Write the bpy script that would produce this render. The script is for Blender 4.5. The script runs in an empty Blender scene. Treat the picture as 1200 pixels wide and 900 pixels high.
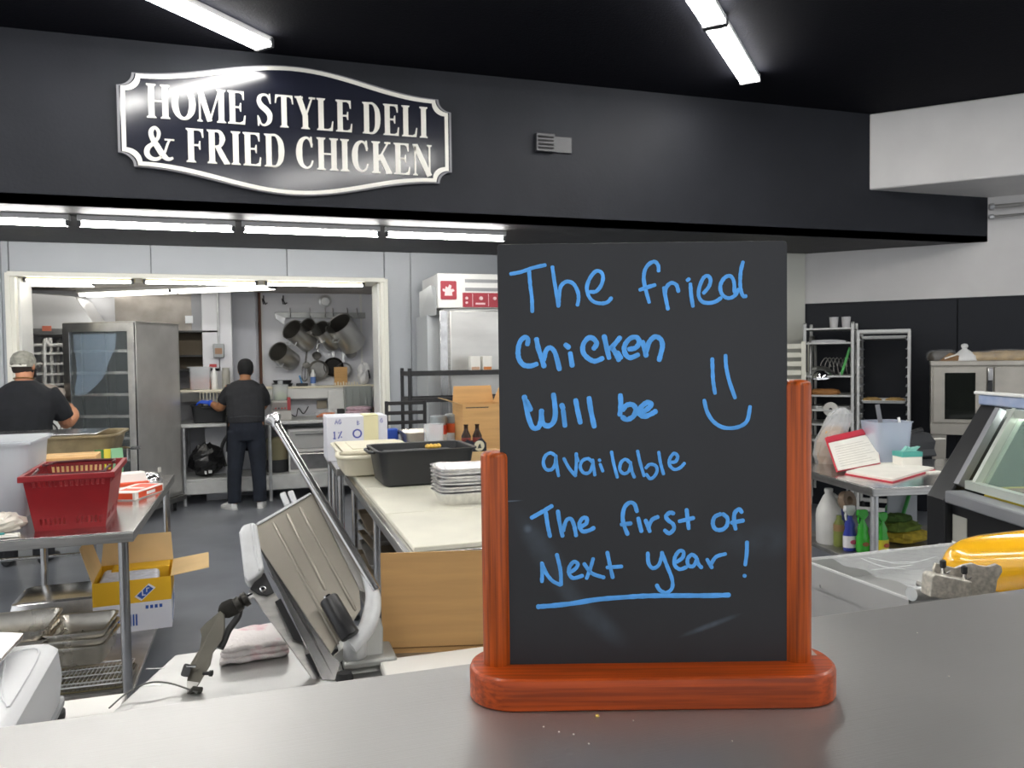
import bpy, bmesh, math, random
from mathutils import Vector, Matrix
random.seed(7)
PI = math.pi
S = bpy.context.scene
C = S.collection
# ------------------------------------------------------------------ camera
EYE = Vector((0, 0, 1.6)); FPX = 925.0
_ps, _th, _ro = math.radians(17.8), math.radians(1.95), math.radians(.75)
FW = Vector((math.sin(_ps)*math.cos(_th), math.cos(_ps)*math.cos(_th), -math.sin(_th)))
_R0 = Vector((math.cos(_ps), -math.sin(_ps), 0)); _U0 = _R0.cross(FW)
RT = _R0*math.cos(_ro) - _U0*math.sin(_ro)
UP = _U0*math.cos(_ro) + _R0*math.sin(_ro)
cd = bpy.data.cameras.new('camera'); co = bpy.data.objects.new('camera', cd); C.objects.link(co)
m = Matrix((RT, UP, -FW)).transposed().to_4x4(); m.translation = EYE
co.matrix_world = m
cd.sensor_fit = 'HORIZONTAL'; cd.sensor_width = 36; cd.lens = FPX/1200*36
cd.clip_start = .02; cd.clip_end = 100
cd.dof.use_dof = True; cd.dof.focus_distance = .62; cd.dof.aperture_fstop = 45
S.camera = co
# ------------------------------------------------------------------ world, exposure
w = bpy.data.worlds.new('world'); S.world = w; w.use_nodes = True
bg = w.node_tree.nodes['Background']
bg.inputs[0].default_value = (.93, .96, 1, 1); bg.inputs[1].default_value = .6
S.view_settings.view_transform = 'Standard'; S.view_settings.look = 'None'
S.view_settings.gamma = 1; S.view_settings.use_curve_mapping = False
S.view_settings.exposure = 1.05
TUBE = 24.0       # emission of the shop's fluorescent tubes
KTUBE = 13.0      # kitchen
# ------------------------------------------------------------------ pixel -> place helpers (1200x900 frame)
def ray(x, y): return FW + RT*((x-600)/FPX) + UP*((450-y)/FPX)
def at(x, y, D): return EYE + ray(x, y)*D
def on(ax, v, x, y):
    r = ray(x, y); return EYE + r*((v-EYE[ax])/r[ax])
def oz(z, x, y): return on(2, z, x, y)
def oy(Y, x, y): return on(1, Y, x, y)
def onp(p, n, x, y):
    r = ray(x, y); return EYE + r*((p-EYE).dot(n)/r.dot(n))
# ------------------------------------------------------------------ materials
MATS = {}
def mat(name, col, rough=.5, metal=0, var=.0, scale=8, bump=0, bscale=60, stretch=None, emit=0, alpha=1, trans=0, coat=0, spec=None, ior=None, col2=None):
    if name in MATS: return MATS[name]
    M = bpy.data.materials.new(name); M.use_nodes = True; nt = M.node_tree; N = nt.nodes; L = nt.links
    b = N['Principled BSDF']
    b.inputs['Base Color'].default_value = (*col, 1); b.inputs['Roughness'].default_value = rough
    b.inputs['Metallic'].default_value = metal
    if spec is not None: b.inputs['Specular IOR Level'].default_value = spec
    if ior: b.inputs['IOR'].default_value = ior
    if coat: b.inputs['Coat Weight'].default_value = coat; b.inputs['Coat Roughness'].default_value = .08
    if alpha < 1: b.inputs['Alpha'].default_value = alpha
    if trans: b.inputs['Transmission Weight'].default_value = trans
    if emit: b.inputs['Emission Color'].default_value = (*col, 1); b.inputs['Emission Strength'].default_value = emit
    if var or bump:
        tc = N.new('ShaderNodeTexCoord'); mp = N.new('ShaderNodeMapping'); L.new(tc.outputs['Object'], mp.inputs[0])
        if stretch: mp.inputs['Scale'].default_value = stretch
    if var or col2:
        n = N.new('ShaderNodeTexNoise'); n.inputs['Scale'].default_value = scale; n.inputs['Detail'].default_value = 5
        L.new(mp.outputs[0], n.inputs['Vector'])
        mx = N.new('ShaderNodeMix'); mx.data_type = 'RGBA'
        c2 = col2 or tuple(max(0, c*(1-var)) for c in col)
        c1 = col if col2 else tuple(min(1, c*(1+var*.5)) for c in col)
        mx.inputs[6].default_value = (*c1, 1); mx.inputs[7].default_value = (*c2, 1)
        rp = N.new('ShaderNodeMapRange'); rp.inputs[1].default_value = .35; rp.inputs[2].default_value = .65
        L.new(n.outputs['Fac'], rp.inputs[0]); L.new(rp.outputs[0], mx.inputs[0]); L.new(mx.outputs[2], b.inputs['Base Color'])
        if metal > .5:
            rr = N.new('ShaderNodeMapRange'); rr.inputs[3].default_value = rough*.8; rr.inputs[4].default_value = min(1, rough*1.35)
            L.new(n.outputs['Fac'], rr.inputs[0]); L.new(rr.outputs[0], b.inputs['Roughness'])
    if bump:
        n2 = N.new('ShaderNodeTexNoise'); n2.inputs['Scale'].default_value = bscale; n2.inputs['Detail'].default_value = 4
        L.new(mp.outputs[0], n2.inputs['Vector'])
        bp = N.new('ShaderNodeBump'); bp.inputs['Strength'].default_value = bump; bp.inputs['Distance'].default_value = .01
        L.new(n2.outputs['Fac'], bp.inputs['Height']); L.new(bp.outputs[0], b.inputs['Normal'])
    MATS[name] = M
    return M
def srgb(h):
    r = []
    for i in (0, 2, 4):
        c = int(h[i:i+2], 16)/255
        r.append(c/12.92 if c <= .04045 else ((c+.055)/1.055)**2.4)
    return tuple(r)
STEEL = mat('brushed_steel', (.50, .49, .47), .32, 1, var=.22, scale=5, bump=.03, bscale=90, stretch=(1, 1, 12))
STEELD = mat('dull_steel', (.40, .39, .37), .4, 1, var=.25, scale=7)
STEELP = mat('polished_steel', (.62, .61, .6), .18, 1, var=.15, scale=9)
STEELW = mat('warm_pan_steel', (.58, .55, .49), .26, 1, var=.16, scale=9)
ALU = mat('cast_aluminium', (.62, .63, .64), .42, .75, var=.12, scale=14)
CHROME = mat('chrome', (.75, .75, .76), .1, 1)
BLACKM = mat('black_metal', (.016, .016, .017), .45)
BLACKP = mat('black_plastic', (.022, .023, .025), .42, var=.1)
DARK = mat('dark_void', (.008, .008, .009), .8)
WHITEP = mat('white_plastic', (.78, .78, .76), .4, var=.06)
WHITEM = mat('white_enamel', (.74, .74, .72), .35)
CREAM = mat('cream_plastic', srgb('e6dfc8'), .45, var=.05)
CARD = mat('cardboard', srgb('cda26a'), .85, var=.1, scale=3, bump=.05, bscale=40, stretch=(1, 1, 12))
CARDL = mat('light_cardboard', srgb('d6b684'), .85, var=.1, scale=4)
RUBBER = mat('rubber', (.012, .012, .013), .7)
RED = mat('red_plastic', srgb('8c0f17'), .42, var=.08, scale=10)
FOIL = mat('foil', (.82, .82, .82), .22, 1, var=.12, scale=40, bump=.25, bscale=120)
PAPER = mat('paper', srgb('efece2'), .8, var=.05)
CLEARP = mat('clear_plastic', (.86, .9, .93), .12, alpha=.33, spec=.6)
FROST = mat('frosted_plastic', (.78, .82, .86), .3, alpha=.45)
FILM = mat('cling_film', (.93, .95, .97), .08, alpha=.14, spec=.8, bump=.6, bscale=35)
GLASS = mat('glass_pane', (.7, .78, .78), .03, alpha=.22, spec=.8)
# ------------------------------------------------------------------ mesh builder
class B:
    def __init__(s): s.v = []; s.f = []; s.mi = []; s.cur = 0
    def add(s, vs, fs):
        n = len(s.v); s.v += [Vector(v) for v in vs]
        for f in fs: s.f.append([n+i for i in f]); s.mi.append(s.cur)
        return s
    def box(s, x0, y0, z0, x1, y1, z1):
        x0, x1 = sorted((x0, x1)); y0, y1 = sorted((y0, y1)); z0, z1 = sorted((z0, z1))
        return s.add([(x0,y0,z0),(x1,y0,z0),(x1,y1,z0),(x0,y1,z0),(x0,y0,z1),(x1,y0,z1),(x1,y1,z1),(x0,y1,z1)],
                     [(3,2,1,0),(4,5,6,7),(0,1,5,4),(1,2,6,5),(2,3,7,6),(3,0,4,7)])
    def bar(s, a, b, wx, wz, up=(0, 0, 1)):
        a, b = Vector(a), Vector(b); d = (b-a).normalized(); u = Vector(up)
        if abs(d.dot(u)) > .95: u = Vector((0, 1, 0))
        x = d.cross(u).normalized()*wx/2; z = x.cross(d).normalized()*wz/2
        vs = [a-x-z, a+x-z, a+x+z, a-x+z, b-x-z, b+x-z, b+x+z, b-x+z]
        return s.add(vs, [(0,1,2,3),(7,6,5,4),(0,4,5,1),(1,5,6,2),(2,6,7,3),(3,7,4,0)])
    def rings(s, rs, cap=True, closed=False):
        n = len(rs[0]); vs = [v for r in rs for v in r]; fs = []
        k = len(rs)
        for i in range(k if closed else k-1):
            a = i*n; b = ((i+1) % k)*n
            for j in range(n): fs.append((a+j, a+(j+1) % n, b+(j+1) % n, b+j))
        if cap and not closed: fs.append(tuple(range(n))[::-1]); fs.append(tuple((k-1)*n+j for j in range(n)))
        return s.add(vs, fs)
    def tube(s, pts, r, seg=8, cap=True, flat=None, flatn=None, closed=False):
        pts = [Vector(p) for p in pts]; rs = []; n = len(pts)
        rr = r if isinstance(r, (list, tuple)) else [r]*n
        prev = None
        for i, p in enumerate(pts):
            if closed: d = pts[(i+1) % n]-pts[i-1]
            else: d = pts[min(i+1, n-1)]-pts[max(i-1, 0)]
            d = d.normalized() if d.length > 1e-9 else Vector((0, 0, 1))
            if flatn is not None: z = Vector(flatn).normalized(); x = d.cross(z).normalized()
            else:
                if prev is None:
                    u = Vector((0, 0, 1)) if abs(d.z) < .9 else Vector((1, 0, 0))
                    x = d.cross(u).normalized()
                else:
                    x = (prev - d*prev.dot(d)).normalized()
                prev = x; z = x.cross(d).normalized()
            fz = rr[i] if flat is None else flat
            rs.append([p + x*math.cos(2*PI*j/seg)*rr[i] + z*math.sin(2*PI*j/seg)*fz for j in range(seg)])
        return s.rings(rs, cap, closed)
    def lathe(s, prof, c=(0, 0, 0), axis=(0, 0, 1), seg=20, cap=True, sx=1, sy=1):
        c = Vector(c); a = Vector(axis).normalized()
        u = Vector((1, 0, 0)) if abs(a.x) < .9 else Vector((0, 1, 0))
        y = a.cross(u).normalized(); x = y.cross(a)
        return s.rings([[c + a*h + x*math.cos(2*PI*j/seg)*r*sx + y*math.sin(2*PI*j/seg)*r*sy for j in range(seg)] for r, h in prof], cap)
    def prism(s, poly, vec, hole=None):
        vec = Vector(vec); p = [Vector(q) for q in poly]; n = len(p)
        s.add(p + [q+vec for q in p], [tuple(range(n))[::-1], tuple(n+i for i in range(n))] + [(i, (i+1) % n, n+(i+1) % n, n+i) for i in range(n)])
        return s
    def frame(s, outer, inner, vec):      # ring prism: outer and inner loops with same count
        vec = Vector(vec); o = [Vector(q) for q in outer]; i_ = [Vector(q) for q in inner]; n = len(o)
        vs = o + i_ + [q+vec for q in o] + [q+vec for q in i_]; fs = []
        for k in range(n):
            q = (k+1) % n
            fs += [(k, q, n+q, n+k), (2*n+k, 3*n+k, 3*n+q, 2*n+q), (k, 2*n+k, 2*n+q, q), (n+k, n+q, 3*n+q, 3*n+k)]
        return s.add(vs, fs)
    def tub(s, L, W, H, t=.004, taper=.9, rim=.012, r=.03, z=0, zin=None):  # open container centred on x,y
        def loop(l, w_, zz, rad):
            o = []
            for cx, cy, a0 in ((l/2-rad, w_/2-rad, 0), (-l/2+rad, w_/2-rad, 90), (-l/2+rad, -w_/2+rad, 180), (l/2-rad, -w_/2+rad, 270)):
                for k in range(4):
                    a = math.radians(a0+k*30); o.append(Vector((cx+rad*math.cos(a), cy+rad*math.sin(a), zz)))
            return o
        rs = [loop(L*taper*.9, W*taper*.9, z, r*.6), loop(L*taper, W*taper, z+H*.06, r), loop(L, W, z+H-rim*.6, r), loop(L+2*rim, W+2*rim, z+H-rim*.6, r+rim),
              loop(L+2*rim, W+2*rim, z+H, r+rim), loop(L, W, z+H, r), loop(L-2*t, W-2*t, z+H-.003, r), loop(L*taper-2*t, W*taper-2*t, z+H*.06+t, r), loop(L*taper*.9, W*taper*.9, z+t*1.5, r*.6)]
        return s.rings(rs, True)
def obj(name, b, material, parent=None, smooth=30, bevel=0, world=True, bseg=2):
    me = bpy.data.meshes.new(name)
    vs = b.v
    if parent is not None and world:
        mi = WM[parent.name].inverted(); vs = [mi @ v for v in vs]
    me.from_pydata([tuple(v) for v in vs], [], b.f)
    ms = material if isinstance(material, (list, tuple)) else [material]
    for q in ms: me.materials.append(q)
    if len(ms) > 1: me.polygons.foreach_set('material_index', b.mi)
    bm = bmesh.new(); bm.from_mesh(me); bmesh.ops.recalc_face_normals(bm, faces=bm.faces); bm.to_mesh(me); bm.free()
    me.update()
    if smooth:
        me.shade_smooth(); me.set_sharp_from_angle(angle=math.radians(smooth))
    o = bpy.data.objects.new(name, me); C.objects.link(o)
    if parent is not None: o.parent = parent; WM[o.name] = WM[parent.name].copy()
    else: WM[o.name] = Matrix.Identity(4)
    if bevel:
        md = o.modifiers.new('bevel', 'BEVEL'); md.width = bevel; md.segments = bseg; md.limit_method = 'ANGLE'; md.angle_limit = math.radians(40)
    return o
WM = {}
def thing(name, label, cat, loc=(0, 0, 0), rz=0, group=None):
    o = bpy.data.objects.new(name, None); C.objects.link(o); o.empty_display_size = .05
    o.location = loc; o.rotation_euler = (0, 0, rz); o['label'] = label; o['category'] = cat
    if group: o['group'] = group
    WM[o.name] = Matrix.Translation(Vector(loc)) @ Matrix.Rotation(rz, 4, 'Z')
    return o
def tag(o, label, cat, group=None, kind=None):
    o['label'] = label; o['category'] = cat
    if group: o['group'] = group
    if kind: o['kind'] = kind
    return o
def solo(name, b, material, label, cat, group=None, loc=None, **k):   # thing that is one mesh, origin at base
    if loc is None:
        xs = [v.x for v in b.v]; ys = [v.y for v in b.v]; zs = [v.z for v in b.v]
        loc = Vector(((min(xs)+max(xs))/2, (min(ys)+max(ys))/2, min(zs))); b.v = [v-loc for v in b.v]
    o = obj(name, b, material, **k); o.location = loc; WM[o.name] = Matrix.Translation(loc)
    return tag(o, label, cat, group)
def struct(name, b, material, parent=None, **k):
    o = obj(name, b, material, parent, **k)
    if parent is None: o['kind'] = 'structure'
    return o
def dup(root, loc=None, rz=None, label=None, group=None, scale=None):
    r = root.copy(); C.objects.link(r)
    if loc is not None: r.location = loc
    if rz is not None: r.rotation_euler = (0, 0, rz)
    if scale is not None: r.scale = scale
    if label: r['label'] = label
    if group: r['group'] = group
    WM[r.name] = Matrix.Translation(r.location) @ Matrix.Rotation(r.rotation_euler[2], 4, 'Z')
    for ch in list(root.children):
        c = ch.copy(); C.objects.link(c); c.parent = r
        for g in ch.children:
            d = g.copy(); C.objects.link(d); d.parent = c
    return r
def cat_rom(p, k=6):
    p = [Vector(q) for q in p]
    if len(p) < 3: return p
    o = []
    for i in range(len(p)-1):
        a = p[max(i-1, 0)]; b = p[i]; c = p[i+1]; d = p[min(i+2, len(p)-1)]
        for j in range(k):
            t = j/k
            o.append(.5*((2*b)+(c-a)*t+(2*a-5*b+4*c-d)*t*t+(-a+3*b-3*c+d)*t**3))
    o.append(p[-1]); return o
# ================================================================== SETTING
YS, ZS, ZT = 5.86, 2.65, 3.75       # soffit face, its underside, shop ceiling
YW, ZB, ZO = 7.8, 2.12, 2.362       # grey wall, top of wainscot, opening head
YK, ZK = 10.1, 2.42                 # kitchen back wall and ceiling
KD = 12.56; KB = 11.16; ZBK = 3.07  # right wall x+y, bulkhead x+y, bulkhead underside
FLOORM = mat('grey_vinyl_floor', srgb('7b7f86'), .3, var=.16, scale=2.2, bump=.02, bscale=300)
BLK = mat('black_painted_wall', srgb('212329'), .6, spec=.25, var=.12, scale=3, bump=.12, bscale=45)
BLKC = mat('black_ceiling', srgb('0d0e16'), .85, spec=.12, bump=.3, bscale=70)
GREYW = mat('grey_wall_panel', srgb('aeb2b6'), .42, var=.05, scale=1.5)
WHW = mat('white_wall', srgb('dcdad8'), .6, var=.04, scale=3)
KWH = mat('kitchen_wall_panel', srgb('d2d3d8'), .4, var=.05, scale=2)
KCE = mat('kitchen_ceiling', srgb('b5aea6'), .6, var=.06)
TRIM = mat('cream_trim', srgb('e4e2d6'), .4)
NAVY = mat('black_wall_panel', srgb('1a1d24'), .42, spec=.25, var=.1, scale=2)
struct('floor', B().box(-7, -4, -.05, 9, 12, 0), FLOORM)
cb = struct('ceiling', B().box(-7, -4, ZT, 9, YS+.2, ZT+.1), BLKC)
# soffit: dark face and underside, runs the whole width, ends on the angled wall
b = B().box(-7, YS, ZS, KD-YS, YS+.12, ZT)
so = struct('wall_soffit', b, BLK, smooth=0)
b = B().prism([(-7, YS, ZS), (KD-YS, YS, ZS), (KD-YW-.1, YW+.1, ZS), (-7, YW+.1, ZS)], (0, 0, .05))
struct('soffit_underside', b, mat('soffit_underside', srgb('2c2a2c'), .6, var=.25, scale=6, bump=.4, bscale=30), so)
# grey back wall built of 1.22 m panels with recessed joints
wb = struct('wall_back', B().box(-7, YW+.012, 0, -2.02, YW+.5, ZS).box(1.2, YW+.012, 0, 6.3, YW+.5, ZS).box(-2.02, YW+.012, ZO, 1.2, YW+.5, ZS), mat('joint_grey', srgb('8e9092'), .6))
x = -5.62
def panel(x0, x1, z0, z1):
    struct('wall_panel', B().box(x0+.004, YW, z0, x1-.004, YW+.012, z1), GREYW, wb, bevel=.003)
while x < 4.76:
    x1 = min(x+1.18, 6.1)
    if x1 <= -2.02 or x >= 1.2: panel(x, x1, 0, ZS)
    elif x < -2.02: panel(x, -2.02, 0, ZS); panel(-2.02, x1, ZO, ZS)
    elif x1 > 1.2: panel(x, 1.2, ZO, ZS); panel(1.2, x1, 0, ZS)
    else: panel(x, x1, ZO, ZS)
    x = x1
# opening casings
for i, (xa, xb, xc) in enumerate(((-2.02, -1.975, -1.93), (1.2, 1.155, 1.04))):
    t = struct('trim_%d' % (i+1), B().box(xa, YW-.02, 0, xb, YW+.5, ZO), TRIM, bevel=.004)
    s_ = 1 if i == 0 else -1
    struct('casing', B().box(xb, YW+.06, 0, xb+s_*.018, YW+.44, ZO-.02), WHITEM, t)
    struct('corner_bead', B().box(xa-s_*.03, YW-.032, 0, xa+s_*.012, YW-.005, ZO+.02), TRIM, t, bevel=.004)
t = struct('trim_3', B().box(-2.02, YW-.02, ZO-.006, 1.2, YW+.5, ZO), TRIM, bevel=.004)
struct('corner_bead', B().box(-2.03, YW-.034, ZO-.012, 1.2, YW-.012, ZO+.03), TRIM, t, bevel=.004)
# angled right wall: white above, black panels below
dg = Vector((-1, 1, 0)).normalized(); nd = Vector((1, 1, 0)).normalized()
P0 = Vector((KD-YW-.3, YW+.3, 0)); 
def dwall(s0, s1, z0, z1, d0, d1):       # box along the diagonal wall; s from corner toward the viewer, d outwards (into the room negative)
    a = P0 - dg*s0; c = P0 - dg*s1
    return B().prism([a+nd*d0+Vector((0,0,z0)), c+nd*d0+Vector((0,0,z0)), c+nd*d1+Vector((0,0,z0)), a+nd*d1+Vector((0,0,z0))], (0, 0, z1-z0))
wr = struct('wall_right', dwall(0, 8, ZB, ZT, 0, .2), WHW)
struct('backing', dwall(0, 8, 0, ZB, .014, .2), DARK, wr)
s_ = .35
for w_ in (.12, 1.0, 1.45, 1.22, 1.22, 1.22, 1.22):
    struct('wainscot_panel', dwall(s_+.004, s_+w_-.004, 0, ZB-.012, 0, .014), NAVY, wr, bevel=.003); s_ += w_
struct('top_rail', dwall(0, 8, ZB-.012, ZB+.003, -.006, .02), NAVY, wr)
# white bulkhead under the ceiling
a = Vector((KB-YS, YS, 0)); c = a - dg*5.5
bk = struct('wall_bulkhead', B().prism([a+Vector((0,0,ZBK)), c+Vector((0,0,ZBK)), c+nd*1.0+Vector((0,0,ZBK)), a+nd*1.0-dg*.99*.0+Vector((0,0,ZBK))], (0, 0, ZT-ZBK)), WHW, bevel=.015)
# pipes under the bulkhead
pp = thing('conduit_pipes', 'thin grey pipes running along white wall under the bulkhead', 'pipes', (6.4, 5.9, 2.9))
for (k, zz, r_) in ((-.12, 2.96, .018), (-.09, 2.87, .013)):
    p0 = Vector(((KD-5.86), 5.86, zz)) + nd*k; obj('pipe', B().tube([p0, p0-dg*2.4], r_, 10), STEEL, pp)
    obj('end_fitting', B().lathe([(r_*1.1, 0), (r_*1.9, .01), (r_*1.9, .04), (r_*1.1, .05)], p0, -dg, 12), ALU, pp)
# column where the walls meet
cx0 = oy(7.0, 925, 350).x; cx1 = oy(7.0, 944, 350).x
struct('wall_column', B().box(cx0-.6, 7.0, 0, cx1, 7.85, ZS), mat('column_cream', srgb('cfcfc4'), .5), bevel=.01)
# kitchen shell
struct('wall_kitchen', B().box(-4.2, YK, 0, 1.6, YK+.1, ZK), KWH)
wk = bpy.data.objects['wall_kitchen']
for xx in (.05, 1.25): struct('seam_strip', B().box(xx-.012, YK-.006, 1.4, xx+.012, YK, ZK), WHITEM, wk)
struct('ceiling_kitchen', B().box(-4.2, YW+.3, ZK, 1.6, YK+.1, ZK+.06), KCE)
struct('wall_kitchen_left', B().box(-4.3, YW+.5, 0, -4.2, YK+.1, ZK), KWH)
struct('wall_kitchen_right', B().box(1.5, YW+.5, 0, 1.6, YK+.1, ZK), KWH)
# brown pipe + boxed-in pillar on the kitchen wall
pl = struct('pillar_white', B().box(-.60, YK-.45, 0, -.28, YK, ZK), KWH, bevel=.005)
struct('grey_face', B().box(-.28, YK-.2, 0, -.02, YK, ZK), mat('kitchen_grey', srgb('a9abb2'), .5), pl)
# ------------------------------------------------------------------ lamps
TUBEM = mat('fluorescent_tube', (1, .985, .95), .5, emit=TUBE)
KTUBEM = mat('kitchen_tube', (1, .97, .9), .5, emit=KTUBE)
FIXM = mat('dark_fixture', (.05, .05, .055), .4); FIXW = mat('white_fixture', (.6, .6, .6), .4)
def strip(label, a, b_, group, mt=None, n=2, L=1.2, sep=.055, r=.017, hous=.13, hm=None, emit_z=-.055, end_gap=.02, cat='ceiling light', low=False):
    """twin-tube strip light from a towards b_, n tube lengths"""
    a = Vector(a); b_ = Vector(b_); d = (b_-a).normalized(); side = d.cross(Vector((0, 0, 1)))
    t = thing('strip_light', label, cat, a, 0, group)
    tot = n*L
    obj('housing', B().bar(a-Vector((0,0,.02)), a+d*tot-Vector((0,0,.02)), hous, .04), hm or FIXW, t, bevel=.004)
    for k in range(n):
        p = a+d*(k*L+end_gap); q = a+d*((k+1)*L-end_gap)
        for s__ in ((-1, 1) if sep else (0,)):
            o = Vector((0, 0, emit_z))+side*sep*s__
            obj('tube', B().tube([p+o, q+o], r, 8), mt or TUBEM, t)
        for e in (p, q):
            obj('lamp_holder', B().box(-.012, -(sep+.02), -.05, .012, sep+.02, .02).__class__().bar(e-d*.012+Vector((0,0,emit_z+.01)), e+d*.012+Vector((0,0,emit_z+.01)), 2*(sep+.022), .06), FIXM, t)
    return t
G1 = 'double strip lights on the black ceiling'
dd = Vector((-1, -1, 0)).normalized()
zc = ZT-.0
la = Vector((.10, 5.60, zc)); lb = Vector((3.66, 5.29, zc))
strip('double fluorescent strip on black ceiling above the deli sign', la, la+dd, G1, n=2)
strip('double fluorescent strip on black ceiling above the chalkboard', lb, lb+dd, G1, n=2)
for st, k in ((la, 1), (lb, 1), (la, 2), (lb, 2), (lb+Vector((1.93,-1.93,0)), 0), (lb+Vector((1.93,-1.93,0)), 1), (lb+Vector((1.93,-1.93,0)), 2), (la+Vector((-1.93,1.6,0))*1.0+dd*1.9, 0), (la+Vector((-1.93,1.6,0))+dd*1.9, 1)):
    p = st+dd*(2.6*k) if k or True else st
    nst = globals().get('nst', 0)+1; strip('double fluorescent strip on black ceiling behind the viewer, '+['first','second','third','fourth','fifth','sixth','seventh','eighth','ninth'][nst-1]+' out over the shop floor', p, p+dd, G1, n=2)
# under the soffit
G2 = 'single tube lights in a row under the soffit'
xs = [(-2.45, -1.25), (-1.2, -.14), (-.095, .945), (.985, 1.99)]
labs = ['bare fluorescent tube under black soffit, cut by the left frame edge', 'bare fluorescent tube under black soffit below HOME, second in the row', 'bare fluorescent tube under black soffit, third in the row', 'bare fluorescent tube under black soffit nearest the chalkboard']
for (x0, x1), lb_ in zip(xs, labs):
    strip(lb_, (x0, 6.33, ZS), (x1, 6.33, ZS), G2, n=1, L=x1-x0, sep=0, r=.022, hous=.07, emit_z=-.06, end_gap=.015)
# kitchen lamps
G3 = 'tube lights along the kitchen opening head'
KF = mat('brass_cream_fixture', srgb('cfc39a'), .4)
for (x0, x1), lb_ in zip(((-1.95, -1.05), (-.99, .02), (.07, 1.03)), ('left', 'middle', 'right')):
    strip('white fluorescent tube just inside the kitchen opening head, '+lb_+' of three', (x0, 7.92, ZO), (x1, 7.92, ZO), G3, KTUBEM, n=1, L=x1-x0, sep=0, r=.018, hous=.03, hm=KF, emit_z=-.03)
G4 = 'wide lamps on the kitchen ceiling'
KTUBE2 = mat('kitchen_ceiling_tube', (1, .97, .9), .5, emit=2.0)
t = strip('wide white diffuser lamp running diagonally across the kitchen ceiling', (.17, 8.66, ZK), (-1.95, 10.05, ZK), G4, KTUBE2, n=2, L=1.22, sep=.05, r=.03, hous=.2, hm=WHITEM, emit_z=-.05)
t = strip('short wide lamp on kitchen ceiling beside the left jamb', (-1.5, 8.62, ZK), (-2.6, 8.62, ZK), G4, KTUBE2, n=1, L=1.1, sep=.05, r=.03, hous=.2, hm=WHITEM, emit_z=-.05)
# ------------------------------------------------------------------ front counter
CT = mat('counter_steel', (.43, .425, .415), .33, .8, var=.03, scale=2.5, bump=.015, bscale=240)
def counter_material():
    nt = CT.node_tree; N = nt.nodes; L = nt.links; b = N['Principled BSDF']
    tc = N.new('ShaderNodeTexCoord'); mp = N.new('ShaderNodeMapping'); mp.inputs['Scale'].default_value = (3, 220, 1); mp.inputs['Rotation'].default_value = (0, 0, .1)
    L.new(tc.outputs['Object'], mp.inputs[0])
    n = N.new('ShaderNodeTexNoise'); n.inputs['Scale'].default_value = 3; n.inputs['Detail'].default_value = 6; L.new(mp.outputs[0], n.inputs['Vector'])
    bp = N.new('ShaderNodeBump'); bp.inputs['Strength'].default_value = .12; bp.inputs['Distance'].default_value = .002
    L.new(n.outputs['Fac'], bp.inputs['Height'])
    L.new(b.inputs['Normal'].links[0].from_socket, bp.inputs['Normal']); L.new(bp.outputs[0], b.inputs['Normal'])
counter_material()
YC, ZC = .645, 1.34
fc = thing('deli_counter', 'brushed stainless steel counter top carrying the chalkboard stand', 'counter', (0, .3, 0))
obj('worktop', B().box(-1.4, -.25, ZC-.035, 2.2, YC, ZC), CT, fc, bevel=.003, bseg=3)
obj('body', B().box(-1.38, -.1, .05, 2.18, YC-.03, ZC-.035), STEELD, fc)
# oval water mark and crumbs
for i, (px, py) in enumerate(((700, 840), (637, 852), (655, 858), (672, 861), (742, 845), (690, 872), (1112, 793), (1075, 742), (858, 869))):
    p = oz(ZC, px, py); r = .0016 if i == 0 else .0007
    solo('crumb', B().lathe([(r*.3, 0), (r, r*.3), (r*.8, r*.9), (r*.2, r*1.1)], p, seg=7), PAPER if i else mat('crumb_yellow', srgb('e0c060'), .8), 'tiny pale crumb lying on the steel counter' if i else 'largest pale yellow crumb on counter below the chalkboard base', 'crumb', 'crumbs on the counter')
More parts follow.
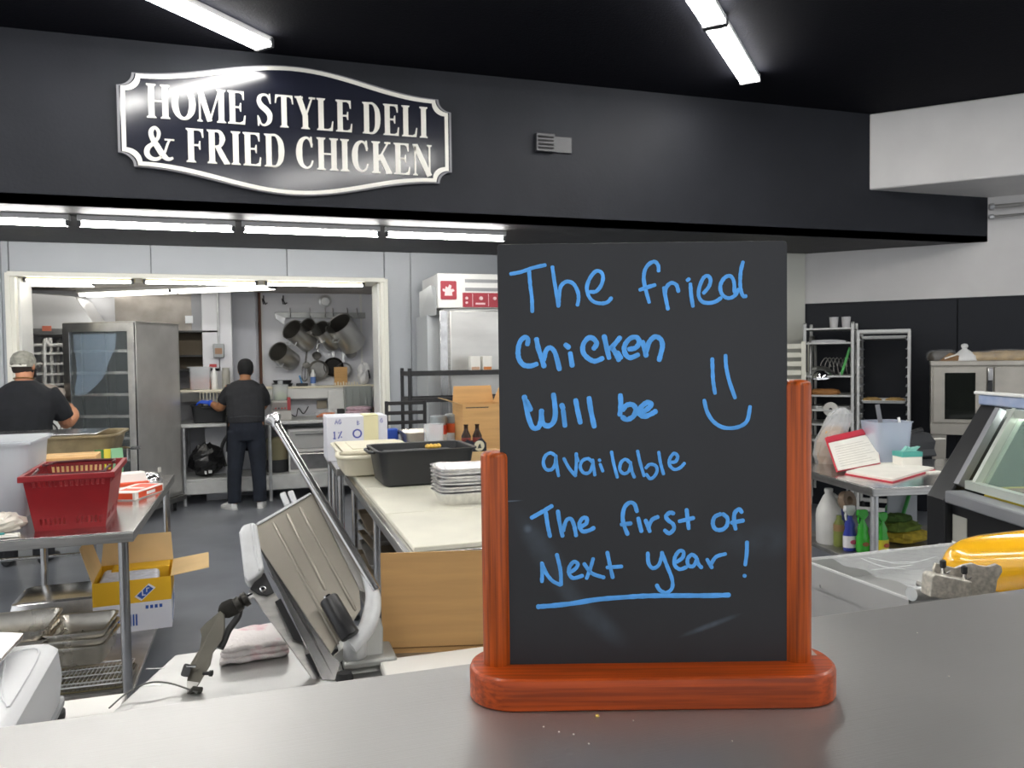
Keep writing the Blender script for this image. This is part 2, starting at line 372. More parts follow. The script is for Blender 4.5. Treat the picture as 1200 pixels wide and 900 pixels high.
# ================================================================== CHALKBOARD STAND
yaw = math.radians(-17.8)
WOOD = mat('cherry_wood', srgb('a5480c'), .36, var=.5, scale=26, stretch=(14, 14, .35), coat=.12, spec=.3, bump=.02, bscale=40)
WOODH = mat('cherry_wood_base', srgb('a2400a'), .4, var=.38, scale=22, stretch=(.4, 14, 14), coat=.12, spec=.3)
CHALKB = mat('chalkboard', srgb('2b2c2f'), .5, spec=.35, var=.12, scale=6)
def chalkboard_smudge():
    nt = CHALKB.node_tree; N = nt.nodes; L = nt.links; b = N['Principled BSDF']
    tc = N.new('ShaderNodeTexCoord')
    prev = b.inputs['Base Color'].links[0].from_socket
    # wiped chalk smears with a shape of their own: (x, z, half length, half width, angle, strength)
    for (cx, cz, sx, sz, an, st) in ((-.079, .105, .055, .013, -1.0, .2), (-.045, .060, .045, .012, -.75, .16), (.092, .118, .06, .018, .1, .1), (.045, .052, .03, .003, .35, .3), (-.107, .150, .011, .0008, .05, .55), (-.0945, .1285, .0045, .0045, 0, .4)):
        mp = N.new('ShaderNodeMapping'); mp.vector_type = 'TEXTURE'
        mp.inputs['Location'].default_value = (cx, 0, cz); mp.inputs['Rotation'].default_value = (0, -an, 0); mp.inputs['Scale'].default_value = (sx, 1, sz)
        L.new(tc.outputs['Object'], mp.inputs[0])
        gr = N.new('ShaderNodeVectorMath'); gr.operation = 'MULTIPLY'; gr.inputs[1].default_value = (1, 0, 1); L.new(mp.outputs[0], gr.inputs[0])
        ln = N.new('ShaderNodeVectorMath'); ln.operation = 'LENGTH'; L.new(gr.outputs[0], ln.inputs[0])
        r = N.new('ShaderNodeMapRange'); r.interpolation_type = 'SMOOTHSTEP'; r.inputs[1].default_value = 1; r.inputs[2].default_value = .1; r.inputs[3].default_value = 0; r.inputs[4].default_value = st
        L.new(ln.outputs['Value'], r.inputs[0])
        nz = N.new('ShaderNodeTexNoise'); nz.inputs['Scale'].default_value = 60; L.new(tc.outputs['Object'], nz.inputs['Vector'])
        mu = N.new('ShaderNodeMath'); mu.operation = 'MULTIPLY'; L.new(r.outputs[0], mu.inputs[0]); L.new(nz.outputs['Fac'], mu.inputs[1])
        mx = N.new('ShaderNodeMix'); mx.data_type = 'RGBA'; mx.inputs[7].default_value = (*srgb('8fa3b8'), 1)
        L.new(mu.outputs[0], mx.inputs[0]); L.new(prev, mx.inputs[6]); prev = mx.outputs[2]
    L.new(prev, b.inputs['Base Color'])
chalkboard_smudge()
BF = FW.copy(); BF.z = 0; BF.normalize(); BR = Vector((BF.y, -BF.x, 0))
BP = Vector((0, 0, 1.6)) + BF*.6      # on the board's front plane
def bpx(x, y, off=0):
    return onp(BP - BF*off, BF, x, y)
base_c = bpx(764, 765); base_c = Vector((base_c.x, base_c.y, ZC)) + BF*.006
cs = thing('chalkboard_stand', 'upright black chalkboard in a cherry wood stand with blue handwriting', 'sign', base_c, yaw)
IB = WM[cs.name].inverted()
# base: long stadium with rounded edges
def stadium(hx, hy, z, r, n=8):
    o = []
    for cx, cy, a0 in ((hx-r, hy-r, 0), (-hx+r, hy-r, 90), (-hx+r, -hy+r, 180), (hx-r, -hy+r, 270)):
        for k in range(n+1):
            a = math.radians(a0+90*k/n); o.append((cx+r*math.cos(a), cy+r*math.sin(a), z))
    return o
hx, hy, hr, hh = .1405, .037, .034, .0235
prof = [(-.0015, 0), (0, .001), (0, hh-.0035), (-.001, hh-.0012), (-.0028, hh)]
# slot in the top is left open as a dark recess under the board
b = B().rings([stadium(hx+e, hy+e, z, hr+e*.8) for e, z in prof])
base = obj('base', b, WOODH, cs, world=False, smooth=25)
obj('dust', B().box(-.105, .0075, hh, .105, .0115, hh+.0006).box(-.128, .006, hh, -.118, .02, hh+.0004).box(.118, .004, hh, .131, .02, hh+.0004), mat('grey_dust', srgb('9c8f86'), .95), cs, world=False)
# posts, each with a top bead
for px, py, pxb in ((580, 530, 583), (935.5, 446, 937)):
    top = IB @ bpx(px, py); bot = IB @ bpx(pxb, 767)
    x = (top.x+bot.x)/2; r = .0112; zt = top.z
    obj('post', B().lathe([(r, hh-.001), (r, zt-.004), (r*.93, zt-.0015), (r*.75, zt), (r*.3, zt+.0006)], (x, .0, 0), seg=32), WOOD, cs, world=False, smooth=50)
# panel
pl_, pr_, pt_, pb_ = (IB @ bpx(582.5, 288)).x, (IB @ bpx(922.5, 278)).x, (IB @ bpx(600, 286)).z, hh-.001
def rrect(x0, x1, z0, z1, r, y, n=6):
    o = []
    for cx, cz, a0 in ((x1-r, z1-r, 0), (x0+r, z1-r, 90), (x0+r, z0+r, 180), (x1-r, z0+r, 270)):
        for k in range(n+1):
            a = math.radians(a0+90*k/n); o.append((cx+r*math.cos(a), y, cz+r*math.sin(a)))
    return o
yb = (IB @ bpx(750, 500)).y
# the panel is very slightly tapered: its sides sit deeper in the posts lower down
panel_ = B().prism(rrect(pl_, pr_, pb_, pt_, .003, yb), (0, .003, 0))
bo = obj('panel', panel_, CHALKB, cs, world=False, smooth=0, bevel=.0005)
# writing traced as pen strokes, laid on the panel's face
CHALK = mat('blue_chalk_marker', srgb('58a9f4'), .7, var=.15, scale=90)
def Z(ox, oy, s, pts): return [(ox+x/s, oy+y/s) for x, y in pts]
a1 = lambda p: Z(580, 290, 7.5, p); a2 = lambda p: Z(740, 290, 7.5, p); a3 = lambda p: Z(590, 380, 6, p)
a4 = lambda p: Z(620, 500, 6, p); a5 = lambda p: Z(780, 400, 7.5, p); a6 = lambda p: Z(600, 570, 6, p); a7 = lambda p: Z(720, 570, 6, p)
WR = [
 ('first line of writing', 'writing', 2.25, [
  a1([(140,232),(230,215),(330,180),(440,155)]), a1([(300,205),(310,330),(325,450),(328,562)]),
  a1([(505,172),(520,280),(540,400),(558,515)]), a1([(560,505),(565,420),(580,340),(630,300),(690,320),(728,390),(735,450),(725,505)]),
  a1([(838,390),(890,385),(935,330),(950,260),(930,215),(885,210),(835,270),(808,350),(825,430),(870,478),(935,492),(990,480),(1022,445)]),
  a2([(238,205),(235,160),(205,125),(155,145),(118,200),(108,280),(125,370),(155,480)]), a2([(75,372),(140,350),(205,330)]),
  a2([(285,355),(300,440),(320,540)]), a2([(295,400),(310,345),(350,312),(395,330),(412,385)]),
  a2([(492,288),(505,278)]), a2([(518,322),(525,420),(540,515)]),
  a2([(635,400),(680,345),(695,285),(672,250),(635,265),(600,340),(590,420),(620,475),(680,488),(740,475),(785,445)]),
  a2([(905,390),(900,300),(870,252),(820,265),(782,330),(790,400),(830,440),(875,442),(915,415),(940,370)]),
  a2([(980,130),(962,200),(955,290),(960,370),(980,425),(1005,428)])]),
 ('second line of writing', 'writing', 2.95, [
  a3([(168,140),(172,105),(150,92),(118,120),(103,180),(108,240),(140,285),(190,293),(232,280)]),
  a3([(232,105),(245,170),(265,230),(285,295)]), a3([(282,250),(300,185),(330,165),(360,195),(380,260),(393,315)]),
  a3([(437,145),(458,162)]), a3([(470,205),(483,290)]),
  a3([(635,170),(655,135),(630,100),(595,98),(562,140),(560,195),(590,235),(640,260),(695,240)]),
  a3([(708,85),(725,160),(742,235)]), a3([(818,95),(790,130),(755,170)]), a3([(765,165),(795,215),(810,250)]), a3([(800,200),(825,235)]),
  a3([(885,175),(930,165),(955,125),(935,92),(890,100),(852,150),(855,205),(890,235),(945,215)]),
  a3([(978,125),(990,165),(1003,220)]), a3([(1003,190),(1025,125),(1065,88),(1105,105),(1118,150),(1108,200),(1095,250)])]),
 ('third line of writing', 'writing', 3.0, [
  a3([(147,510),(158,570),(175,650),(205,725),(245,725),(262,680),(268,608)]), a3([(160,540),(190,600)]), a3([(265,620),(275,690),(310,715),(350,690),(365,620),(352,495)]),
  a3([(410,568),(418,590)]), a3([(420,610),(432,712)]), a3([(508,535),(522,610),(540,690)]), a3([(602,520),(615,610),(638,718)]),
  a3([(822,500),(825,570),(818,635)]), a3([(840,600),(865,570),(905,565),(930,595),(915,645),(870,670),(838,655)]),
  a3([(975,620),(1020,590),(1040,560),(1010,550),(970,580),(950,620),(985,648),(1030,635),(1070,612)])]),
 ('fourth line of writing', 'writing', 2.0, [
  a4([(180,200),(150,185),(115,205),(100,255),(120,300),(160,300),(183,260),(188,205)]), a4([(188,205),(195,280),(207,345)]),
  a4([(245,225),(280,290),(325,345)]), a4([(325,345),(332,270),(332,190)]), a4([(330,200),(345,240)]),
  a4([(445,250),(415,225),(375,240),(360,285),(385,325),(425,320),(445,270)]), a4([(447,235),(455,290),(462,340)]),
  a4([(494,234),(497,238)]), a4([(500,265),(518,312)]), a4([(580,178),(595,260),(620,355)]),
  a4([(710,255),(680,230),(648,250),(638,300),(665,330),(700,315),(715,270)]), a4([(712,250),(722,310),(740,355)]),
  a4([(763,172),(780,250),(808,345)]), a4([(822,290),(850,265),(890,275),(900,310),(880,350),(850,365),(825,335)]),
  a4([(912,180),(925,260),(945,332)]), a4([(1000,250),(1030,245),(1045,210),(1020,188),(990,225),(988,270),(1020,300),(1060,290),(1092,258)])]),
 ('fifth line of writing', 'writing', 2.45, [
  a4([(18,640),(90,600),(160,558)]), a4([(118,605),(130,690),(147,770)]), a4([(203,595),(215,680),(235,768)]), a4([(240,730),(262,660),(295,650),(318,700),(330,765)]),
  a4([(370,700),(402,680),(405,645),(375,645),(352,690),(375,735),(420,730),(455,712)]),
  a7([(158,175),(140,125),(105,115),(70,150),(58,220),(70,280),(92,335)]), a7([(50,268),(115,260)]), a7([(168,225),(178,270),(190,315)]),
  a7([(220,240),(235,280),(248,315)]), a7([(240,285),(265,235),(305,215)]),
  a7([(415,190),(390,185),(362,210),(380,240),(412,265),(418,300),(385,330),(355,310)]), a7([(508,165),(515,230),(522,295)]), a7([(458,245),(555,222)]),
  a7([(745,195),(705,215),(692,260),(710,300),(755,305),(790,275),(795,225),(765,195)]), a7([(895,180),(875,160),(845,190),(842,250),(852,298)]), a7([(825,255),(905,240)])]),
 ('sixth line of writing', 'writing', 2.3, [
  a6([(210,540),(212,610),(210,668)]), a6([(212,545),(240,610),(285,665),(340,692)]), a6([(345,690),(342,600),(328,530),(315,480)]),
  a6([(415,600),(450,575),(462,545),(435,530),(405,565),(400,610),(430,645),(495,628)]), a6([(508,545),(560,610),(645,640)]), a6([(570,510),(550,580),(525,645)]),
  a6([(670,465),(690,560),(708,640)]), a6([(670,570),(770,563)]),
  a7([(235,470),(240,540),(270,575),(310,555),(330,500),(335,465)]), a7([(335,470),(370,560),(405,650),(405,715),(365,748),(320,730),(298,695)]),
  a7([(440,530),(480,500),(485,460),(455,455),(425,500),(425,555),(460,582),(505,568)]), a7([(575,500),(545,480),(515,510),(520,555),(555,560),(580,515)]), a7([(580,510),(590,545),(612,570)]),
  a7([(652,515),(670,545),(685,570)]), a7([(680,545),(715,495),(780,475)]), a7([(932,392),(930,470),(920,550)]), a7([(913,628),(918,630)])]),
 ('underline', 'underline', 2.9, [[(628.5+2,711),(650,709.5),(672,707),(700,702.5),(730,700),(760,698.3),(800,698),(830,698),(854,697.3)]]),
 ('smiley face', 'smiley', 2.3, [a5([(410,155),(413,250),(418,350),(434,455)]), a5([(527,125),(532,220),(560,350),(610,495)]),
   a5([(340,520),(365,620),(420,705),(500,755),(590,762),(670,740),(720,690),(742,575)])]),
]
k_px = .6/FPX
nrm_l = (0, -1, 0)
for lab, nm, wpx, strokes in WR:
    b = B()
    for st in strokes:
        p = [IB @ bpx(x, y, .0004) for x, y in cat_rom([Vector((x, y, 0)) for x, y in [(q[0], q[1]) for q in st]], 5) for x, y in [(x, y)]] if False else [IB @ bpx(q.x, q.y, .0003) for q in cat_rom([Vector((x, y, 0)) for x, y in st], 5)]
        r = wpx*k_px; n = len(p)
        d0 = (p[0]-p[1]).normalized(); d1 = (p[-1]-p[-2]).normalized()
        # rounded ends
        p = [p[0]+d0*r*.8, p[0]+d0*r*.45] + p + [p[-1]+d1*r*.45, p[-1]+d1*r*.8]
        rr = [r*.45, r*.85] + [r*(1+random.uniform(-.09, .09)) for _ in range(n)] + [r*.85, r*.45]
        b.tube(p, rr, 6, flat=.00022, flatn=nrm_l)
    o = obj(nm, b, CHALK, cs, world=False, smooth=60); o['label'] = 'blue ' + lab + ' on the chalkboard'
# ================================================================== DELI SIGN
SGD = mat('sign_black', srgb('1c1e2a'), .16, var=.1, scale=2)
SGW = mat('sign_cream', srgb('dedbd2'), .3)
SGE = mat('sign_edge_grey', srgb('77777c'), .45)
sx, sz, sy = .283, 3.215, YS
sg = thing('deli_sign', 'black shield sign reading HOME STYLE DELI and FRIED CHICKEN on the dark soffit', 'sign', (sx, sy-.04, sz-.46))
def sign_outline(W, e, y):     # e: inset
    W -= e; pts = []
    zc_, zn, hp, r = .222, .31, .452, .105
    zc_ -= e; zn -= e*1.0; hp -= e
    def ogee(x0, z0, x1, z1, n=14, rev=False):
        o = []
        for k in range(n+1):
            t = k/n; s = t*t*(3-2*t)
            s = (s*.7+ t*(2-t)*.3*t)      # gentle S
            o.append((x0+(x1-x0)*t, z0+(z1-z0)*s))
        return o
    q = []          # first quadrant from right side going up and to the left to the top centre
    xr = W; xn = W-.095
    for k in range(9):
        a = math.radians(90*k/8)      # concave quarter
        q.append((xr-(xr-xn)*math.sin(a)*1.0 if False else xn+(xr-xn)*(1-math.sin(a)), zn-(zn-zc_)*math.cos(a)))
    og = [(xn*(1-t), zn+(hp-zn)*(math.sin((t-.5)*PI)/2+.5)*1.0) for t in [k/16 for k in range(1, 17)]]
    q += og
    full = q + [(-x, z) for x, z in q[::-1][1:]]
    full = full + [(x, -z) for x, z in full[::-1]]
    return [(sx+x, y, sz+z) for x, z in full]
obj('board', B().prism(sign_outline(1.135, 0, sy-.035), (0, .035, 0)), SGE, sg, smooth=0)
obj('face', B().prism(sign_outline(1.125, .006, sy-.037), (0, .003, 0)), SGD, sg, smooth=0)
obj('border', B().frame(sign_outline(1.118, .008, sy-.041), sign_outline(1.118, .034, sy-.041), (0, .005, 0)), SGW, sg, smooth=0)
# condensed serif capitals as raised letters
def glyph(ch):
    """list of polygons in a box of height 1; returns (width, polys)"""
    P = []
    T = .165; t = .05; sf = .052; sh = .045     # thick, thin, serif overhang, serif height
    def rect(x0, z0, x1, z1): P.append([(x0, z0), (x1, z0), (x1, z1), (x0, z1)])
    def stem(x0, w=T, z0=0, z1=1, top=True, bot=True):
        rect(x0, z0, x0+w, z1)
        if bot: P.append([(x0-sf, z0), (x0+w+sf, z0), (x0+w+sf, z0+sh*.6), (x0+w, z0+sh*1.5), (x0, z0+sh*1.5), (x0-sf, z0+sh*.6)])
        if top: P.append([(x0-sf, z1-sh*.6), (x0, z1-sh*1.5), (x0+w, z1-sh*1.5), (x0+w+sf, z1-sh*.6), (x0+w+sf, z1), (x0-sf, z1)])
    def stroke(pts, ws, n=7):
        c = cat_rom([(x, z, 0) for x, z in pts], n) if len(pts) > 2 else [Vector((x, z, 0)) for x, z in pts]
        m_ = len(c)
        W_ = []
        for i in range(m_):
            u = i/(m_-1)*(len(ws)-1); k = min(int(u), len(ws)-2); W_.append(ws[k]+(ws[k+1]-ws[k])*(u-k))
        L_, R_ = [], []
        for i in range(m_):
            d = (c[min(i+1, m_-1)]-c[max(i-1, 0)]).normalized(); nn = Vector((-d.y, d.x, 0))*W_[i]/2
            L_.append(c[i]+nn); R_.append(c[i]-nn)
        for i in range(m_-1): P.append([tuple(L_[i][:2]), tuple(L_[i+1][:2]), tuple(R_[i+1][:2]), tuple(R_[i][:2])])
    if ch == 'H': stem(.06); stem(.45); rect(.2, .48, .5, .53); w_ = .67
    elif ch == 'I': stem(.06); w_ = .285
    elif ch == 'O':
        pts = [(.33+.25*math.sin(a), .5+.455*math.cos(a)) for a in [2*PI*k/24 for k in range(25)]]
        stroke(pts, [.08, .12, .18, .19, .18, .12, .08, .12, .18, .19, .18, .12, .08], 2); w_ = .66
    elif ch == 'M':
        stem(.05, .05); stem(.62, T); stroke([(.07, 1), (.36, .02)], [.17, .15]); stroke([(.66, 1), (.36, .02)], [.05, .05]); w_ = .83
    elif ch == 'N': stem(.06, .055, bot=True); stem(.53, .055, bot=False); stroke([(.09, .98), (.555, -.0)], [.17, .17]); w_ = .65
    elif ch == 'E' or ch == 'F':
        stem(.06); rect(.2, .95, .47, 1); P.append([(.36, 1), (.49, 1), (.495, .75), (.46, .75), (.43, .9), (.36, .955)])
        rect(.2, .49, .38, .54); P.append([(.34, .51), (.375, .39), (.405, .39), (.405, .64), (.375, .64)])
        if ch == 'E': rect(.2, 0, .5, .05); P.append([(.37, 0), (.51, 0), (.53, .27), (.495, .27), (.46, .1), (.37, .048)])
        w_ = .56 if ch == 'E' else .53
    elif ch == 'L': stem(.06); rect(.2, 0, .5, .05); P.append([(.37, 0), (.5, 0), (.53, .3), (.495, .3), (.45, .1), (.36, .048)]); w_ = .55
    elif ch == 'T':
        stem(.21, T, top=False); rect(.03, .95, .56, 1)
        P.append([(.03, 1), (.14, 1), (.14, .955), (.075, .9), (.045, .74), (.01, .74)]); P.append([(.56, 1), (.45, 1), (.45, .955), (.515, .9), (.545, .74), (.58, .74)]); w_ = .59
    elif ch == 'Y':
        stem(.22, T, 0, .45, top=False); stroke([(.1, 1), (.3, .42)], [.17, .16]); stroke([(.52, 1), (.32, .42)], [.055, .06])
        rect(-.02, .95, .23, 1); rect(.42, .95, .62, 1); w_ = .6
    elif ch == 'D':
        stem(.06); stroke([(.2, .975), (.36, .96), (.48, .78), (.51, .5), (.48, .22), (.36, .04), (.2, .025)], [.05, .07, .15, .18, .15, .07, .05]); w_ = .63
    elif ch == 'R':
        stem(.06); stroke([(.2, .975), (.37, .95), (.44, .75), (.37, .54), (.2, .505)], [.05, .09, .17, .09, .05]); stroke([(.3, .52), (.43, .25), (.56, .02)], [.14, .16, .15]); rect(.47, 0, .64, .05); w_ = .62
    elif ch == 'K': stem(.06); stroke([(.52, .96), (.22, .42)], [.055, .06]); stroke([(.28, .6), (.56, .02)], [.16, .17]); rect(.42, .95, .61, 1); rect(.44, 0, .65, .05); w_ = .65
    elif ch == 'C':
        stroke([(.5, .74), (.44, .9), (.33, .965), (.2, .88), (.13, .7), (.115, .5), (.13, .3), (.2, .12), (.34, .035), (.46, .11), (.52, .27)], [.07, .07, .06, .12, .17, .19, .17, .12, .06, .06, .05])
        P.append([(.45, 1.0), (.5, 1.0), (.52, .68), (.47, .68), (.43, .88)]); w_ = .58
    elif ch == 'S':
        stroke([(.42, .76), (.36, .92), (.25, .965), (.12, .9), (.09, .76), (.16, .62), (.3, .5), (.4, .36), (.39, .17), (.27, .04), (.15, .06), (.07, .25)], [.05, .06, .06, .1, .14, .17, .18, .17, .13, .07, .05, .05])
        P.append([(.39, 1.0), (.43, 1.0), (.45, .7), (.41, .7), (.38, .88)]); P.append([(.04, 0), (.08, 0), (.11, .12), (.07, .31), (.03, .31)]); w_ = .5
    elif ch == '&':
        stroke([(.74, .62), (.68, .5), (.58, .22), (.42, .05), (.24, .04), (.12, .16), (.14, .34), (.3, .5), (.42, .66), (.44, .84), (.34, .95), (.24, .84), (.26, .66), (.4, .4), (.56, .14), (.7, .05), (.82, .1)],
               [.05, .06, .06, .09, .12, .15, .14, .09, .09, .1, .08, .12, .14, .17, .17, .1, .06]); rect(.6, .6, .86, .64); w_ = .88
    return w_, P
def lettering(text, x0, x1, z0, z1, y, gap=.055, space=.24):
    ws = [space if c == ' ' else glyph(c)[0]+gap for c in text]; tot = sum(ws)-gap
    kx = (x1-x0)/tot; x = x0
    for c, w_ in zip(text, ws):
        if c != ' ':
            b = B()
            for i, p in enumerate(glyph(c)[1]): b.prism([(x+u*kx, y-.0002*(i % 5), z0+v*(z1-z0)) for u, v in p], (0, .008, 0))
            obj('letter', b, SGW, sg, smooth=0)
        x += w_*kx
lettering('HOME STYLE DELI', sx-.955, sx+.955, sz+.018, sz+.243, sy-.045)
lettering('& FRIED CHICKEN', sx-.985, sx+.985, sz-.262, sz-.034, sy-.045)
# black vent box on the soffit right of the sign
vb = thing('wall_vent', 'small black vent box mounted on dark soffit between sign and bulkhead', 'vent', oy(YS, 647, 181))
p0 = oy(YS, 626, 157); p1 = oy(YS, 648, 180); p2 = oy(YS, 669, 159)
VM = mat('vent_black', srgb('2e2f33'), .4)
obj('box', B().box(p0.x, YS-.05, p1.z, p1.x, YS, p0.z), VM, vb, bevel=.004)
for k in range(4): obj('slat', B().box(p0.x+.015, YS-.056, p1.z+.02+k*.028, p1.x-.015, YS-.05, p1.z+.034+k*.028), DARK, vb)
obj('cover', B().box(p1.x, YS-.02, p1.z+.005, p2.x, YS, p0.z-.01), VM, vb, bevel=.004)
# ================================================================== LEFT PREP TABLE AND WHAT IT CARRIES
def steel_table(name, label, x0, y0, x1, y1, z=.9, shelf=.2, top=STEELP, legr=.02, legs=None, edge=.045, group=None, topmat=None):
    t = thing(name, label, 'table', ((x0+x1)/2, (y0+y1)/2, 0), 0, group)
    obj('tabletop', B().box(x0, y0, z-.006, x1, y1, z), top, t, bevel=.002)
    b = B()
    b.box(x0, y0, z-edge, x1, y0+.012, z-.006).box(x0, y1-.012, z-edge, x1, y1, z-.006).box(x0, y0+.012, z-edge, x0+.012, y1-.012, z-.006).box(x1-.012, y0+.012, z-edge, x1, y1-.012, z-.006)
    obj('apron', b, STEEL, t, bevel=.002)
    for lx, ly in (legs or ((x0+.045, y0+.045), (x1-.045, y0+.045), (x0+.045, y1-.045), (x1-.045, y1-.045))):
        l = obj('leg', B().tube([(lx, ly, .03), (lx, ly, z-.007)], legr, 14), STEELP, t)
        obj('foot', B().lathe([(legr*.7, 0), (legr*1.1, .01), (legr, .035)], (lx, ly, 0), seg=12), BLACKP, l)
    if shelf: obj('undershelf', B().box(x0+.03, y0+.03, shelf-.02, x1-.03, y1-.03, shelf), STEEL, t, bevel=.003)
    return t
lt = steel_table('prep_table', 'stainless steel prep table with the red basket on it', -1.27, 3.58, -.51, 5.28)
# red shopping basket: tapered, rows of slots as real openings between ribs
bx, by, bw, bl, bh = -.78, 3.93, .325, .50, .235
rb = thing('shopping_basket', 'empty dark red plastic shopping basket on the left steel table', 'basket', (bx, by, .9), math.radians(3))
def ringz(k, z, cut=0):   # plan loop of the basket at fraction k of height
    W = bw/2*(.80+.20*k); L_ = bl/2*(.82+.18*k)
    return [(-W, -L_), (W, -L_), (W, L_), (-W, L_)], z
def basket_wall():
    b = B(); nside = 15
    def P_(side, u, k):
        (c, z) = ringz(k, k*bh); a = Vector((*c[side], z)); d = Vector((*c[(side+1) % 4], z)); return a.lerp(d, u)
    for side in range(4):
        cdir = [(0, -1), (1, 0), (0, 1), (-1, 0)][side]; n_ = Vector((*cdir, 0))*.004
        n = 16 if side % 2 == 0 else 22
        zs = [0, .1, .22, .3, .66, .80, .93, 1]
        for i in range(n):
            for j in range(len(zs)-1):
                u0, u1 = i/n, (i+1)/n
                if j in (1, 5) and 0 < i < n-1 and (j == 5 or i % 8 not in (7, 0)):    # slotted bands: rib only
                    u0, u1 = (i+.0)/n, (i+.45)/n
                q = [P_(side, u0, zs[j]), P_(side, u1, zs[j]), P_(side, u1, zs[j+1]), P_(side, u0, zs[j+1])]
                b.prism([v-n_*.5 for v in q], n_)
    return b
obj('wall', basket_wall(), RED, rb, world=False, smooth=0)
obj('bottom', B().box(-bw/2*.8, -bl/2*.82, 0, bw/2*.8, bl/2*.82, .005), RED, rb, world=False)
W, L_ = bw/2, bl/2
def loop4(w, l, z): return [(-w, -l, z), (w, -l, z), (w, l, z), (-w, l, z)]
obj('rim', B().frame(loop4(W+.016, L_+.016, bh-.022), loop4(W-.002, L_-.002, bh-.022), (0, 0, .026)), RED, rb, world=False, smooth=0, bevel=.004)
for s in (-1, 1):
    pts = [(s*(W-.02), -.07, bh+.008), (s*(W-.028), -.09, bh+.006), (s*(W-.03), -.21, bh+.0), (s*(W-.05), -.235, bh+.002), (0, -.238, bh+.004)] if s < 0 else [(W-.02, .07, bh+.008), (W-.028, .09, bh+.006), (W-.03, .2, bh), (W-.05, .225, bh+.002), (0, .23, bh+.004)]
    h = obj('handle', B().tube(cat_rom(pts, 4)+[(-p[0], p[1], p[2]) for p in pts[::-1][1:]], .006, 6), mat('dark_red_plastic', srgb('4a0d14'), .5), rb, world=False)
for k in range(3): obj('mould_line', B().box(-W*.86, -L_*.868-k*.0, .052+k*.035, W*.86, -L_*.868+.001, .0535+k*.035), RED, rb, world=False, smooth=0)
# red and white packet
pk = thing('food_packet', 'orange and white printed carton lying on steel table beside the red basket', 'packet', (-.625, 4.53, .9), math.radians(-20))
OR = mat('orange_print', srgb('e0512a'), .5); WP = mat('packet_white', srgb('ece8e2'), .6)
obj('carton', B().box(-.075, -.15, 0, .075, .15, .042), WP, pk, world=False, bevel=.005)
obj('printed_panel', B().box(-.035, -.1, .042, .06, .12, .0435).box(.0752, -.12, .006, .0765, .13, .036).box(-.05, -.1512, .006, .06, -.1505, .036), OR, pk, world=False)
obj('white_band', B().box(-.03, -.04, .0436, .055, -.005, .0442).box(.0766, -.04, .012, .0772, .05, .028), WP, pk, world=False)
pk2 = thing('plastic_wrapped_pack', 'white and orange soft pack leaning behind the flat printed carton', 'packet', (-.68, 4.75, .9), .3)
obj('pack', B().rings([[(x*(1-.25*z/.09), y*(1-.3*z/.09)+z*.3, z) for x, y in ((-.09,-.07),(0,-.08),(.09,-.07),(.1,0),(.09,.07),(0,.08),(-.09,.07),(-.1,0))] for z in (0, .03, .06, .09)]), WP, pk2, world=False, smooth=60)
obj('stripe', B().box(-.08, -.083, .03, .08, -.05, .05), OR, pk2, world=False, bevel=.004)
bw_ = thing('mixing_bowl', 'small upturned grey metal bowl behind the red basket', 'bowl', (-.62, 5.02, .9))
obj('bowl', B().lathe([(.07, 0), (.068, .012), (.055, .04), (.03, .055), (.005, .058)], WM[bw_.name].translation, seg=20), STEELP, bw_, smooth=60)
# cardboard box behind the basket
kb = thing('cardboard_box', 'small closed brown box behind the red basket', 'box', (-1.0, 4.90, .9), .06)
obj('carton', B().box(-.135, -.13, 0, .135, .13, .19), CARD, kb, world=False, bevel=.004)
obj('tape', B().box(-.136, -.02, .189, .136, .02, .1915), CARDL, kb, world=False)
# green and yellow packets
for i, (px, py, cn, hx_) in enumerate(((118, 533, 'green', '3f7a35'), (129, 532, 'yellow', 'd8c62c'), (137, 531, 'pale green', '7fb58a'))):
    p = at(px, py+5, 5.0); p.z = .9
    q = thing('snack_packet', cn+' small packet standing behind the red basket rim', 'packet', p, .2*i, 'small coloured packets')
    hgt = at(px, py-6, 5.0).z-.9
    obj('pouch', B().rings([[(x*w_, y*t_, z*hgt) for x, y in ((-1, -1), (1, -1), (1, 1), (-1, 1))] for z, w_, t_ in ((0, .03, .02), (.5, .034, .022), (.93, .034, .004), (1, .035, .002))]), mat('packet_'+cn.replace(' ', '_'), srgb(hx_), .45), q, world=False, smooth=0, bevel=.002)
# clear tub with lid behind, at the frame's edge
ct = thing('food_container', 'translucent plastic tub at the left edge of the steel table', 'container', (-1.135, 4.2, .9), .02)
obj('tub', B().tub(.29, .42, .34, t=.004, taper=.86, rim=.012), FROST, ct, world=False, smooth=40)
obj('lid', B().box(-.162, -.226, .34, .162, .226, .352).box(-.15, -.21, .352, .15, .21, .356), FROST, ct, world=False, bevel=.004)
obj('contents', B().rings([[(x*w_, y*w_*1.5, z) for x, y in ((-1,-.9),(.2,-1.05),(1,-1),(1.05,0),(.95,1),(0,1.04),(-1,.95),(-1.03,0))] for z, w_ in ((.012, .1), (.08, .112), (.13, .105), (.15, .06))]), mat('grey_blue_food', srgb('8d97a6'), .6, var=.5, scale=40), ct, world=False, smooth=60)
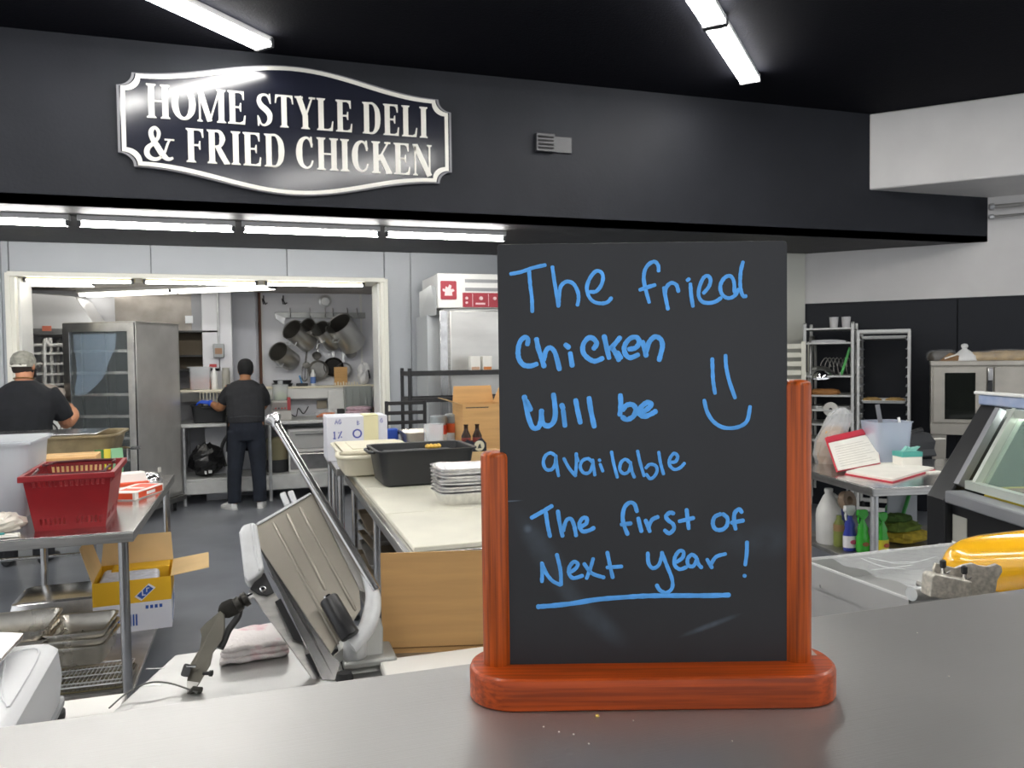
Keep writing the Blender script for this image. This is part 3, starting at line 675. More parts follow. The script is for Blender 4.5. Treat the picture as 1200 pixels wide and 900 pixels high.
# crumpled paper towels
def crumple(r, seed, sx=1, sy=1, sz=.6, n=10):
    rnd = random.Random(seed); rs = []
    for i in range(n+1):
        a = PI*i/n; ring = []
        for j in range(14):
            t = 2*PI*j/14; k = r*(.78+.34*rnd.random())
            ring.append(Vector((math.cos(t)*math.sin(a)*k*sx, math.sin(t)*math.sin(a)*k*sy, max(0, (1-math.cos(a))*r*sz*(.9+.2*rnd.random())))))
        rs.append(ring)
    return B().rings(rs)
for i, (x, y, s, l) in enumerate(((-1.02, 3.74, .075, 'crumpled white paper towel beside the front corner of red basket'), (-1.17, 3.70, .07, 'crumpled cream paper towel at the very left of the table front'), (-1.1, 3.83, .06, 'small crumpled paper towel just below the translucent tub'))):
    b = crumple(s, i+3, 1.15, .9, .55); o = solo('paper_towel', b, mat('towel_paper', srgb('e3dcd0'), .9, var=.12, scale=30), l, 'paper towel', 'crumpled paper towels on the left table', loc=(x, y, .9), smooth=0)
for v in ((.0, 0),):
    pt = thing('printed_wrapper', 'flat white wrapper with teal print beside the crumpled paper towels', 'wrapper', (-1.0, 3.64, .9), .2)
    obj('sheet', B().rings([[(x, y, z+.004*math.sin(x*60+y*40)) for x, y, z in ((-.06, -.03, 0), (.06, -.035, 0), (.065, .03, 0), (-.05, .035, 0))], [(x, y, z+.012+.006*math.sin(x*60)) for x, y, z in ((-.055, -.028, 0), (.055, -.03, 0), (.06, .026, 0), (-.045, .03, 0))]]), PAPER, pt, world=False, smooth=0)
    obj('print', B().box(-.03, -.015, .014, .01, .01, .018), mat('teal_print', srgb('3c9c9c'), .6), pt, world=False)
# ------------------------------------------------------------------ under the table
def hotel_pan(b, w, l, h, z, t=.002):
    return b.tub(w, l, h, t=t, taper=.93, rim=.012, r=.03, z=z)
def pan_stack(cx, cy, z, w, l, h, n, dz, group, labels, rz=0, m_=STEELW):
    for i in range(n):
        o = obj('steam_pan', hotel_pan(B(), w, l, h, 0), m_, None, smooth=40)
        o.location = (cx+random.uniform(-.006, .006), cy+random.uniform(-.006, .006), z+i*dz); o.rotation_euler = (0, 0, rz+random.uniform(-.02, .02))
        tag(o, labels[i], 'pan', group)
pan_stack(-1.17, 4.03, .2, .52, .32, .10, 4, .047, 'full size steam pans under the left table',
    ['bottom full-size pan of the wide stack under the left table', 'second full-size pan up in the wide stack under left table', 'third full-size pan up in the wide stack under left table', 'top full-size pan of the wide stack under the left table'])
pan_stack(-.80, 4.02, .255, .24, .30, .09, 3, .032, 'small steam pans stacked beside the wide pans',
    ['lowest small pan of the narrow stack behind the table leg', 'middle small pan of the narrow stack behind the table leg', 'top small pan of the narrow stack, open and empty'], -.06)
ip = thing('roasting_pan', 'long shallow steel pan turned upside down on the undershelf', 'pan', (-1.0, 4.92, .2), .03)
b = B().tub(.62, .42, .13, t=.003, taper=.9, rim=.01, r=.04)
b.v = [Vector((v.x, v.y, .13-v.z)) for v in b.v]; obj('pan', b, STEELP, ip, world=False, smooth=40)
# wire racks in a sheet pan
wr_ = thing('wire_rack_stack', 'dark oily wire cooling racks piled in a sheet pan at the undershelf front', 'rack', (-.79, 3.78, .2), -.03)
obj('sheet_pan', B().tub(.46, .30, .025, t=.002, taper=.96, rim=.008, r=.02), STEELD, wr_, world=False)
for k in range(2):
    b = B(); w_, l_ = .44, .27; z = .030+k*.02
    b.tube([(-w_/2, -l_/2, z), (w_/2, -l_/2, z), (w_/2, l_/2, z), (-w_/2, l_/2, z)], .004, 6, closed=True)
    for i in range(1, 26): x = -w_/2+w_*i/26; b.tube([(x, -l_/2, z), (x, l_/2, z)], .0016, 4)
    for j in (-.3, 0, .3): b.tube([(-w_/2, l_*j, z-.004), (w_/2, l_*j, z-.004)], .003, 5)
    obj('wire_grid', b, [mat('greasy_wire', srgb('6a6248'), .4, .7), ALU][k], wr_, world=False, smooth=0)
# yellow and white carton, open
yb_ = thing('open_carton', 'open cardboard carton with yellow top band and white lower half', 'box', (-.66, 4.66, .2), .06)
YEL = mat('carton_yellow', srgb('e6b21e'), .6); BLU = mat('print_blue', srgb('2c56a8'), .6); CWH = mat('carton_white', srgb('e2e2ea'), .65)
hw, hl, hh_ = .185, .19, .27
b = B().frame([(-hw, -hl, 0), (hw, -hl, 0), (hw, hl, 0), (-hw, hl, 0)], [(-hw+.004, -hl+.004, 0), (hw-.004, -hl+.004, 0), (hw-.004, hl-.004, 0), (-hw+.004, hl-.004, 0)], (0, 0, hh_*.55))
obj('carton_body', b.box(-hw+.003, -hl+.003, 0, hw-.003, hl-.003, .004), CWH, yb_, world=False, smooth=0)
b = B().frame([(-hw, -hl, hh_*.55), (hw, -hl, hh_*.55), (hw, hl, hh_*.55), (-hw, hl, hh_*.55)], [(-hw+.004, -hl+.004, hh_*.55), (hw-.004, -hl+.004, hh_*.55), (hw-.004, hl-.004, hh_*.55), (-hw+.004, hl-.004, hh_*.55)], (0, 0, hh_*.45))
obj('yellow_band', b, YEL, yb_, world=False, smooth=0)
def flap(a, b_, out, up, L=.15, t=.003):
    a, b_ = Vector(a), Vector(b_); d = (b_-a).normalized(); e = (Vector(out)+Vector((0, 0, up))).normalized()
    n_ = d.cross(e).normalized()*t
    return B().prism([a, b_, b_-d*.012+e*L, a+d*.012+e*L], n_)
obj('flap', flap((-hw, hl, hh_), (hw, hl, hh_), (0, .45, 0), 1, .16), CARDL, yb_, world=False, smooth=0)
obj('flap', flap((-hw, -hl, hh_), (-hw, hl, hh_), (-.3, 0, 0), 1, .19), CARDL, yb_, world=False, smooth=0)
obj('flap', flap((hw, hl, hh_), (hw, -hl, hh_), (1, 0, 0), .12, .19), CARDL, yb_, world=False, smooth=0)
obj('inner_bag', B().box(-.165, -.16, .2, .12, .13, .262), mat('blue_white_bag', srgb('d5d9e6'), .5, var=.2, scale=30), yb_, world=False, bevel=.02)
obj('yellow_insert', B().box(-.12, .05, .2, .17, .17, .275), YEL, yb_, world=False, bevel=.006)
f = -hl-.0012
p = [(.02, .185), (.075, .235), (.1, .215), (.045, .165)]
o = obj('badge', B().prism([(x, f, z) for x, z in p], (0, .0014, 0)), BLU, yb_, world=False, smooth=0)
obj('badge_outline', B().frame([(x*1.0+(x-.06)*.25, f+.0004, z+(z-.2)*.25) for x, z in p], [(x, f+.0004, z) for x, z in p], (0, .001, 0)), CWH, yb_, world=False, smooth=0)
obj('badge_letter', B().box(.045, f-.0006, .183, .05, f, .21).box(.05, f-.0006, .183, .062, f, .188).box(.066, f-.0006, .2, .07, f, .222).box(.07, f-.0006, .218, .08, f, .222), CWH, yb_, world=False)
b = B()
for k in range(4): b.box(.06+k*.022, f, .112, .074+k*.022, f+.001, .13); 
for k in range(4): b.box(.063+k*.022, f-.0006, .115, .071+k*.022, f+.0003, .127) if k < 0 else None
for k in range(9): b.box(-.1+k*.014, f, .03, -.1+k*.014+.008, f+.001, .09)
bpz = obj('blue_print', b, BLU, yb_, world=False, smooth=0); bpz['kind'] = 'stuff'
b = B(); f = hw+.0002
for k in range(5): b.box(f, -.13+k*.055, .02+k*.012, f+.001, -.09+k*.055, .05+k*.012)
b.lathe([(.04, 0), (.04, .001)], (f, .02, .11), (1, 0, 0), 16)
obj('side_print', b, mat('print_pale_blue', srgb('8ea3d0'), .6), yb_, world=False, smooth=0)
# white bag hanging below the left edge
wb_ = solo('plastic_bag', crumple(.11, 21, 1.3, .8, .5), mat('white_bag', srgb('dedede'), .5), 'thin white plastic bag on a low cart at the far left under the table', 'bag', loc=(-1.62, 5.25, .62), smooth=0)
# ------------------------------------------------------------------ long steel tub on a wheeled cart
tc_ = thing('utility_tub', 'long greasy steel tub on a wheeled cart in front of the man', 'tub', (-1.72, 6.2, 0))
TUBM = mat('greasy_tub_steel', srgb('a89775'), .35, .6, var=.35, scale=6)
b = B().tub(1.56, .56, .34, t=.004, taper=.9, rim=.022, r=.08, z=.77); b.v = [v+Vector((-1.72, 6.2, 0)) for v in b.v]
obj('tub', b, TUBM, tc_, smooth=40)
obj('cover', B().box(-2.48, 5.95, 1.112, -1.05, 6.42, 1.122), STEELP, tc_, bevel=.004)
for x in (-2.4, -1.1):
    for y in (5.98, 6.42):
        l = obj('leg', B().tube([(x, y, .13), (x, y, .8)], .018, 10), STEELP, tc_)
        obj('caster', B().lathe([(.03, -.014), (.055, -.012), (.055, .012), (.03, .014)], (x, y-.02, .055), (1, 0, 0), 18), RUBBER, l)
        obj('fork', B().box(x-.02, y-.04, .06, x-.016, y, .13).box(x+.016, y-.04, .06, x+.02, y, .13).box(x-.03, y-.03, .125, x+.03, y+.03, .135), STEELP, l)
for y in (5.98, 6.42): obj('crossbar', B().tube([(-2.4, y, .3), (-1.1, y, .3)], .012, 8), STEELP, tc_)
obj('drain_handle', B().tube([(-.93, 6.1, 1.0), (-.86, 6.05, 1.0), (-.80, 6.05, 1.0)], .012, 8).tube([(-.88, 6.05, 1.0), (-.88, 6.05, .92)], .008, 8), STEELP, tc_)
# ------------------------------------------------------------------ steel cabinet with open glass door
ang = math.radians(-24)     # its long side runs 24 degrees off the room
Cc = oz(.12, 165, 601)
hc = thing('holding_cabinet', 'tall wheeled stainless cabinet with glass door in kitchen opening', 'cabinet', (Cc.x, Cc.y, 0), ang)
cw, cdp, z0, z1 = .74, .80, .17, 2.0    # extends to -x (door face) and +y (depth)
b = B().box(-.03, 0, z0, 0, cdp, z1).box(-cw, 0, z0, -cw+.03, cdp, z1).box(-cw, 0, z1-.03, 0, cdp, z1).box(-cw, 0, z0, 0, cdp, z0+.04).box(-cw, cdp-.03, z0, 0, cdp, z1)
CABM = mat('cabinet_steel', (.60, .59, .57), .3, .6, var=.12, scale=3); CABI = mat('cabinet_interior_shade', (.10, .10, .10), .35, .5)
obj('body', b, CABM, hc, world=False, bevel=.003)
obj('liner', B().box(-cw+.031, cdp-.04, z0+.045, -.031, cdp-.031, z1-.035).box(-cw+.031, .03, z0+.045, -cw+.034, cdp-.04, z1-.035).box(-.034, .03, z0+.045, -.031, cdp-.04, z1-.035), CABI, hc, world=False)  # added dark sheets put the interior's shade into colour
obj('base_frame', B().box(-cw-.02, -.03, .11, .03, cdp+.02, .165), STEEL, hc, world=False, bevel=.004)
dr = obj('door', B().frame([(-cw, -.035, z0+.03), (0, -.035, z0+.03), (0, -.035, z1-.01), (-cw, -.035, z1-.01)], [(-cw+.07, -.035, z0+.1), (-.07, -.035, z0+.1), (-.07, -.035, z1-.1), (-cw+.07, -.035, z1-.1)], (0, .03, 0)), STEELP, hc, world=False, smooth=0, bevel=.003)
obj('pane', B().box(-cw+.07, -.024, z0+.1, -.07, -.018, z1-.1), mat('cabinet_glass', (.35, .4, .42), .04, alpha=.12, spec=.9), dr, world=False)
obj('hinge', B().box(-.012, -.045, z1-.3, .006, -.02, z1-.15), STEELP, dr, world=False, bevel=.002)
obj('hinge', B().box(-.012, -.045, z0+.12, .006, -.02, z0+.27), STEELP, dr, world=False, bevel=.002)
obj('handle', B().tube([(-cw+.03, -.035, 1.0), (-cw+.03, -.08, 1.02), (-cw+.03, -.08, 1.2), (-cw+.03, -.035, 1.22)], .009, 8), CHROME, dr, world=False)
for k in range(7):
    z = .42+k*.215
    obj('shelf', B().box(-cw+.035, .04, z, -.035, cdp-.04, z+.012).box(-cw+.035, .035, z-.012, -.035, .045, z+.016), STEELP, hc, world=False)
for yy in (.2, .6):
    for s in (0,): obj('slide_post', B().box(-.05, yy-.015, z0+.05, -.035, yy+.015, z1-.05).box(-cw+.035, yy-.015, z0+.05, -cw+.05, yy+.015, z1-.05), BLACKM, hc, world=False)
for x in (-cw+.06, -.05):
    for y in (.03, cdp-.08):
        obj('caster', B().lathe([(.02, -.016), (.052, -.014), (.052, .014), (.02, .016)], (x, y, .052), (math.cos(.4), math.sin(.4), 0), 18).box(x-.03, y-.03, .09, x+.03, y+.03, .112), RUBBER, hc, world=False)
obj('side_sticker', B().box(.0005, .32, .47, .002, .38, .52), PAPER, hc, world=False)
# crumpled film inside the door glass, bluish-white highlight painted into its colour
o = obj('hanging_film', B().rings([[(-cw+.1+.02*math.sin(z*9+k), .0+.02*k+.01*math.sin(z*31), z) for k, _ in enumerate(range(3))]+[(-cw+.1+w_, .0+.015*math.sin(z*23), z)] for z, w_ in ((1.28, .1), (1.36, .2), (1.45, .28), (1.6, .36), (1.75, .42), (1.88, .45))]), mat('film_blue_highlight', srgb('a9c4e0'), .1, alpha=.32, spec=.9, bump=.5, bscale=25), hc, world=False, smooth=60)
# ================================================================== PEOPLE
SKIN1 = mat('skin_tan', srgb('b9805f'), .55, var=.06); SKIN2 = mat('skin_brown', srgb('a06f4c'), .55, var=.06)
SHIRT = mat('black_cotton', srgb('16181d'), .9, var=.2, scale=12, bump=.2, bscale=25); TROU = mat('dark_denim', srgb('1b212d'), .9, var=.25, scale=10, bump=.2, bscale=30)
CHAR = mat('charcoal_cotton', srgb('26272b'), .9, var=.15, scale=12, bump=.2, bscale=25)
def ell(c, rx, ry, n=14, tilt=(0, 0), rz=0):
    c = Vector(c); o = []
    for j in range(n):
        a = 2*PI*j/n; x, y = rx*math.cos(a), ry*math.sin(a)
        x, y = x*math.cos(rz)-y*math.sin(rz), x*math.sin(rz)+y*math.cos(rz)
        o.append(c+Vector((x, y, x*tilt[0]+y*tilt[1])))
    return o
def loft(b, lst, n=14, rz=0): return b.rings([ell(c, rx, ry, n, rz=rz) for c, rx, ry in lst])
def limb(b, pts, rs, n=10): return b.tube(cat_rom(pts, 3), [rs[min(int(i/3), len(rs)-2)]*(1-(i % 3)/3)+rs[min(int(i/3)+1, len(rs)-1)]*((i % 3)/3) if i < 3*(len(pts)-1) else rs[-1] for i in range(3*(len(pts)-1)+1)], n)
def remesh(o, v=.012, smooth_it=3):
    md = o.modifiers.new('union', 'REMESH'); md.mode = 'VOXEL'; md.voxel_size = v; md.use_smooth_shade = True
    if smooth_it: s = o.modifiers.new('smooth', 'SMOOTH'); s.iterations = smooth_it; s.factor = .5
    return o
def head(b, c, s=1, face=(0, 1)):
    """skull, jaw, nose, ears and brow; face direction fx, fy"""
    c = Vector(c); fx, fy = face; F_ = Vector((fx, fy, 0)).normalized(); R_ = Vector((F_.y, -F_.x, 0)); U_ = Vector((0, 0, 1))
    rs = []
    for z, rx, ry, dy in ((-.115, .03, .035, .035), (-.105, .045, .052, .03), (-.08, .058, .072, .02), (-.04, .068, .088, .008), (0, .075, .097, 0), (.045, .077, .1, -.004), (.08, .07, .09, -.008), (.105, .05, .065, -.01), (.118, .02, .03, -.01)):
        rs.append([c+(R_*rx*math.cos(a)+F_*(ry*math.sin(a)+dy)+U_*z)*s for a in [2*PI*j/16 for j in range(16)]])
    b.rings(rs)
    b.tube([c+(F_*.095+U_*.02)*s, c+(F_*.113-U_*.02)*s, c+(F_*.1-U_*.03)*s], [.008*s, .014*s, .009*s], 8)
    b.tube([c+(F_*.093-U_*.058+R_*-.025)*s, c+(F_*.1-U_*.056)*s, c+(F_*.093-U_*.058+R_*.025)*s], .007*s, 6)
    for k in (-1, 1):
        b.rings([[c+(R_*k*(.078+.012*math.sin(t))+F_*(-.005+.018*math.cos(a)*r_)+U_*(-.005+.032*math.sin(a)*r_))*s for a in [2*PI*j/8 for j in range(8)]] for t, r_ in ((0, .8), (.8, 1), (1.57, .75))])
def eyes(parent, c, s, face):
    c = Vector(c); F_ = Vector((*face, 0)).normalized(); R_ = Vector((F_.y, -F_.x, 0))
    for k in (-1, 1): obj('eye', B().lathe([(.002, -.01), (.011, -.004), (.013, .0), (.011, .006), (.003, .011)], c+(F_*.09+R_*k*.032+Vector((0, 0, .008)))*s, F_, 10), mat('eye_white', srgb('d8d5cf'), .2), parent)
def hand(b, wrist, d, palm_n, s=1, curl=.5, side=1):
    """palm plus five unequal, bent fingers"""
    w_ = Vector(wrist); d = Vector(d).normalized(); n_ = Vector(palm_n); n_ = (n_-d*n_.dot(d)).normalized(); x = d.cross(n_)*side
    b.rings([[w_+d*t*s+(x*rx*math.cos(a)+n_*ry*math.sin(a))*s for a in [2*PI*j/10 for j in range(10)]] for t, rx, ry in ((-.02, .026, .02), (.02, .034, .017), (.06, .042, .016), (.09, .042, .013), (.098, .036, .01))])
    for off, L_ in ((-.031, .068), (-.011, .078), (.01, .073), (.029, .058)):
        p = w_+(d*.088+x*off)*s; pts = [p]; q = d.copy()
        for k, f_ in enumerate((.45, .32, .25)):
            q = (q+n_*curl*(.5+.3*k)).normalized(); pts.append(pts[-1]+q*L_*f_*s)
        b.tube(pts, [.0095*s, .009*s, .0085*s, .007*s], 7)
    p = w_+(d*.025-x*.03)*s
    b.tube([p, p+(d*.025-x*.022+n_*.008)*s, p+(d*.052-x*.03+n_*.02)*s, p+(d*.07-x*.026+n_*.034)*s], [.013*s, .012*s, .0105*s, .008*s], 7)
def shoe(b, heel, toe_dir, s=1):
    h = Vector(heel); d = Vector((*toe_dir, 0)).normalized(); x = Vector((d.y, -d.x, 0)); U_ = Vector((0, 0, 1))
    b.rings([[h+(d*t+x*rx*math.cos(a)+U_*(max(-.0, 0)+hz*.5+hz*.5*math.sin(a)))*s for a in [2*PI*j/12 for j in range(12)]] for t, rx, hz in ((-.045, .022, .06), (-.03, .036, .085), (.02, .04, .1), (.07, .043, .085), (.13, .05, .06), (.18, .047, .05), (.215, .03, .036), (.225, .012, .02))])
# ---- the woman at the kitchen bench, seen from behind, left arm reaching to the tub
wx, wy = -.14, 9.0
wm = thing('person', 'person in charcoal tee and dark jeans with a blue glove, facing kitchen bench', 'person', (wx, wy, 0))
def V(x, y, z): return (wx+x, wy+y, z)
b = B()
loft(b, [(V(0, .02, .80), .175, .12), (V(0, .02, .9), .185, .13), (V(0, .03, 1.0), .18, .125), (V(0, .06, 1.12), .178, .12), (V(-.01, .1, 1.23), .19, .12), (V(-.01, .14, 1.32), .175, .105), (V(-.01, .16, 1.365), .1, .08), (V(0, .18, 1.40), .056, .058), (V(0, .20, 1.46), .05, .054)])
for s, fx in ((-1, -.135), (1, .125)):
    limb(b, [V(s*.085, .02, .86), V(s*.1, .03, .65), V(fx*.9, 0, .45), V(fx, -.02, .25), V(fx, -.03, .06)], [.1, .085, .062, .056, .04], 12)
hc_ = V(.005, .24, 1.49); head(b, hc_, .95, (-.35, 1))
limb(b, [V(-.15, .14, 1.31), V(-.22, .17, 1.2), V(-.265, .2, 1.09), V(-.32, .25, 1.11), V(-.37, .29, 1.14)], [.058, .054, .048, .041, .03], 10)
limb(b, [V(.15, .14, 1.31), V(.2, .2, 1.18), V(.18, .27, 1.08), V(.1, .38, 1.06), V(.04, .44, 1.05)], [.055, .048, .043, .036, .028], 10)
hand(b, V(.03, .45, 1.05), (-.6, 1, -.2), (0, 0, -1), .95, .6)
hand(b, V(-.37, .29, 1.14), (-1, .25, .15), (0, .3, -1), .9, .8)
remesh(obj('body', b, SKIN2, wm, smooth=60), .0075, 1)
eyes(wm, hc_, .93, (-.35, 1))
b = B(); hand(b, V(-.372, .29, 1.14), (-1, .25, .15), (0, .3, -1), 1.06, .8); b.tube([V(-.345, .27, 1.125), V(-.385, .3, 1.145)], [.036, .034], 10)
g_ = remesh(obj('glove', b, mat('blue_nitrile', srgb('1d4fc4'), .4), wm, smooth=60), .007, 1); g_['label'] = 'blue nitrile glove'
b = B()
loft(b, [(V(0, .02, .93), .195, .145), (V(0, .03, 1.02), .198, .145), (V(0, .06, 1.12), .2, .14), (V(-.01, .1, 1.23), .208, .138), (V(-.01, .14, 1.31), .195, .122), (V(-.01, .16, 1.36), .14, .1), (V(0, .18, 1.39), .075, .075)])
limb(b, [V(-.13, .14, 1.30), V(-.195, .165, 1.22), V(-.24, .19, 1.14)], [.078, .074, .068], 10); limb(b, [V(.13, .14, 1.30), V(.19, .19, 1.2), V(.19, .24, 1.12)], [.078, .072, .068], 10)
remesh(obj('t_shirt', b, CHAR, wm, smooth=60), .012, 2)
b = B(); loft(b, [(V(0, .02, .74), .15, .12), (V(0, .02, .85), .188, .142), (V(0, .02, .95), .18, .136), (V(0, .03, 1.0), .165, .125)])
for s, fx in ((-1, -.135), (1, .125)):
    limb(b, [V(s*.09, .02, .84), V(s*.105, .03, .65), V(fx*.92, 0, .45), V(fx, -.02, .25), V(fx, -.03, .07)], [.112, .098, .08, .074, .072], 12)
remesh(obj('jeans', b, TROU, wm, smooth=60), .012, 2)
b = B().rings([[V(-.205+.0*k, .0, .62), V(-.215, .1, .61), V(-.17, .16, .61), V(.17, .18, .6), V(.2, .08, .62), V(.185, .1, .62), V(.15, .165, .62), V(-.16, .145, .62)], [V(-.19, -.02, .98), V(-.2, .08, .98), V(-.16, .16, .98), V(.16, .18, .98), V(.19, .06, .98), V(.17, .06, .98), V(.13, .15, .98), V(-.15, .13, .98)]])
obj('apron', b, SHIRT, wm, smooth=30)
obj('apron_tie', B().tube([V(.19*math.cos(a), .03+.145*math.sin(a), 1.0+.006*math.sin(a*3)) for a in [2*PI*k/20 for k in range(20)]], .006, 6, closed=True), mat('apron_tape', srgb('3a3b40'), .9), wm)
for s, fx, td in ((-1, -.15, (-.55, .9)), (1, .13, (.12, 1))):
    b = B(); shoe(b, V(fx+.02*s*0, -.03, 0), td, .98); sh_ = remesh(obj('shoe', b, mat('white_trainer', srgb('e4e4e2'), .55), wm, smooth=60), .008, 1)
    obj('sole', B().prism([(wx+fx+x, wy-.03+y, .0) for x, y in [(math.cos(math.atan2(td[1], td[0])-PI/2)*u-math.sin(math.atan2(td[1], td[0])-PI/2)*v, math.sin(math.atan2(td[1], td[0])-PI/2)*u+math.cos(math.atan2(td[1], td[0])-PI/2)*v) for u, v in ((-.03, -.045), (.03, -.045), (.042, .02), (.05, .12), (.035, .2), (0, .22), (-.035, .2), (-.05, .12), (-.042, .02))]], (0, 0, .018)), mat('sole_white', srgb('c8c8c6'), .7), sh_, smooth=30)
c = Vector(hc_)
b = B().rings([[c+Vector((math.cos(a)*r_, math.sin(a)*r_*1.22-.012, z))*1.03 for a in [2*PI*j/18 for j in range(18)]] for z, r_ in ((-.055, .055), (-.04, .07), (.0, .081), (.05, .084), (.09, .074), (.118, .05), (.13, .015))])
remesh(obj('hair_net', b, mat('black_hair_cap', srgb('101013'), .8, bump=.5, bscale=60), wm, smooth=60), .01, 1)
obj('mask_ear_loop', B().tube([c+Vector((.075, .0, .01)), c+Vector((.082, .03, .0)), c+Vector((.075, .075, -.02))], .005, 6), PAPER, wm)
# ---- the man with the cap at the left edge
mx_, my_ = -1.80, 7.16
mn = thing('person', 'person in black tee and grey cap seen from behind at the left edge', 'person', (mx_, my_, 0))
def V(x, y, z): return (mx_+x, my_+y, z)
b = B()
loft(b, [(V(0, 0, .82), .19, .14), (V(0, 0, .95), .2, .145), (V(0, .02, 1.1), .19, .135), (V(0, .05, 1.25), .21, .135), (V(0, .08, 1.37), .2, .12), (V(0, .09, 1.43), .11, .085), (V(0, .1, 1.47), .062, .062), (V(0, .11, 1.53), .058, .06)])
for s in (-1, 1): limb(b, [V(s*.1, 0, .88), V(s*.12, .02, .65), V(s*.13, 0, .45), V(s*.13, -.02, .25), V(s*.13, -.03, .06)], [.11, .095, .07, .062, .045], 12)
hc_ = V(-.01, .14, 1.575); head(b, hc_, .98, (.25, 1))
limb(b, [V(.19, .08, 1.37), V(.26, .12, 1.22), V(.27, .2, 1.1), V(.3, .36, 1.15), V(.27, .46, 1.2)], [.062, .056, .05, .042, .03], 10)
limb(b, [V(-.19, .08, 1.37), V(-.26, .12, 1.22), V(-.24, .22, 1.1), V(-.12, .38, 1.13), V(-.06, .45, 1.14)], [.062, .056, .05, .042, .03], 10)
hand(b, V(.27, .46, 1.2), (-.2, 1, .2), (-1, 0, -.4), 1, .6); hand(b, V(-.06, .45, 1.14), (.5, 1, 0), (0, 0, -1), 1, .6, -1)
remesh(obj('body', b, SKIN1, mn, smooth=60), .008, 1)
eyes(mn, hc_, .98, (.25, 1))
b = B()
loft(b, [(V(0, 0, .86), .22, .17), (V(0, 0, .98), .222, .168), (V(0, .02, 1.1), .212, .16), (V(0, .05, 1.25), .235, .158), (V(0, .08, 1.36), .225, .14), (V(0, .09, 1.43), .14, .11), (V(0, .1, 1.465), .078, .078)])
for s in (-1, 1): limb(b, [V(s*.17, .08, 1.37), V(s*.235, .11, 1.26), V(s*.27, .15, 1.15)], [.08, .078, .076], 10)
remesh(obj('t_shirt', b, SHIRT, mn, smooth=60), .012, 2)
b = B(); loft(b, [(V(0, 0, .75), .17, .13), (V(0, 0, .9), .215, .16), (V(0, 0, .95), .2, .15)])
for s in (-1, 1): limb(b, [V(s*.1, 0, .86), V(s*.12, .02, .65), V(s*.13, 0, .45), V(s*.13, -.02, .25), V(s*.13, -.03, .05)], [.12, .11, .09, .082, .08], 12)
remesh(obj('trousers', b, CHAR, mn, smooth=60), .013, 2)
for s in (-1, 1):
    b = B(); shoe(b, V(s*.13, -.03, 0), (s*.15, 1), 1.1); remesh(obj('shoe', b, BLACKP, mn, smooth=60), .01, 1)
c = Vector(hc_); fd = Vector((.25, 1, 0)).normalized(); rd = Vector((fd.y, -fd.x, 0))
b = B().rings([[c+(rd*math.cos(a)*r_+fd*(math.sin(a)*r_*1.2-.006)+Vector((0, 0, z))) for a in [2*PI*j/18 for j in range(18)]] for z, r_ in ((-.05, .066), (-.03, .075), (0, .0775))])
obj('hair', b, mat('short_dark_hair', srgb('2a211c'), .85), mn, smooth=60)
b = B().rings([[c+(rd*math.cos(a)*r_+fd*(math.sin(a)*r_*1.22-.004)+Vector((0, 0, z))) for a in [2*PI*j/20 for j in range(20)]] for z, r_ in ((-.002, .085), (.03, .088), (.07, .083), (.105, .064), (.125, .03), (.13, .008))])
cp_ = obj('cap', b, mat('grey_cap', srgb('8f8e84'), .85, var=.3, scale=30), mn, smooth=60)
obj('visor', B().prism([c+rd*x+fd*y+Vector((0, 0, .0)) for x, y in ((-.07, .07), (-.05, .15), (0, .175), (.05, .15), (.07, .07))], (0, 0, .006)), mat('dark_visor', srgb('3a3a38'), .8), cp_, smooth=0)
obj('back_opening', B().rings([[c+(rd*math.cos(a)*r_-fd*(.087+.012)*1.0*e+Vector((0, 0, .012+.03*math.sin(a)*r_*14))) for a in [PI*j/8 for j in range(9)]] for r_, e in ((.04, 1.0), (.04, 1.07))]), mat('short_dark_hair', (0, 0, 0)), cp_, smooth=0)
obj('adjuster_strap', B().tube([c+rd*math.cos(a)*.088-fd*math.sin(a)*.107+Vector((0, 0, .008)) for a in [PI*(.25+.5*j/8) for j in range(9)]], .009, 6), PAPER, cp_)
obj('face_mask', B().rings([[c+(rd*x+fd*y+Vector((0, 0, z))) for x, y, z in ((-.06, .075, -.09), (-.075, .05, -.02), (0, .122, -.0), (.075, .05, -.02), (.06, .075, -.09), (0, .11, -.105))], [c+(rd*x+fd*y+Vector((0, 0, z))) for x, y, z in ((-.055, .06, -.085), (-.068, .04, -.02), (0, .09, -.0), (.068, .04, -.02), (.055, .06, -.085), (0, .09, -.1))]]), BLACKP, mn, smooth=40)
obj('neck_chain', B().tube([V(.075*math.cos(a), .105+.075*math.sin(a), 1.478-.01*math.sin(a)) for a in [2*PI*k/20 for k in range(20)]], .004, 5, closed=True), mat('dull_gold', srgb('9a7a3a'), .3, .9), mn)
# ================================================================== KITCHEN BEYOND THE OPENING
YB = YK
kbn = thing('work_bench', 'long white-topped steel work bench against the far kitchen wall', 'table', (.3, 9.5, 0))
BENCH = mat('bench_white_steel', srgb('c9cac8'), .35, .3, var=.08)
obj('worktop', B().box(-.85, 9.3, .87, 1.45, 10.05, .91), BENCH, kbn, bevel=.006)
obj('lower_shelf', B().box(-.85, 9.32, .27, 1.45, 10.0, .3).box(-.85, 9.32, .13, 1.45, 9.34, .27), BENCH, kbn, bevel=.004)
for x in (-.8, .105, 1.35):
    for y in (9.33, 10.0): l = obj('leg', B().tube([(x, y, .02), (x, y, .87)], .02, 12), ALU, kbn); obj('foot', B().lathe([(.016, 0), (.024, .01), (.02, .03)], (x, y, 0)), ALU, l)
LGY = 9.40
lg = thing('wall_ledge', 'white tiled ledge running along the kitchen wall above the bench', 'shelf', (.3, YB-.1, 1.2))
obj('ledge_top', B().box(-.85, YB-.24, 1.255, 1.49, YB, 1.28), CREAM, lg, bevel=.005)
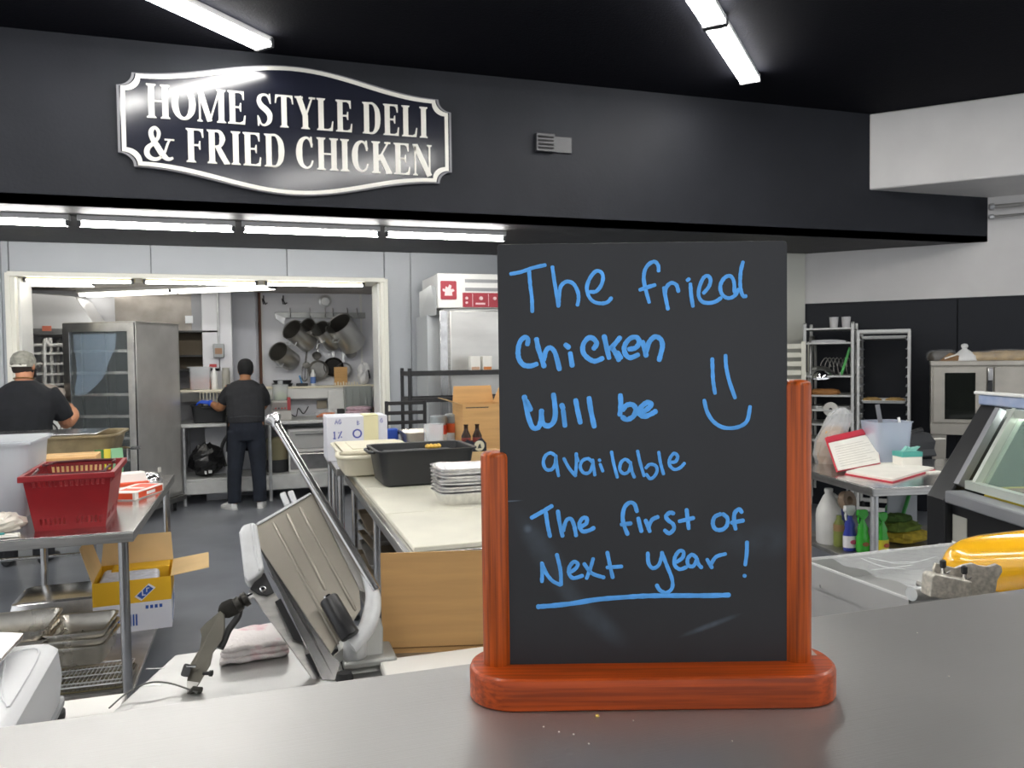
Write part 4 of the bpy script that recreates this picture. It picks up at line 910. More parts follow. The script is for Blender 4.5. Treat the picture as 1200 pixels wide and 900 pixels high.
obj('ledge_left', B().box(-.85, LGY, 1.255, -.28, 9.65, 1.28), CREAM, lg, bevel=.005)
obj('ledge_front', B().box(-.85, YB-.22, 1.13, 1.49, YB-.2, 1.255), WHITEM, lg)
def kp(x, y, Y): return oy(Y, x, y)
# pot rail
pr_ = thing('pot_rail', 'grey wall rail with hooks carrying the hanging pots', 'rail', kp(376, 374, YB-.02))
p0, p1 = kp(322, 366, YB-.03), kp(428, 366, YB-.03)
obj('rail', B().box(p0.x, YB-.03, p0.z-.07, p1.x, YB, p0.z), mat('grey_rail', srgb('a5a7a6'), .4, .5), pr_, bevel=.004)
obj('bracket', B().prism([(p0.x, YB-.03, p0.z-.02), (p0.x+.12, YB-.03, p0.z-.07), (p0.x+.1, YB-.03, p0.z-.15), (p0.x+.01, YB-.03, p0.z-.08)], (0, -.04, 0)), ALU, pr_, smooth=0)
for px in (340, 363, 381, 390, 407, 418):
    q = kp(px, 366, YB-.05); obj('hook', B().tube([(q.x, YB-.01, q.z+.04), (q.x, YB-.05, q.z+.05), (q.x, YB-.08, q.z+.02), (q.x, YB-.09, q.z-.05), (q.x, YB-.12, q.z-.07), (q.x, YB-.14, q.z-.04)], .006, 6), CHROME, pr_)
def pot(px, py, bx_, by_, r, label, handles=True, dark=False, Dm=.32):
    """pot hanging mouth toward the viewer; mouth centre px, bottom centre px"""
    a = kp(px, py, YB-Dm); b_ = kp(bx_, by_, YB-.04-r*.5)
    ax = (b_-a); h = ax.length; ax.normalize()
    t = thing('stock_pot', label, 'pot', b_, 0, 'pots hanging on the kitchen wall rail')
    mm = mat('pot_steel_dark', (.55, .54, .51), .3, .9, var=.05) if dark else mat('pot_steel', (.68, .68, .65), .34, .85, var=.04)
    obj('interior', B().lathe([(r*.955, .006), (r*.93, h-.012), (0, h-.012), (0, h-.015), (r*.925, h-.015), (r*.95, .006)], a, ax, 28, cap=False), mat('pot_interior_shade', (.24, .23, .21), .35, .8), t, smooth=40)  # darker steel paints the shade inside the pot
    obj('body', B().lathe([(r*1.05, -.004), (r*1.05, .004), (r, .008), (r, h-.012), (r*.94, h), (r*.01, h), (r*.01, h-.005), (r*.93, h-.008), (r*.965, h-.02), (r*.965, .004), (r*1.0, -.004)], a, ax, 28, cap=False), mm, t, smooth=40)
    if handles:
        sd = ax.cross(Vector((0, 0, 1))).normalized(); up = sd.cross(ax).normalized()
        for k in (1, -1):
            c = a+ax*h*.28
            obj('handle', B().tube([c+up*k*r*.98+sd*.045, c+up*k*(r+.045)+sd*.04, c+up*k*(r+.045)-sd*.04, c+up*k*r*.98-sd*.045], .007, 6), ALU, t)
pot(342, 386, 362, 402, .125, 'steel stock pot hanging at left end of upper row, dark inside', dark=True)
pot(326, 412, 342, 424, .12, 'lone steel pot hanging low below the left end of the rail', dark=True)
pot(361, 381, 370, 392, .085, 'narrow steel pot squeezed between the left pot and the middle pot', handles=False)
pot(375, 385, 391, 403, .11, 'middle steel pot with blackened bottom on the wall rail', dark=True)
pot(396, 379, 415, 404, .165, 'biggest aluminium stock pot at the right end of wall rail')
def pan(px, py, r, label, m_, hl=.2):
    c = kp(px, py, YB-.09)
    t = thing('frying_pan', label, 'pan', c, 0, 'skillets hanging face out under the pots')
    obj('bowl', B().lathe([(r*.75, .04), (r*.8, .035), (r, 0), (r*1.02, -.003), (r*.98, .002), (r*.76, .034)], c, (0.1, 1, .15), 26), m_, t, smooth=40)
    obj('handle', B().bar(c+Vector((0, .0, r*.9)), c+Vector((-.005, .02, r+hl)), .03, .008), ALU, t, bevel=.002)
pan(373, 434, .125, 'grey skillet hanging left of the cardboard on the ledge', STEELD)
pan(391, 430, .12, 'black skillet hanging behind the cardboard on the ledge', mat('seasoned_iron', (.03, .028, .026), .4, .6))
pan(403, 434, .10, 'pale skillet hanging half behind the black skillet', ALU)
def ladle(px, py, pt_, r, label):
    c = kp(px, py, YB-.12); t_ = kp(pt_[0], pt_[1], YB-.1)
    t = thing('ladle', label, 'ladle', c, 0, 'ladles hanging among the pots')
    obj('cup', B().lathe([(r, -r*.2), (r*.98, 0), (r*.75, r*.6), (r*.3, r*.85), (.002, r*.9)], c, (0, .8, -.5), 18), STEELP, t, smooth=50)
    obj('handle', B().tube([c+Vector((0, .01, r*.8)), t_.lerp(c, .5), t_], .006, 6), STEELP, t)
ladle(371, 417, (374, 398), .055, 'round pale skimmer hanging below the middle pot')
ladle(411, 414, (405, 398), .075, 'large shiny ladle hanging under the biggest pot')
ladle(359, 428, (362, 395), .045, 'long handled ladle hanging left of the grey skillet')
wk_ = thing('whisk', 'wire whisk hanging left of the grey skillet', 'whisk', kp(357, 440, YB-.1))
c0 = kp(361, 398, YB-.1); c1 = kp(358, 422, YB-.1); c2 = kp(357, 447, YB-.1)
obj('handle', B().tube([c0, c1], .008, 6), STEELP, wk_)
for k in range(4):
    a = PI*k/4; u = Vector((math.cos(a), math.sin(a), 0))
    obj('wire', B().tube(cat_rom([c1, c1.lerp(c2, .4)+u*.035, c1.lerp(c2, .85)+u*.04, c2, c1.lerp(c2, .85)-u*.04, c1.lerp(c2, .4)-u*.035, c1], 3), .003, 4), STEELP, wk_)
# wall bits
q = kp(381, 353, YB-.01); solo('wall_disc', B().lathe([(.001, 0), (.07, .0), (.08, .012), (.055, .02), (.05, .012), (.001, .012)], q, (0, -1, 0), 24, sx=1), ALU, 'pale oval plate on the kitchen wall above the pot rail', 'wall plate')
for i, (px, l) in enumerate(((309, 'black hook hanging from kitchen wall near the brown pipe'), (332, 'black hook hanging from kitchen wall above the leftmost pot'))):
    q = kp(px, 352, YB-.02); solo('wall_hook', B().tube([q+Vector((0, 0, .06)), q, q+Vector((.02, -.03, -.05)), q+Vector((.04, -.02, -.03))], .008, 6).tube([q+Vector((-.015, 0, .02)), q+Vector((-.01, -.03, -.02)), q+Vector((.0, -.02, -.05))], .006, 6), BLACKM, l, 'hook', 'hooks on the kitchen wall')
solo('brown_pipe', B().tube([(.03, YB-.03, 1.0), (.03, YB-.03, ZK)], .018, 10), mat('brown_paint', srgb('6d4a3a'), .5), 'dark brown vertical pipe on the kitchen wall', 'pipe')
sw = thing('switch_box', 'grey electrical box with conduit on the white kitchen pillar', 'switch', kp(256, 412, YB-.46))
a = kp(250, 403, YB-.46); b_ = kp(263, 419, YB-.46)
obj('box', B().box(a.x, YB-.54, b_.z, b_.x, YB-.451, a.z), mat('switch_grey', srgb('8d9090'), .4, .4), sw, bevel=.006)
obj('conduit', B().tube([((a.x+b_.x)/2, YB-.47, a.z), ((a.x+b_.x)/2, YB-.47, ZK)], .012, 8), ALU, sw)
obj('cover_plate', B().box(a.x+.02, YB-.545, b_.z+.04, b_.x-.02, YB-.54, a.z-.05), mat('rust_plate', srgb('8c6a50'), .5), sw)
ol = solo('wall_outlet', B().box(kp(361, 0, YB-.01).x, YB-.02, .99, kp(370, 0, YB-.01).x+.03, YB, 1.09), mat('outlet_steel', srgb('a59c8a'), .4, .5), 'small metal power outlet on the wall below the ledge', 'outlet', bevel=.003)
# hood and ovens at the left back
hd = thing('exhaust_hood', 'big white sloped exhaust hood at the left of the kitchen', 'hood', (-2.3, 9.6, 1.95))
Yh = 9.2
A = [kp(20, 342, Yh), kp(88, 347, Yh), kp(114, 385, Yh), kp(114, 392, Yh), kp(20, 392, Yh)]
A = [Vector((p.x, Yh, p.z)) for p in A]
obj('canopy', B().prism(A, (0, .85, 0)), mat('hood_white', srgb('c9c9ca'), .3, .35), hd, smooth=0, bevel=.006)
obj('front_lip', B().box(A[4].x, Yh-.012, A[3].z-.0, A[3].x, Yh, A[2].z), STEELP, hd)
obj('red_label', B().box(kp(37, 0, Yh).x, Yh-.016, kp(37, 388, Yh).z, kp(48, 0, Yh).x, Yh-.011, kp(37, 382, Yh).z), mat('red_label', srgb('c06a52'), .5), hd)
hd2 = thing('steel_hood', 'brushed steel hood box behind the glass door cabinet', 'hood', (-1.15, 9.8, 1.95))
a = kp(134, 345, 9.82); b_ = kp(225, 388, 9.82)
obj('hood_box', B().box(a.x, 9.82, b_.z, b_.x, YB, ZK), mat('hood_steel', (.30, .275, .25), .4, .6, var=.2, scale=5), hd2, bevel=.004)
obj('control', B().box(kp(207, 0, 9.82).x, 9.805, kp(207, 379, 9.82).z, kp(216, 0, 9.82).x, 9.82, kp(207, 370, 9.82).z), mat('control_white', srgb('e6e9ee'), .4), hd2)
obj('side_panel', B().box(b_.x, 9.82, b_.z, kp(246, 0, 9.82).x, YB, ZK), mat('duct_grey', srgb('8f9094'), .4, .3), hd2)
ov = thing('wall_oven', 'dark open mouthed oven behind the kitchen cabinet', 'oven', (-.95, 9.8, 0))
x0, x1 = kp(214, 0, 9.65).x-.9, kp(247, 0, 9.65).x
zt, zb_ = kp(0, 390, 9.65).z-.02, kp(230, 432, 9.65).z
obj('housing', B().frame([(x0, 9.65, zb_-.03), (x1, 9.65, zb_-.03), (x1, 9.65, b_.z), (x0, 9.65, b_.z)], [(x0+.05, 9.65, zb_), (x1-.01, 9.65, zb_), (x1-.01, 9.65, b_.z-.02), (x0+.05, 9.65, b_.z-.02)], (0, .44, 0)), BLACKM, ov, smooth=0)
obj('back_plate', B().box(x0, 10.05, zb_-.03, x1, 10.09, b_.z), mat('oven_liner', srgb('6e6250'), .5, .3), ov)
obj('oven_shelf', B().box(x0+.05, 9.7, (zb_+b_.z)/2-.08, x1-.01, 10.04, (zb_+b_.z)/2-.06), BLACKM, ov)
# things on the ledge
def on_ledge(px, y0, y1, Y=YB-.13):
    q = kp(px, y1, Y); t_ = kp(px, y0, Y); return Vector((q.x, Y, 1.28)), max(.03, t_.z-1.28)
p, h = on_ledge(235, 431, 448, 9.52)
t = thing('food_container', 'clear tub of orange food on the ledge behind black tub', 'container', p)
obj('tub', B().tub(.22, .17, h, t=.004, taper=.94, rim=.006, r=.02), CLEARP, t, world=False); obj('food', B().box(-.105, -.065, .008, .105, .065, h*.55), mat('orange_food', srgb('b5562e'), .6, var=.3, scale=30), t, world=False, bevel=.01); obj('lid', B().box(-.13, -.09, h, .13, .09, h+.012), CLEARP, t, world=False)
p, h = on_ledge(251, 424, 448, 9.52)
t = thing('spray_bottle', 'white bottle with red trigger top on the ledge by pillar', 'bottle', p)
obj('bottle', B().lathe([(.035, 0), (.038, .01), (.038, h*.55), (.015, h*.72), (.013, h*.8)], seg=16), WHITEP, t, world=False, smooth=50); obj('trigger', B().box(-.045, -.012, h*.8, .03, .012, h*.92).box(-.05, -.008, h*.66, -.04, .008, h*.86), mat('trigger_red', srgb('b23a3a'), .4), t, world=False, bevel=.004)
p, h = on_ledge(265, 431, 448, 9.52)
solo('glass_jar', B().lathe([(.04, 0), (.044, .01), (.044, h*.8), (.038, h*.9), (.04, h), (.0, h)], p, seg=18), mat('jar_grey', srgb('b9b7ad'), .15, alpha=.7), 'round clear jar on the ledge left of the person in charcoal', 'jar')
p, h = on_ledge(331, 442, 449)
for i, (dz, l) in enumerate(((0, 'lower black tray stacked on the ledge above the food processor'), (.04, 'upper black tray stacked on the ledge above the food processor'))):
    b = B().tub(.23-.02*i, .17, .036, t=.004, taper=.9, rim=.008, r=.02); o = obj('black_tray', b, BLACKP, None, smooth=40); o.location = p+Vector((.0, 0, dz)); tag(o, l, 'tray', 'black trays on the ledge')
p, h = on_ledge(354, 437, 450)
t = thing('brush', 'small black scrubbing brush with a blue handle on the ledge', 'brush', p)
obj('brush_head', B().box(-.07, -.03, 0, .07, .03, .035), BLACKP, t, world=False, bevel=.008); obj('handle', B().bar((0, 0, .03), (-.03, 0, .13), .02, .015), mat('blue_handle', srgb('4f8fc4'), .4), t, world=False, bevel=.003)
p, h = on_ledge(367, 433, 449)
t = thing('sauce_bottle', 'white bottle with blue label on the ledge under the grey skillet', 'bottle', p)
obj('bottle', B().lathe([(.03, 0), (.033, .008), (.033, h*.7), (.016, h*.85), (.015, h)], seg=16), WHITEP, t, world=False, smooth=50); obj('label', B().lathe([(.034, h*.15), (.034, h*.55)], seg=16, cap=False), mat('label_blue', srgb('5b79b5'), .5), t, world=False)
p, h = on_ledge(399, 430, 449)
solo('cardboard_piece', B().box(p.x-.075, p.y-.01, 1.28, p.x+.085, p.y, 1.28+h), CARD, 'square piece of brown cardboard propped on the ledge', 'cardboard')
p, h = on_ledge(426, 426, 449)
t = thing('bagged_stack', 'white crumpled plastic bag over a stack at right end of ledge', 'bag', p)
b = crumple(h*.52, 77, .62, .5, 1.0, 9); obj('bag', b, mat('bag_white', srgb('e3e3e2'), .3), t, world=False, smooth=0)
obj('dark_lid', B().lathe([(.06, 0), (.063, .01), (.06, .02)], (.055, 0, h*.5), (1, 0, .2), 18), BLACKP, t, world=False)
for i in range(9):
    q, h = on_ledge(393+i*3.2, 446, 450, YB-.2); q.y = YB-.215
    solo('clip', B().box(q.x-.008, q.y, 1.28, q.x+.006, q.y+.012, 1.28+.035+.01*(i % 2)), CREAM, 'cream clip standing along the front edge of the ledge', 'clip', 'cream clips along the ledge front')
# wire basket front on the ledge, left
t = thing('wire_basket', 'cream wire basket below the ledge behind the black tub', 'basket', (-.6, 9.41, 1.0))
b0, b1 = kp(222, 0, 9.4).x, kp(262, 0, 9.4).x
for k in range(11): x = b0+(b1-b0)*k/10; obj('wire', B().tube([(x, 9.41, 1.0), (x, 9.41, 1.25)], .004, 5), CREAM, t)
for z in (1.0, 1.08, 1.16, 1.25): obj('wire', B().tube([(b0, 9.41, z), (b1, 9.41, z)], .004, 5), CREAM, t)
# on the bench
t = thing('bus_tub', 'black plastic tub on kitchen bench beside the person in charcoal', 'tub', (-.53, 9.56, .91))
obj('tub', B().tub(.37, .45, .2, t=.005, taper=.9, rim=.014, r=.04), BLACKP, t, world=False, smooth=40)
obj('end_handle', B().box(-.08, -.26, .17, .08, -.235, .185), BLACKP, t, world=False, bevel=.005)
t = thing('food_processor', 'grey and red food processor with clear bowl on the bench', 'appliance', (.24, 9.6, .91))
obj('motor_base', B().rings([[(x*w_, y*w_, z) for x, y in ((-.12, -.11), (.12, -.11), (.12, .12), (-.12, .12))] for z, w_ in ((0, 1.0), (.06, .96), (.13, .9), (.22, .86))]), mat('processor_grey', srgb('b4b2ad'), .4), t, world=False, bevel=.01, smooth=0)
obj('control_panel', B().box(-.095, -.118, .11, .1, -.09, .2), mat('panel_grey', srgb('8b8583'), .4), t, world=False, bevel=.004)
for k in range(4): obj('button', B().lathe([(.009, 0), (.009, .008)], (-.06+k*.035, -.118, .135), (0, -1, 0), 10), mat('button_red', srgb('b03030'), .4) if k != 1 else BLACKP, t, world=False)
obj('red_side', B().box(.07, -.122, .11, .108, -.08, .26), mat('processor_red', srgb('a33a3e'), .4), t, world=False, bevel=.005)
obj('bowl', B().lathe([(.08, .22), (.085, .23), (.09, .38), (.092, .39)], seg=22), CLEARP, t, world=False, smooth=50)
obj('contents', B().lathe([(.07, .23), (.078, .27), (.05, .31), (.0, .32)], seg=16), mat('pale_green_food', srgb('c2cfae'), .6), t, world=False)
obj('lid', B().lathe([(.094, .39), (.094, .405), (.03, .41), (.03, .45), (.0, .45)], seg=22), CLEARP, t, world=False)
obj('power_cable', B().tube(cat_rom([(.12, .0, .05), (.17, -.02, .03), (.2, .02, .12), (.26, .1, .05), (.33, .3, .12)], 5), .006, 6), RUBBER, t, world=False)
p = Vector((.76, 9.58, .91))
t = thing('carrot_bag', 'clear bag of orange carrots lying on the kitchen bench', 'bag', p)
obj('bag', crumple(.11, 5, 1.2, .7, .45), FILM, t, world=False, smooth=0)
for k in range(7): a = random.uniform(-.6, .6); q = Vector((-.06+.02*k, random.uniform(-.03, .03), .025+.012*(k % 3))); obj('carrot', B().lathe([(.003, -.06), (.012, -.05), (.015, .0), (.009, .05), (.002, .06)], q, (math.cos(a), math.sin(a), .1), 8), mat('carrot_orange', srgb('dd7a3a'), .5), t, world=False)
solo('cutting_board', B().box(.80, 9.84, .91, 1.07, 9.855, 1.22), WHITEP, 'white cutting board standing against the wall below the ledge', 'board', bevel=.01)
t = thing('food_bin', 'tall clear ribbed bin on the bench below the bagged stack', 'container', (1.14, 9.66, .91))
obj('tub', B().tub(.33, .3, .36, t=.004, taper=.93, rim=.008, r=.05), mat('cloudy_plastic', srgb('aab0ac'), .2, alpha=.6), t, world=False, smooth=40)
for k in (-1, 0, 1): obj('rib', B().tube([(k*.08, -.147, .03), (k*.085, -.155, .33)], .008, 6), mat('cloudy_plastic', (0, 0, 0)), t, world=False)
t = thing('wrapped_meat', 'stack of pale pink wrapped packs on the right end of bench', 'food', (1.1, 9.42, .91))
for k in range(3): obj('pack', B().rings([[(x*.15*w_+.01*k, y*.09*w_, z) for x, y in [(math.cos(2*PI*j/14), math.sin(2*PI*j/14)) for j in range(14)]] for z, w_ in ((k*.045, .85), (k*.045+.015, 1), (k*.045+.035, .98), (k*.045+.045, .7))]), mat('pale_pink', srgb('d6b7c2'), .35, var=.15, scale=25), t, world=False, smooth=60)
obj('dark_pack', B().box(-.23, -.05, 0, -.15, .06, .11), BLACKP, t, world=False, bevel=.01)
t = thing('napkin_box', 'small dark framed box with orange print at right jamb', 'box', (1.33, 9.42, .91))
obj('box', B().box(-.05, -.04, 0, .05, .04, .12), mat('dark_brown_box', srgb('4a3026'), .5), t, world=False, bevel=.004); obj('print', B().box(-.03, -.043, .03, .03, -.04, .09), mat('orange_print', (0, 0, 0)), t, world=False)
# under the bench
t = thing('black_bin_bag', 'bunched black plastic bag on the lower shelf of kitchen bench', 'bag', (-.59, 9.5, .3))
obj('bag', crumple(.19, 9, 1.0, .7, .95, 12), mat('black_bag', (.012, .012, .013), .25), t, world=False, smooth=0)
obj('white_tag', B().box(.04, -.19, .06, .075, -.17, .09).box(.0, -.19, .05, .02, -.175, .085), WHITEP, t, world=False)
t = thing('striped_bag', 'white and black sack standing on the lower shelf beside legs', 'bag', (-.3, 9.62, .3))
obj('sack', B().rings([[(x*w_, y*.09, z) for x, y in ((-1, -1), (1, -1), (1, 1), (-1, 1))] for z, w_ in ((0, .07), (.2, .085), (.38, .07), (.42, .08))]), mat('sack_white', srgb('bfc0c2'), .6, var=.3, scale=14), t, world=False, bevel=.015, smooth=0)
obj('black_handle', B().tube(cat_rom([(-.08, -.09, .1), (-.12, -.1, .3), (-.03, -.1, .46), (.04, -.1, .3)], 4), .02, 8), BLACKP, t, world=False)
t = thing('storage_bin', 'olive brown round bin on the lower shelf behind the bench leg', 'bin', (.19, 9.6, .3))
obj('bin', B().lathe([(.1, 0), (.115, .02), (.12, .34), (.128, .35), (.128, .38), (.1, .4), (.0, .405)], seg=24), mat('olive_bin', srgb('8a8468'), .5), t, world=False, smooth=50)
obj('dark_base', B().lathe([(.121, 0), (.124, .14), (.118, .145)], seg=24), BLACKP, t, world=False, smooth=50)
mwv = thing('countertop_oven', 'small steel oven with dark doors on the lower bench shelf', 'oven', (.55, 9.66, .3))
obj('body', B().box(-.24, -.2, 0, .24, .2, .5), WHITEM, mwv, world=False, bevel=.006)
for z0_, z1_ in ((.03, .24), (.27, .47)):
    d_ = obj('door', B().box(-.22, -.222, z0_, .22, -.2, z1_), STEELP if z0_ < .1 else mat('grey_door', srgb('a9aaa8'), .4), mwv, world=False, bevel=.004); obj('handle', B().tube([(-.16, -.225, z1_-.03), (-.16, -.25, z1_-.03), (.16, -.25, z1_-.03), (.16, -.225, z1_-.03)], .006, 6), CHROME, d_, world=False)
t = thing('hanging_gear', 'grey tool with red grip hanging at the bench end', 'tool', (.93, 9.25, .5))
obj('hose', B().tube(cat_rom([(-.0, 0, .4), (-.04, 0, .25), (.03, 0, .1), (.0, 0, -.08)], 5), .016, 8), ALU, t, world=False); obj('red_grip', B().box(-.09, -.03, 0, -.02, .03, .09).box(.0, -.03, .08, .03, .03, .22), mat('grip_red', srgb('c8412e'), .4), t, world=False, bevel=.008)
# things left: bun racks, bench with bread
for i, (px0, px1, Y, l) in enumerate(((37, 56, 9.1, 'white tubular bun pan rack nearest to the left jamb'), (56, 82, 9.05, 'white tubular bun pan rack touching the glass door cabinet'))):
    a = kp(px0, 405, Y); b_ = kp(px1, 405, Y)
    t = thing('bun_rack', l, 'rack', ((a.x+b_.x)/2, Y, 0), 0, 'white bun pan racks left in the kitchen')
    W_ = (b_.x-a.x)/2+.03; zt = a.z
    for y in (0, .55): obj('frame', B().tube(cat_rom([(-W_, y, .08), (-W_, y, zt-.06), (-W_+.05, y, zt), (W_-.03, y, zt), (W_, y, zt-.05), (W_, y, .08)], 4), .016, 8), WHITEP, t, world=False)
    for k in range(9): z = zt-.09-k*.105; obj('runner', B().box(-W_, -.01, z, W_, .015, z+.022).box(-W_, .015, z, -W_+.02, .55, z+.012).box(W_-.02, .015, z, W_, .55, z+.012), WHITEP, t, world=False)
    obj('base', B().box(-W_, -.02, .06, W_, .58, .09), WHITEP, t, world=False)
lb = steel_table('side_bench', 'white cabinet bench behind the man with food on top', -2.6, 8.3, -1.74, 8.68, z=1.2, shelf=None, top=WHITEP)
obj('cabinet_body', B().box(-2.58, 8.33, .1, -1.76, 8.66, 1.15), mat('bench_cabinet', srgb('cfcfca'), .4), lb)
obj('drawer_front', B().box(-2.0, 8.315, .95, -1.78, 8.33, 1.12), WHITEM, lb, bevel=.003)
obj('hanging_cable', B().tube(cat_rom([(-1.88, 8.31, 1.08), (-1.80, 8.3, .98), (-1.89, 8.3, .86), (-1.84, 8.3, .78), (-1.76, 8.3, .84)], 6), .007, 6), RUBBER, lb)
for i, (x, y, l, h, s) in enumerate(((-2.02, 8.5, 'orange wrapped food beside grey bag on the bench behind the man', 'e2552b', .07), (-1.88, 8.5, 'red and orange topped package on bench behind the man', 'cf6a4a', .06))):
    solo('food_package', crumple(s, 40+i, 1.3, .8, .7), mat('pkg%d' % i, srgb(h), .5), l, 'package', 'packages on the bench behind the man', loc=(x, y, 1.2), smooth=0)
solo('grey_sack', crumple(.17, 45, 1.1, .7, .55), mat('grey_bag', srgb('a3988f'), .5), 'large grey crumpled bag on the bench behind the man', 'bag', loc=(-1.95, 8.56, 1.2), smooth=0)
solo('label_card', B().box(-1.84, 8.36, 1.2, -1.77, 8.38, 1.26), PAPER, 'small white label card at the bench edge by the cabinet', 'card')
# ================================================================== MIDDLE TABLES
ta = steel_table('long_prep_table', 'long prep table with white cutting board top and black tub', .50, 2.84, 1.32, 5.03, z=.885, shelf=.24, legr=.019, legs=((.54, 2.9), (1.28, 2.9), (.54, 4.86), (1.28, 4.86), (.54, 3.9)))
POLY = mat('poly_board', srgb('d9d6c6'), .45, var=.08, scale=4)
for i, (y0, y1) in enumerate(((2.86, 3.52), (3.53, 4.26), (4.27, 4.98))):
    solo('cutting_board', B().box(.53, y0, .885, 1.29, y1, .905), POLY, ['cream cutting board at the near end of the long prep table', 'cream cutting board in middle of long table under foil pans', 'cream cutting board at the far end under the black tub'][i], 'board', 'cream boards along the long prep table', bevel=.004)
tb = steel_table('small_prep_table', 'steel table behind the white tub carrying the milk carton box', .46, 5.12, 1.5, 6.0, z=.9, shelf=.24, legs=((.49, 5.17), (1.45, 5.17), (.49, 5.62), (1.45, 5.95), (.49, 5.95)))
# undershelf stock of the long table
for i in range(8):
    b = B().tub(.46, .62, .028, t=.002, taper=.97, rim=.008, r=.02); o = obj('sheet_tray', b, [STEELD, mat('baked_tray', srgb('7c6f5c'), .45, .6)][i % 2], None, smooth=40)
    o.location = (.78+random.uniform(-.02, .02), 4.45+random.uniform(-.02, .02), .24+i*.062); o.rotation_euler = (0, 0, random.uniform(-.05, .05))
    tag(o, ['lowest', 'second', 'third', 'fourth', 'fifth', 'sixth', 'seventh', 'topmost'][i]+' sheet tray in the pile under the far end of the long table', 'tray', 'sheet trays piled under the long table')
t = thing('grey_pan', 'dark square pan lying on the undershelf of the long table', 'pan', (.73, 3.62, .24), .1)
obj('pan', B().tub(.34, .36, .05, t=.003, taper=.9, rim=.01, r=.03), mat('grey_dark_pan', srgb('5a5a5c'), .4, .5), t, world=False, smooth=40)
t = thing('drain_pipes', 'white and grey plumbing pipes standing under long prep table', 'pipes', (.86, 3.35, .24))
for dx, dy, r_, h_, m_ in ((0, 0, .024, .5, WHITEP), (.10, .05, .02, .45, ALU), (.2, .0, .026, .5, WHITEP)):
    obj('pipe', B().tube([(dx, dy, 0), (dx, dy, h_*.8), (dx+.02, dy, h_), (dx+.06, dy, h_+.05)], r_, 10), m_, t, world=False)
    obj('collar', B().lathe([(r_*1.05, 0), (r_*1.4, .005), (r_*1.4, .04), (r_*1.05, .045)], (dx, dy, h_*.45), seg=14), m_, t, world=False)
t = thing('red_bucket', 'small red container under far table beyond the white tub', 'bucket', (.75, 5.3, .26)); obj('bucket', B().lathe([(.08, 0), (.1, .2), (.106, .2), (.106, .215), (.096, .215), (.078, .01)], seg=20), RED, t, world=False, smooth=40)
obj('handle', B().tube([(.1*math.cos(a), 0, .21+.09*math.sin(a)) for a in [PI*k/10 for k in range(11)]], .004, 6), STEELP, t, world=False)
# black bus tub with something yellow
t = thing('bus_tub', 'large black plastic tub on the long prep table by foil pans', 'tub', (.865, 4.41, .905), .02)
obj('tub', B().tub(.53, .40, .20, t=.005, taper=.9, rim=.016, r=.045), BLACKP, t, world=False, smooth=40)
for s in (-1, 1): obj('end_handle', B().tube([(s*.275, -.1, .185), (s*.3, -.08, .185), (s*.3, .08, .185), (s*.275, .1, .185)], .009, 8), BLACKP, t, world=False)
for i in range(4): solo('cheese_crumb', B().lathe([(.012, 0), (.018, .01), (.01, .022), (0, .026)], (.93+i*.022, 4.52+.01*(i % 2), 1.075), seg=7), mat('yellow_food', srgb('e0b64e'), .6), 'piece of yellow food in the black tub', 'food', 'pieces of yellow food in the black tub')
b_ = solo('tub_filling', B().box(.66, 4.26, .915, 1.07, 4.56, 1.075), mat('dark_filling', srgb('26262a'), .6), 'dark folded liner inside the large black tub', 'liner', bevel=.02)
# white lug tub
t = thing('lug_tub', 'white plastic lug tub with lid overhanging the long prep table', 'tub', (.66, 4.95, .905), .0)
obj('tub', B().tub(.42, .60, .155, t=.005, taper=.88, rim=.018, r=.05), CREAM, t, world=False, smooth=40)
obj('lid', B().box(-.2, -.29, .152, .2, .29, .16).box(-.14, -.22, .16, .15, .22, .166), CREAM, t, world=False, bevel=.004)
obj('front_lip', B().tube(cat_rom([(-.235, -.3, .15), (-.225, -.335, .13), (-.1, -.345, .125), (.1, -.345, .125), (.215, -.335, .13), (.235, -.3, .15)], 4), .013, 8), CREAM, t, world=False)
# foil pans
for i in range(8):
    b = B(); ring = []
    n = 56
    def fl(w_, l_, z, wob): return [Vector((max(-w_, min(w_, w_*1.25*math.cos(a)))*(1+wob*((j % 2)*2-1)), max(-l_, min(l_, l_*1.25*math.sin(a)))*(1+wob*((j % 2)*2-1)), z)) for j, a in enumerate([2*PI*k/n for k in range(n)])]
    b.rings([fl(.125, .095, 0, 0), fl(.13, .1, .004, .012), fl(.15, .12, .055, .014), fl(.162, .132, .056, .004), fl(.162, .132, .06, .004), fl(.148, .118, .059, .012), fl(.128, .098, .007, .01), fl(.12, .09, .004, 0)])
    o = obj('foil_pan', b, FOIL, None, smooth=0); o.location = (.955+random.uniform(-.004, .004), 3.70+random.uniform(-.003, .003), .905+i*.0165); o.rotation_euler = (random.uniform(-.01, .01), random.uniform(-.012, .012), random.uniform(-.03, .03))
    tag(o, ['bottom', 'second from bottom', 'third from bottom', 'fourth from bottom', 'fifth from bottom', 'sixth from bottom', 'seventh from bottom', 'top'][i]+' foil pan of the stack on the cream cutting board', 'pan', 'foil pans stacked on the cream board')
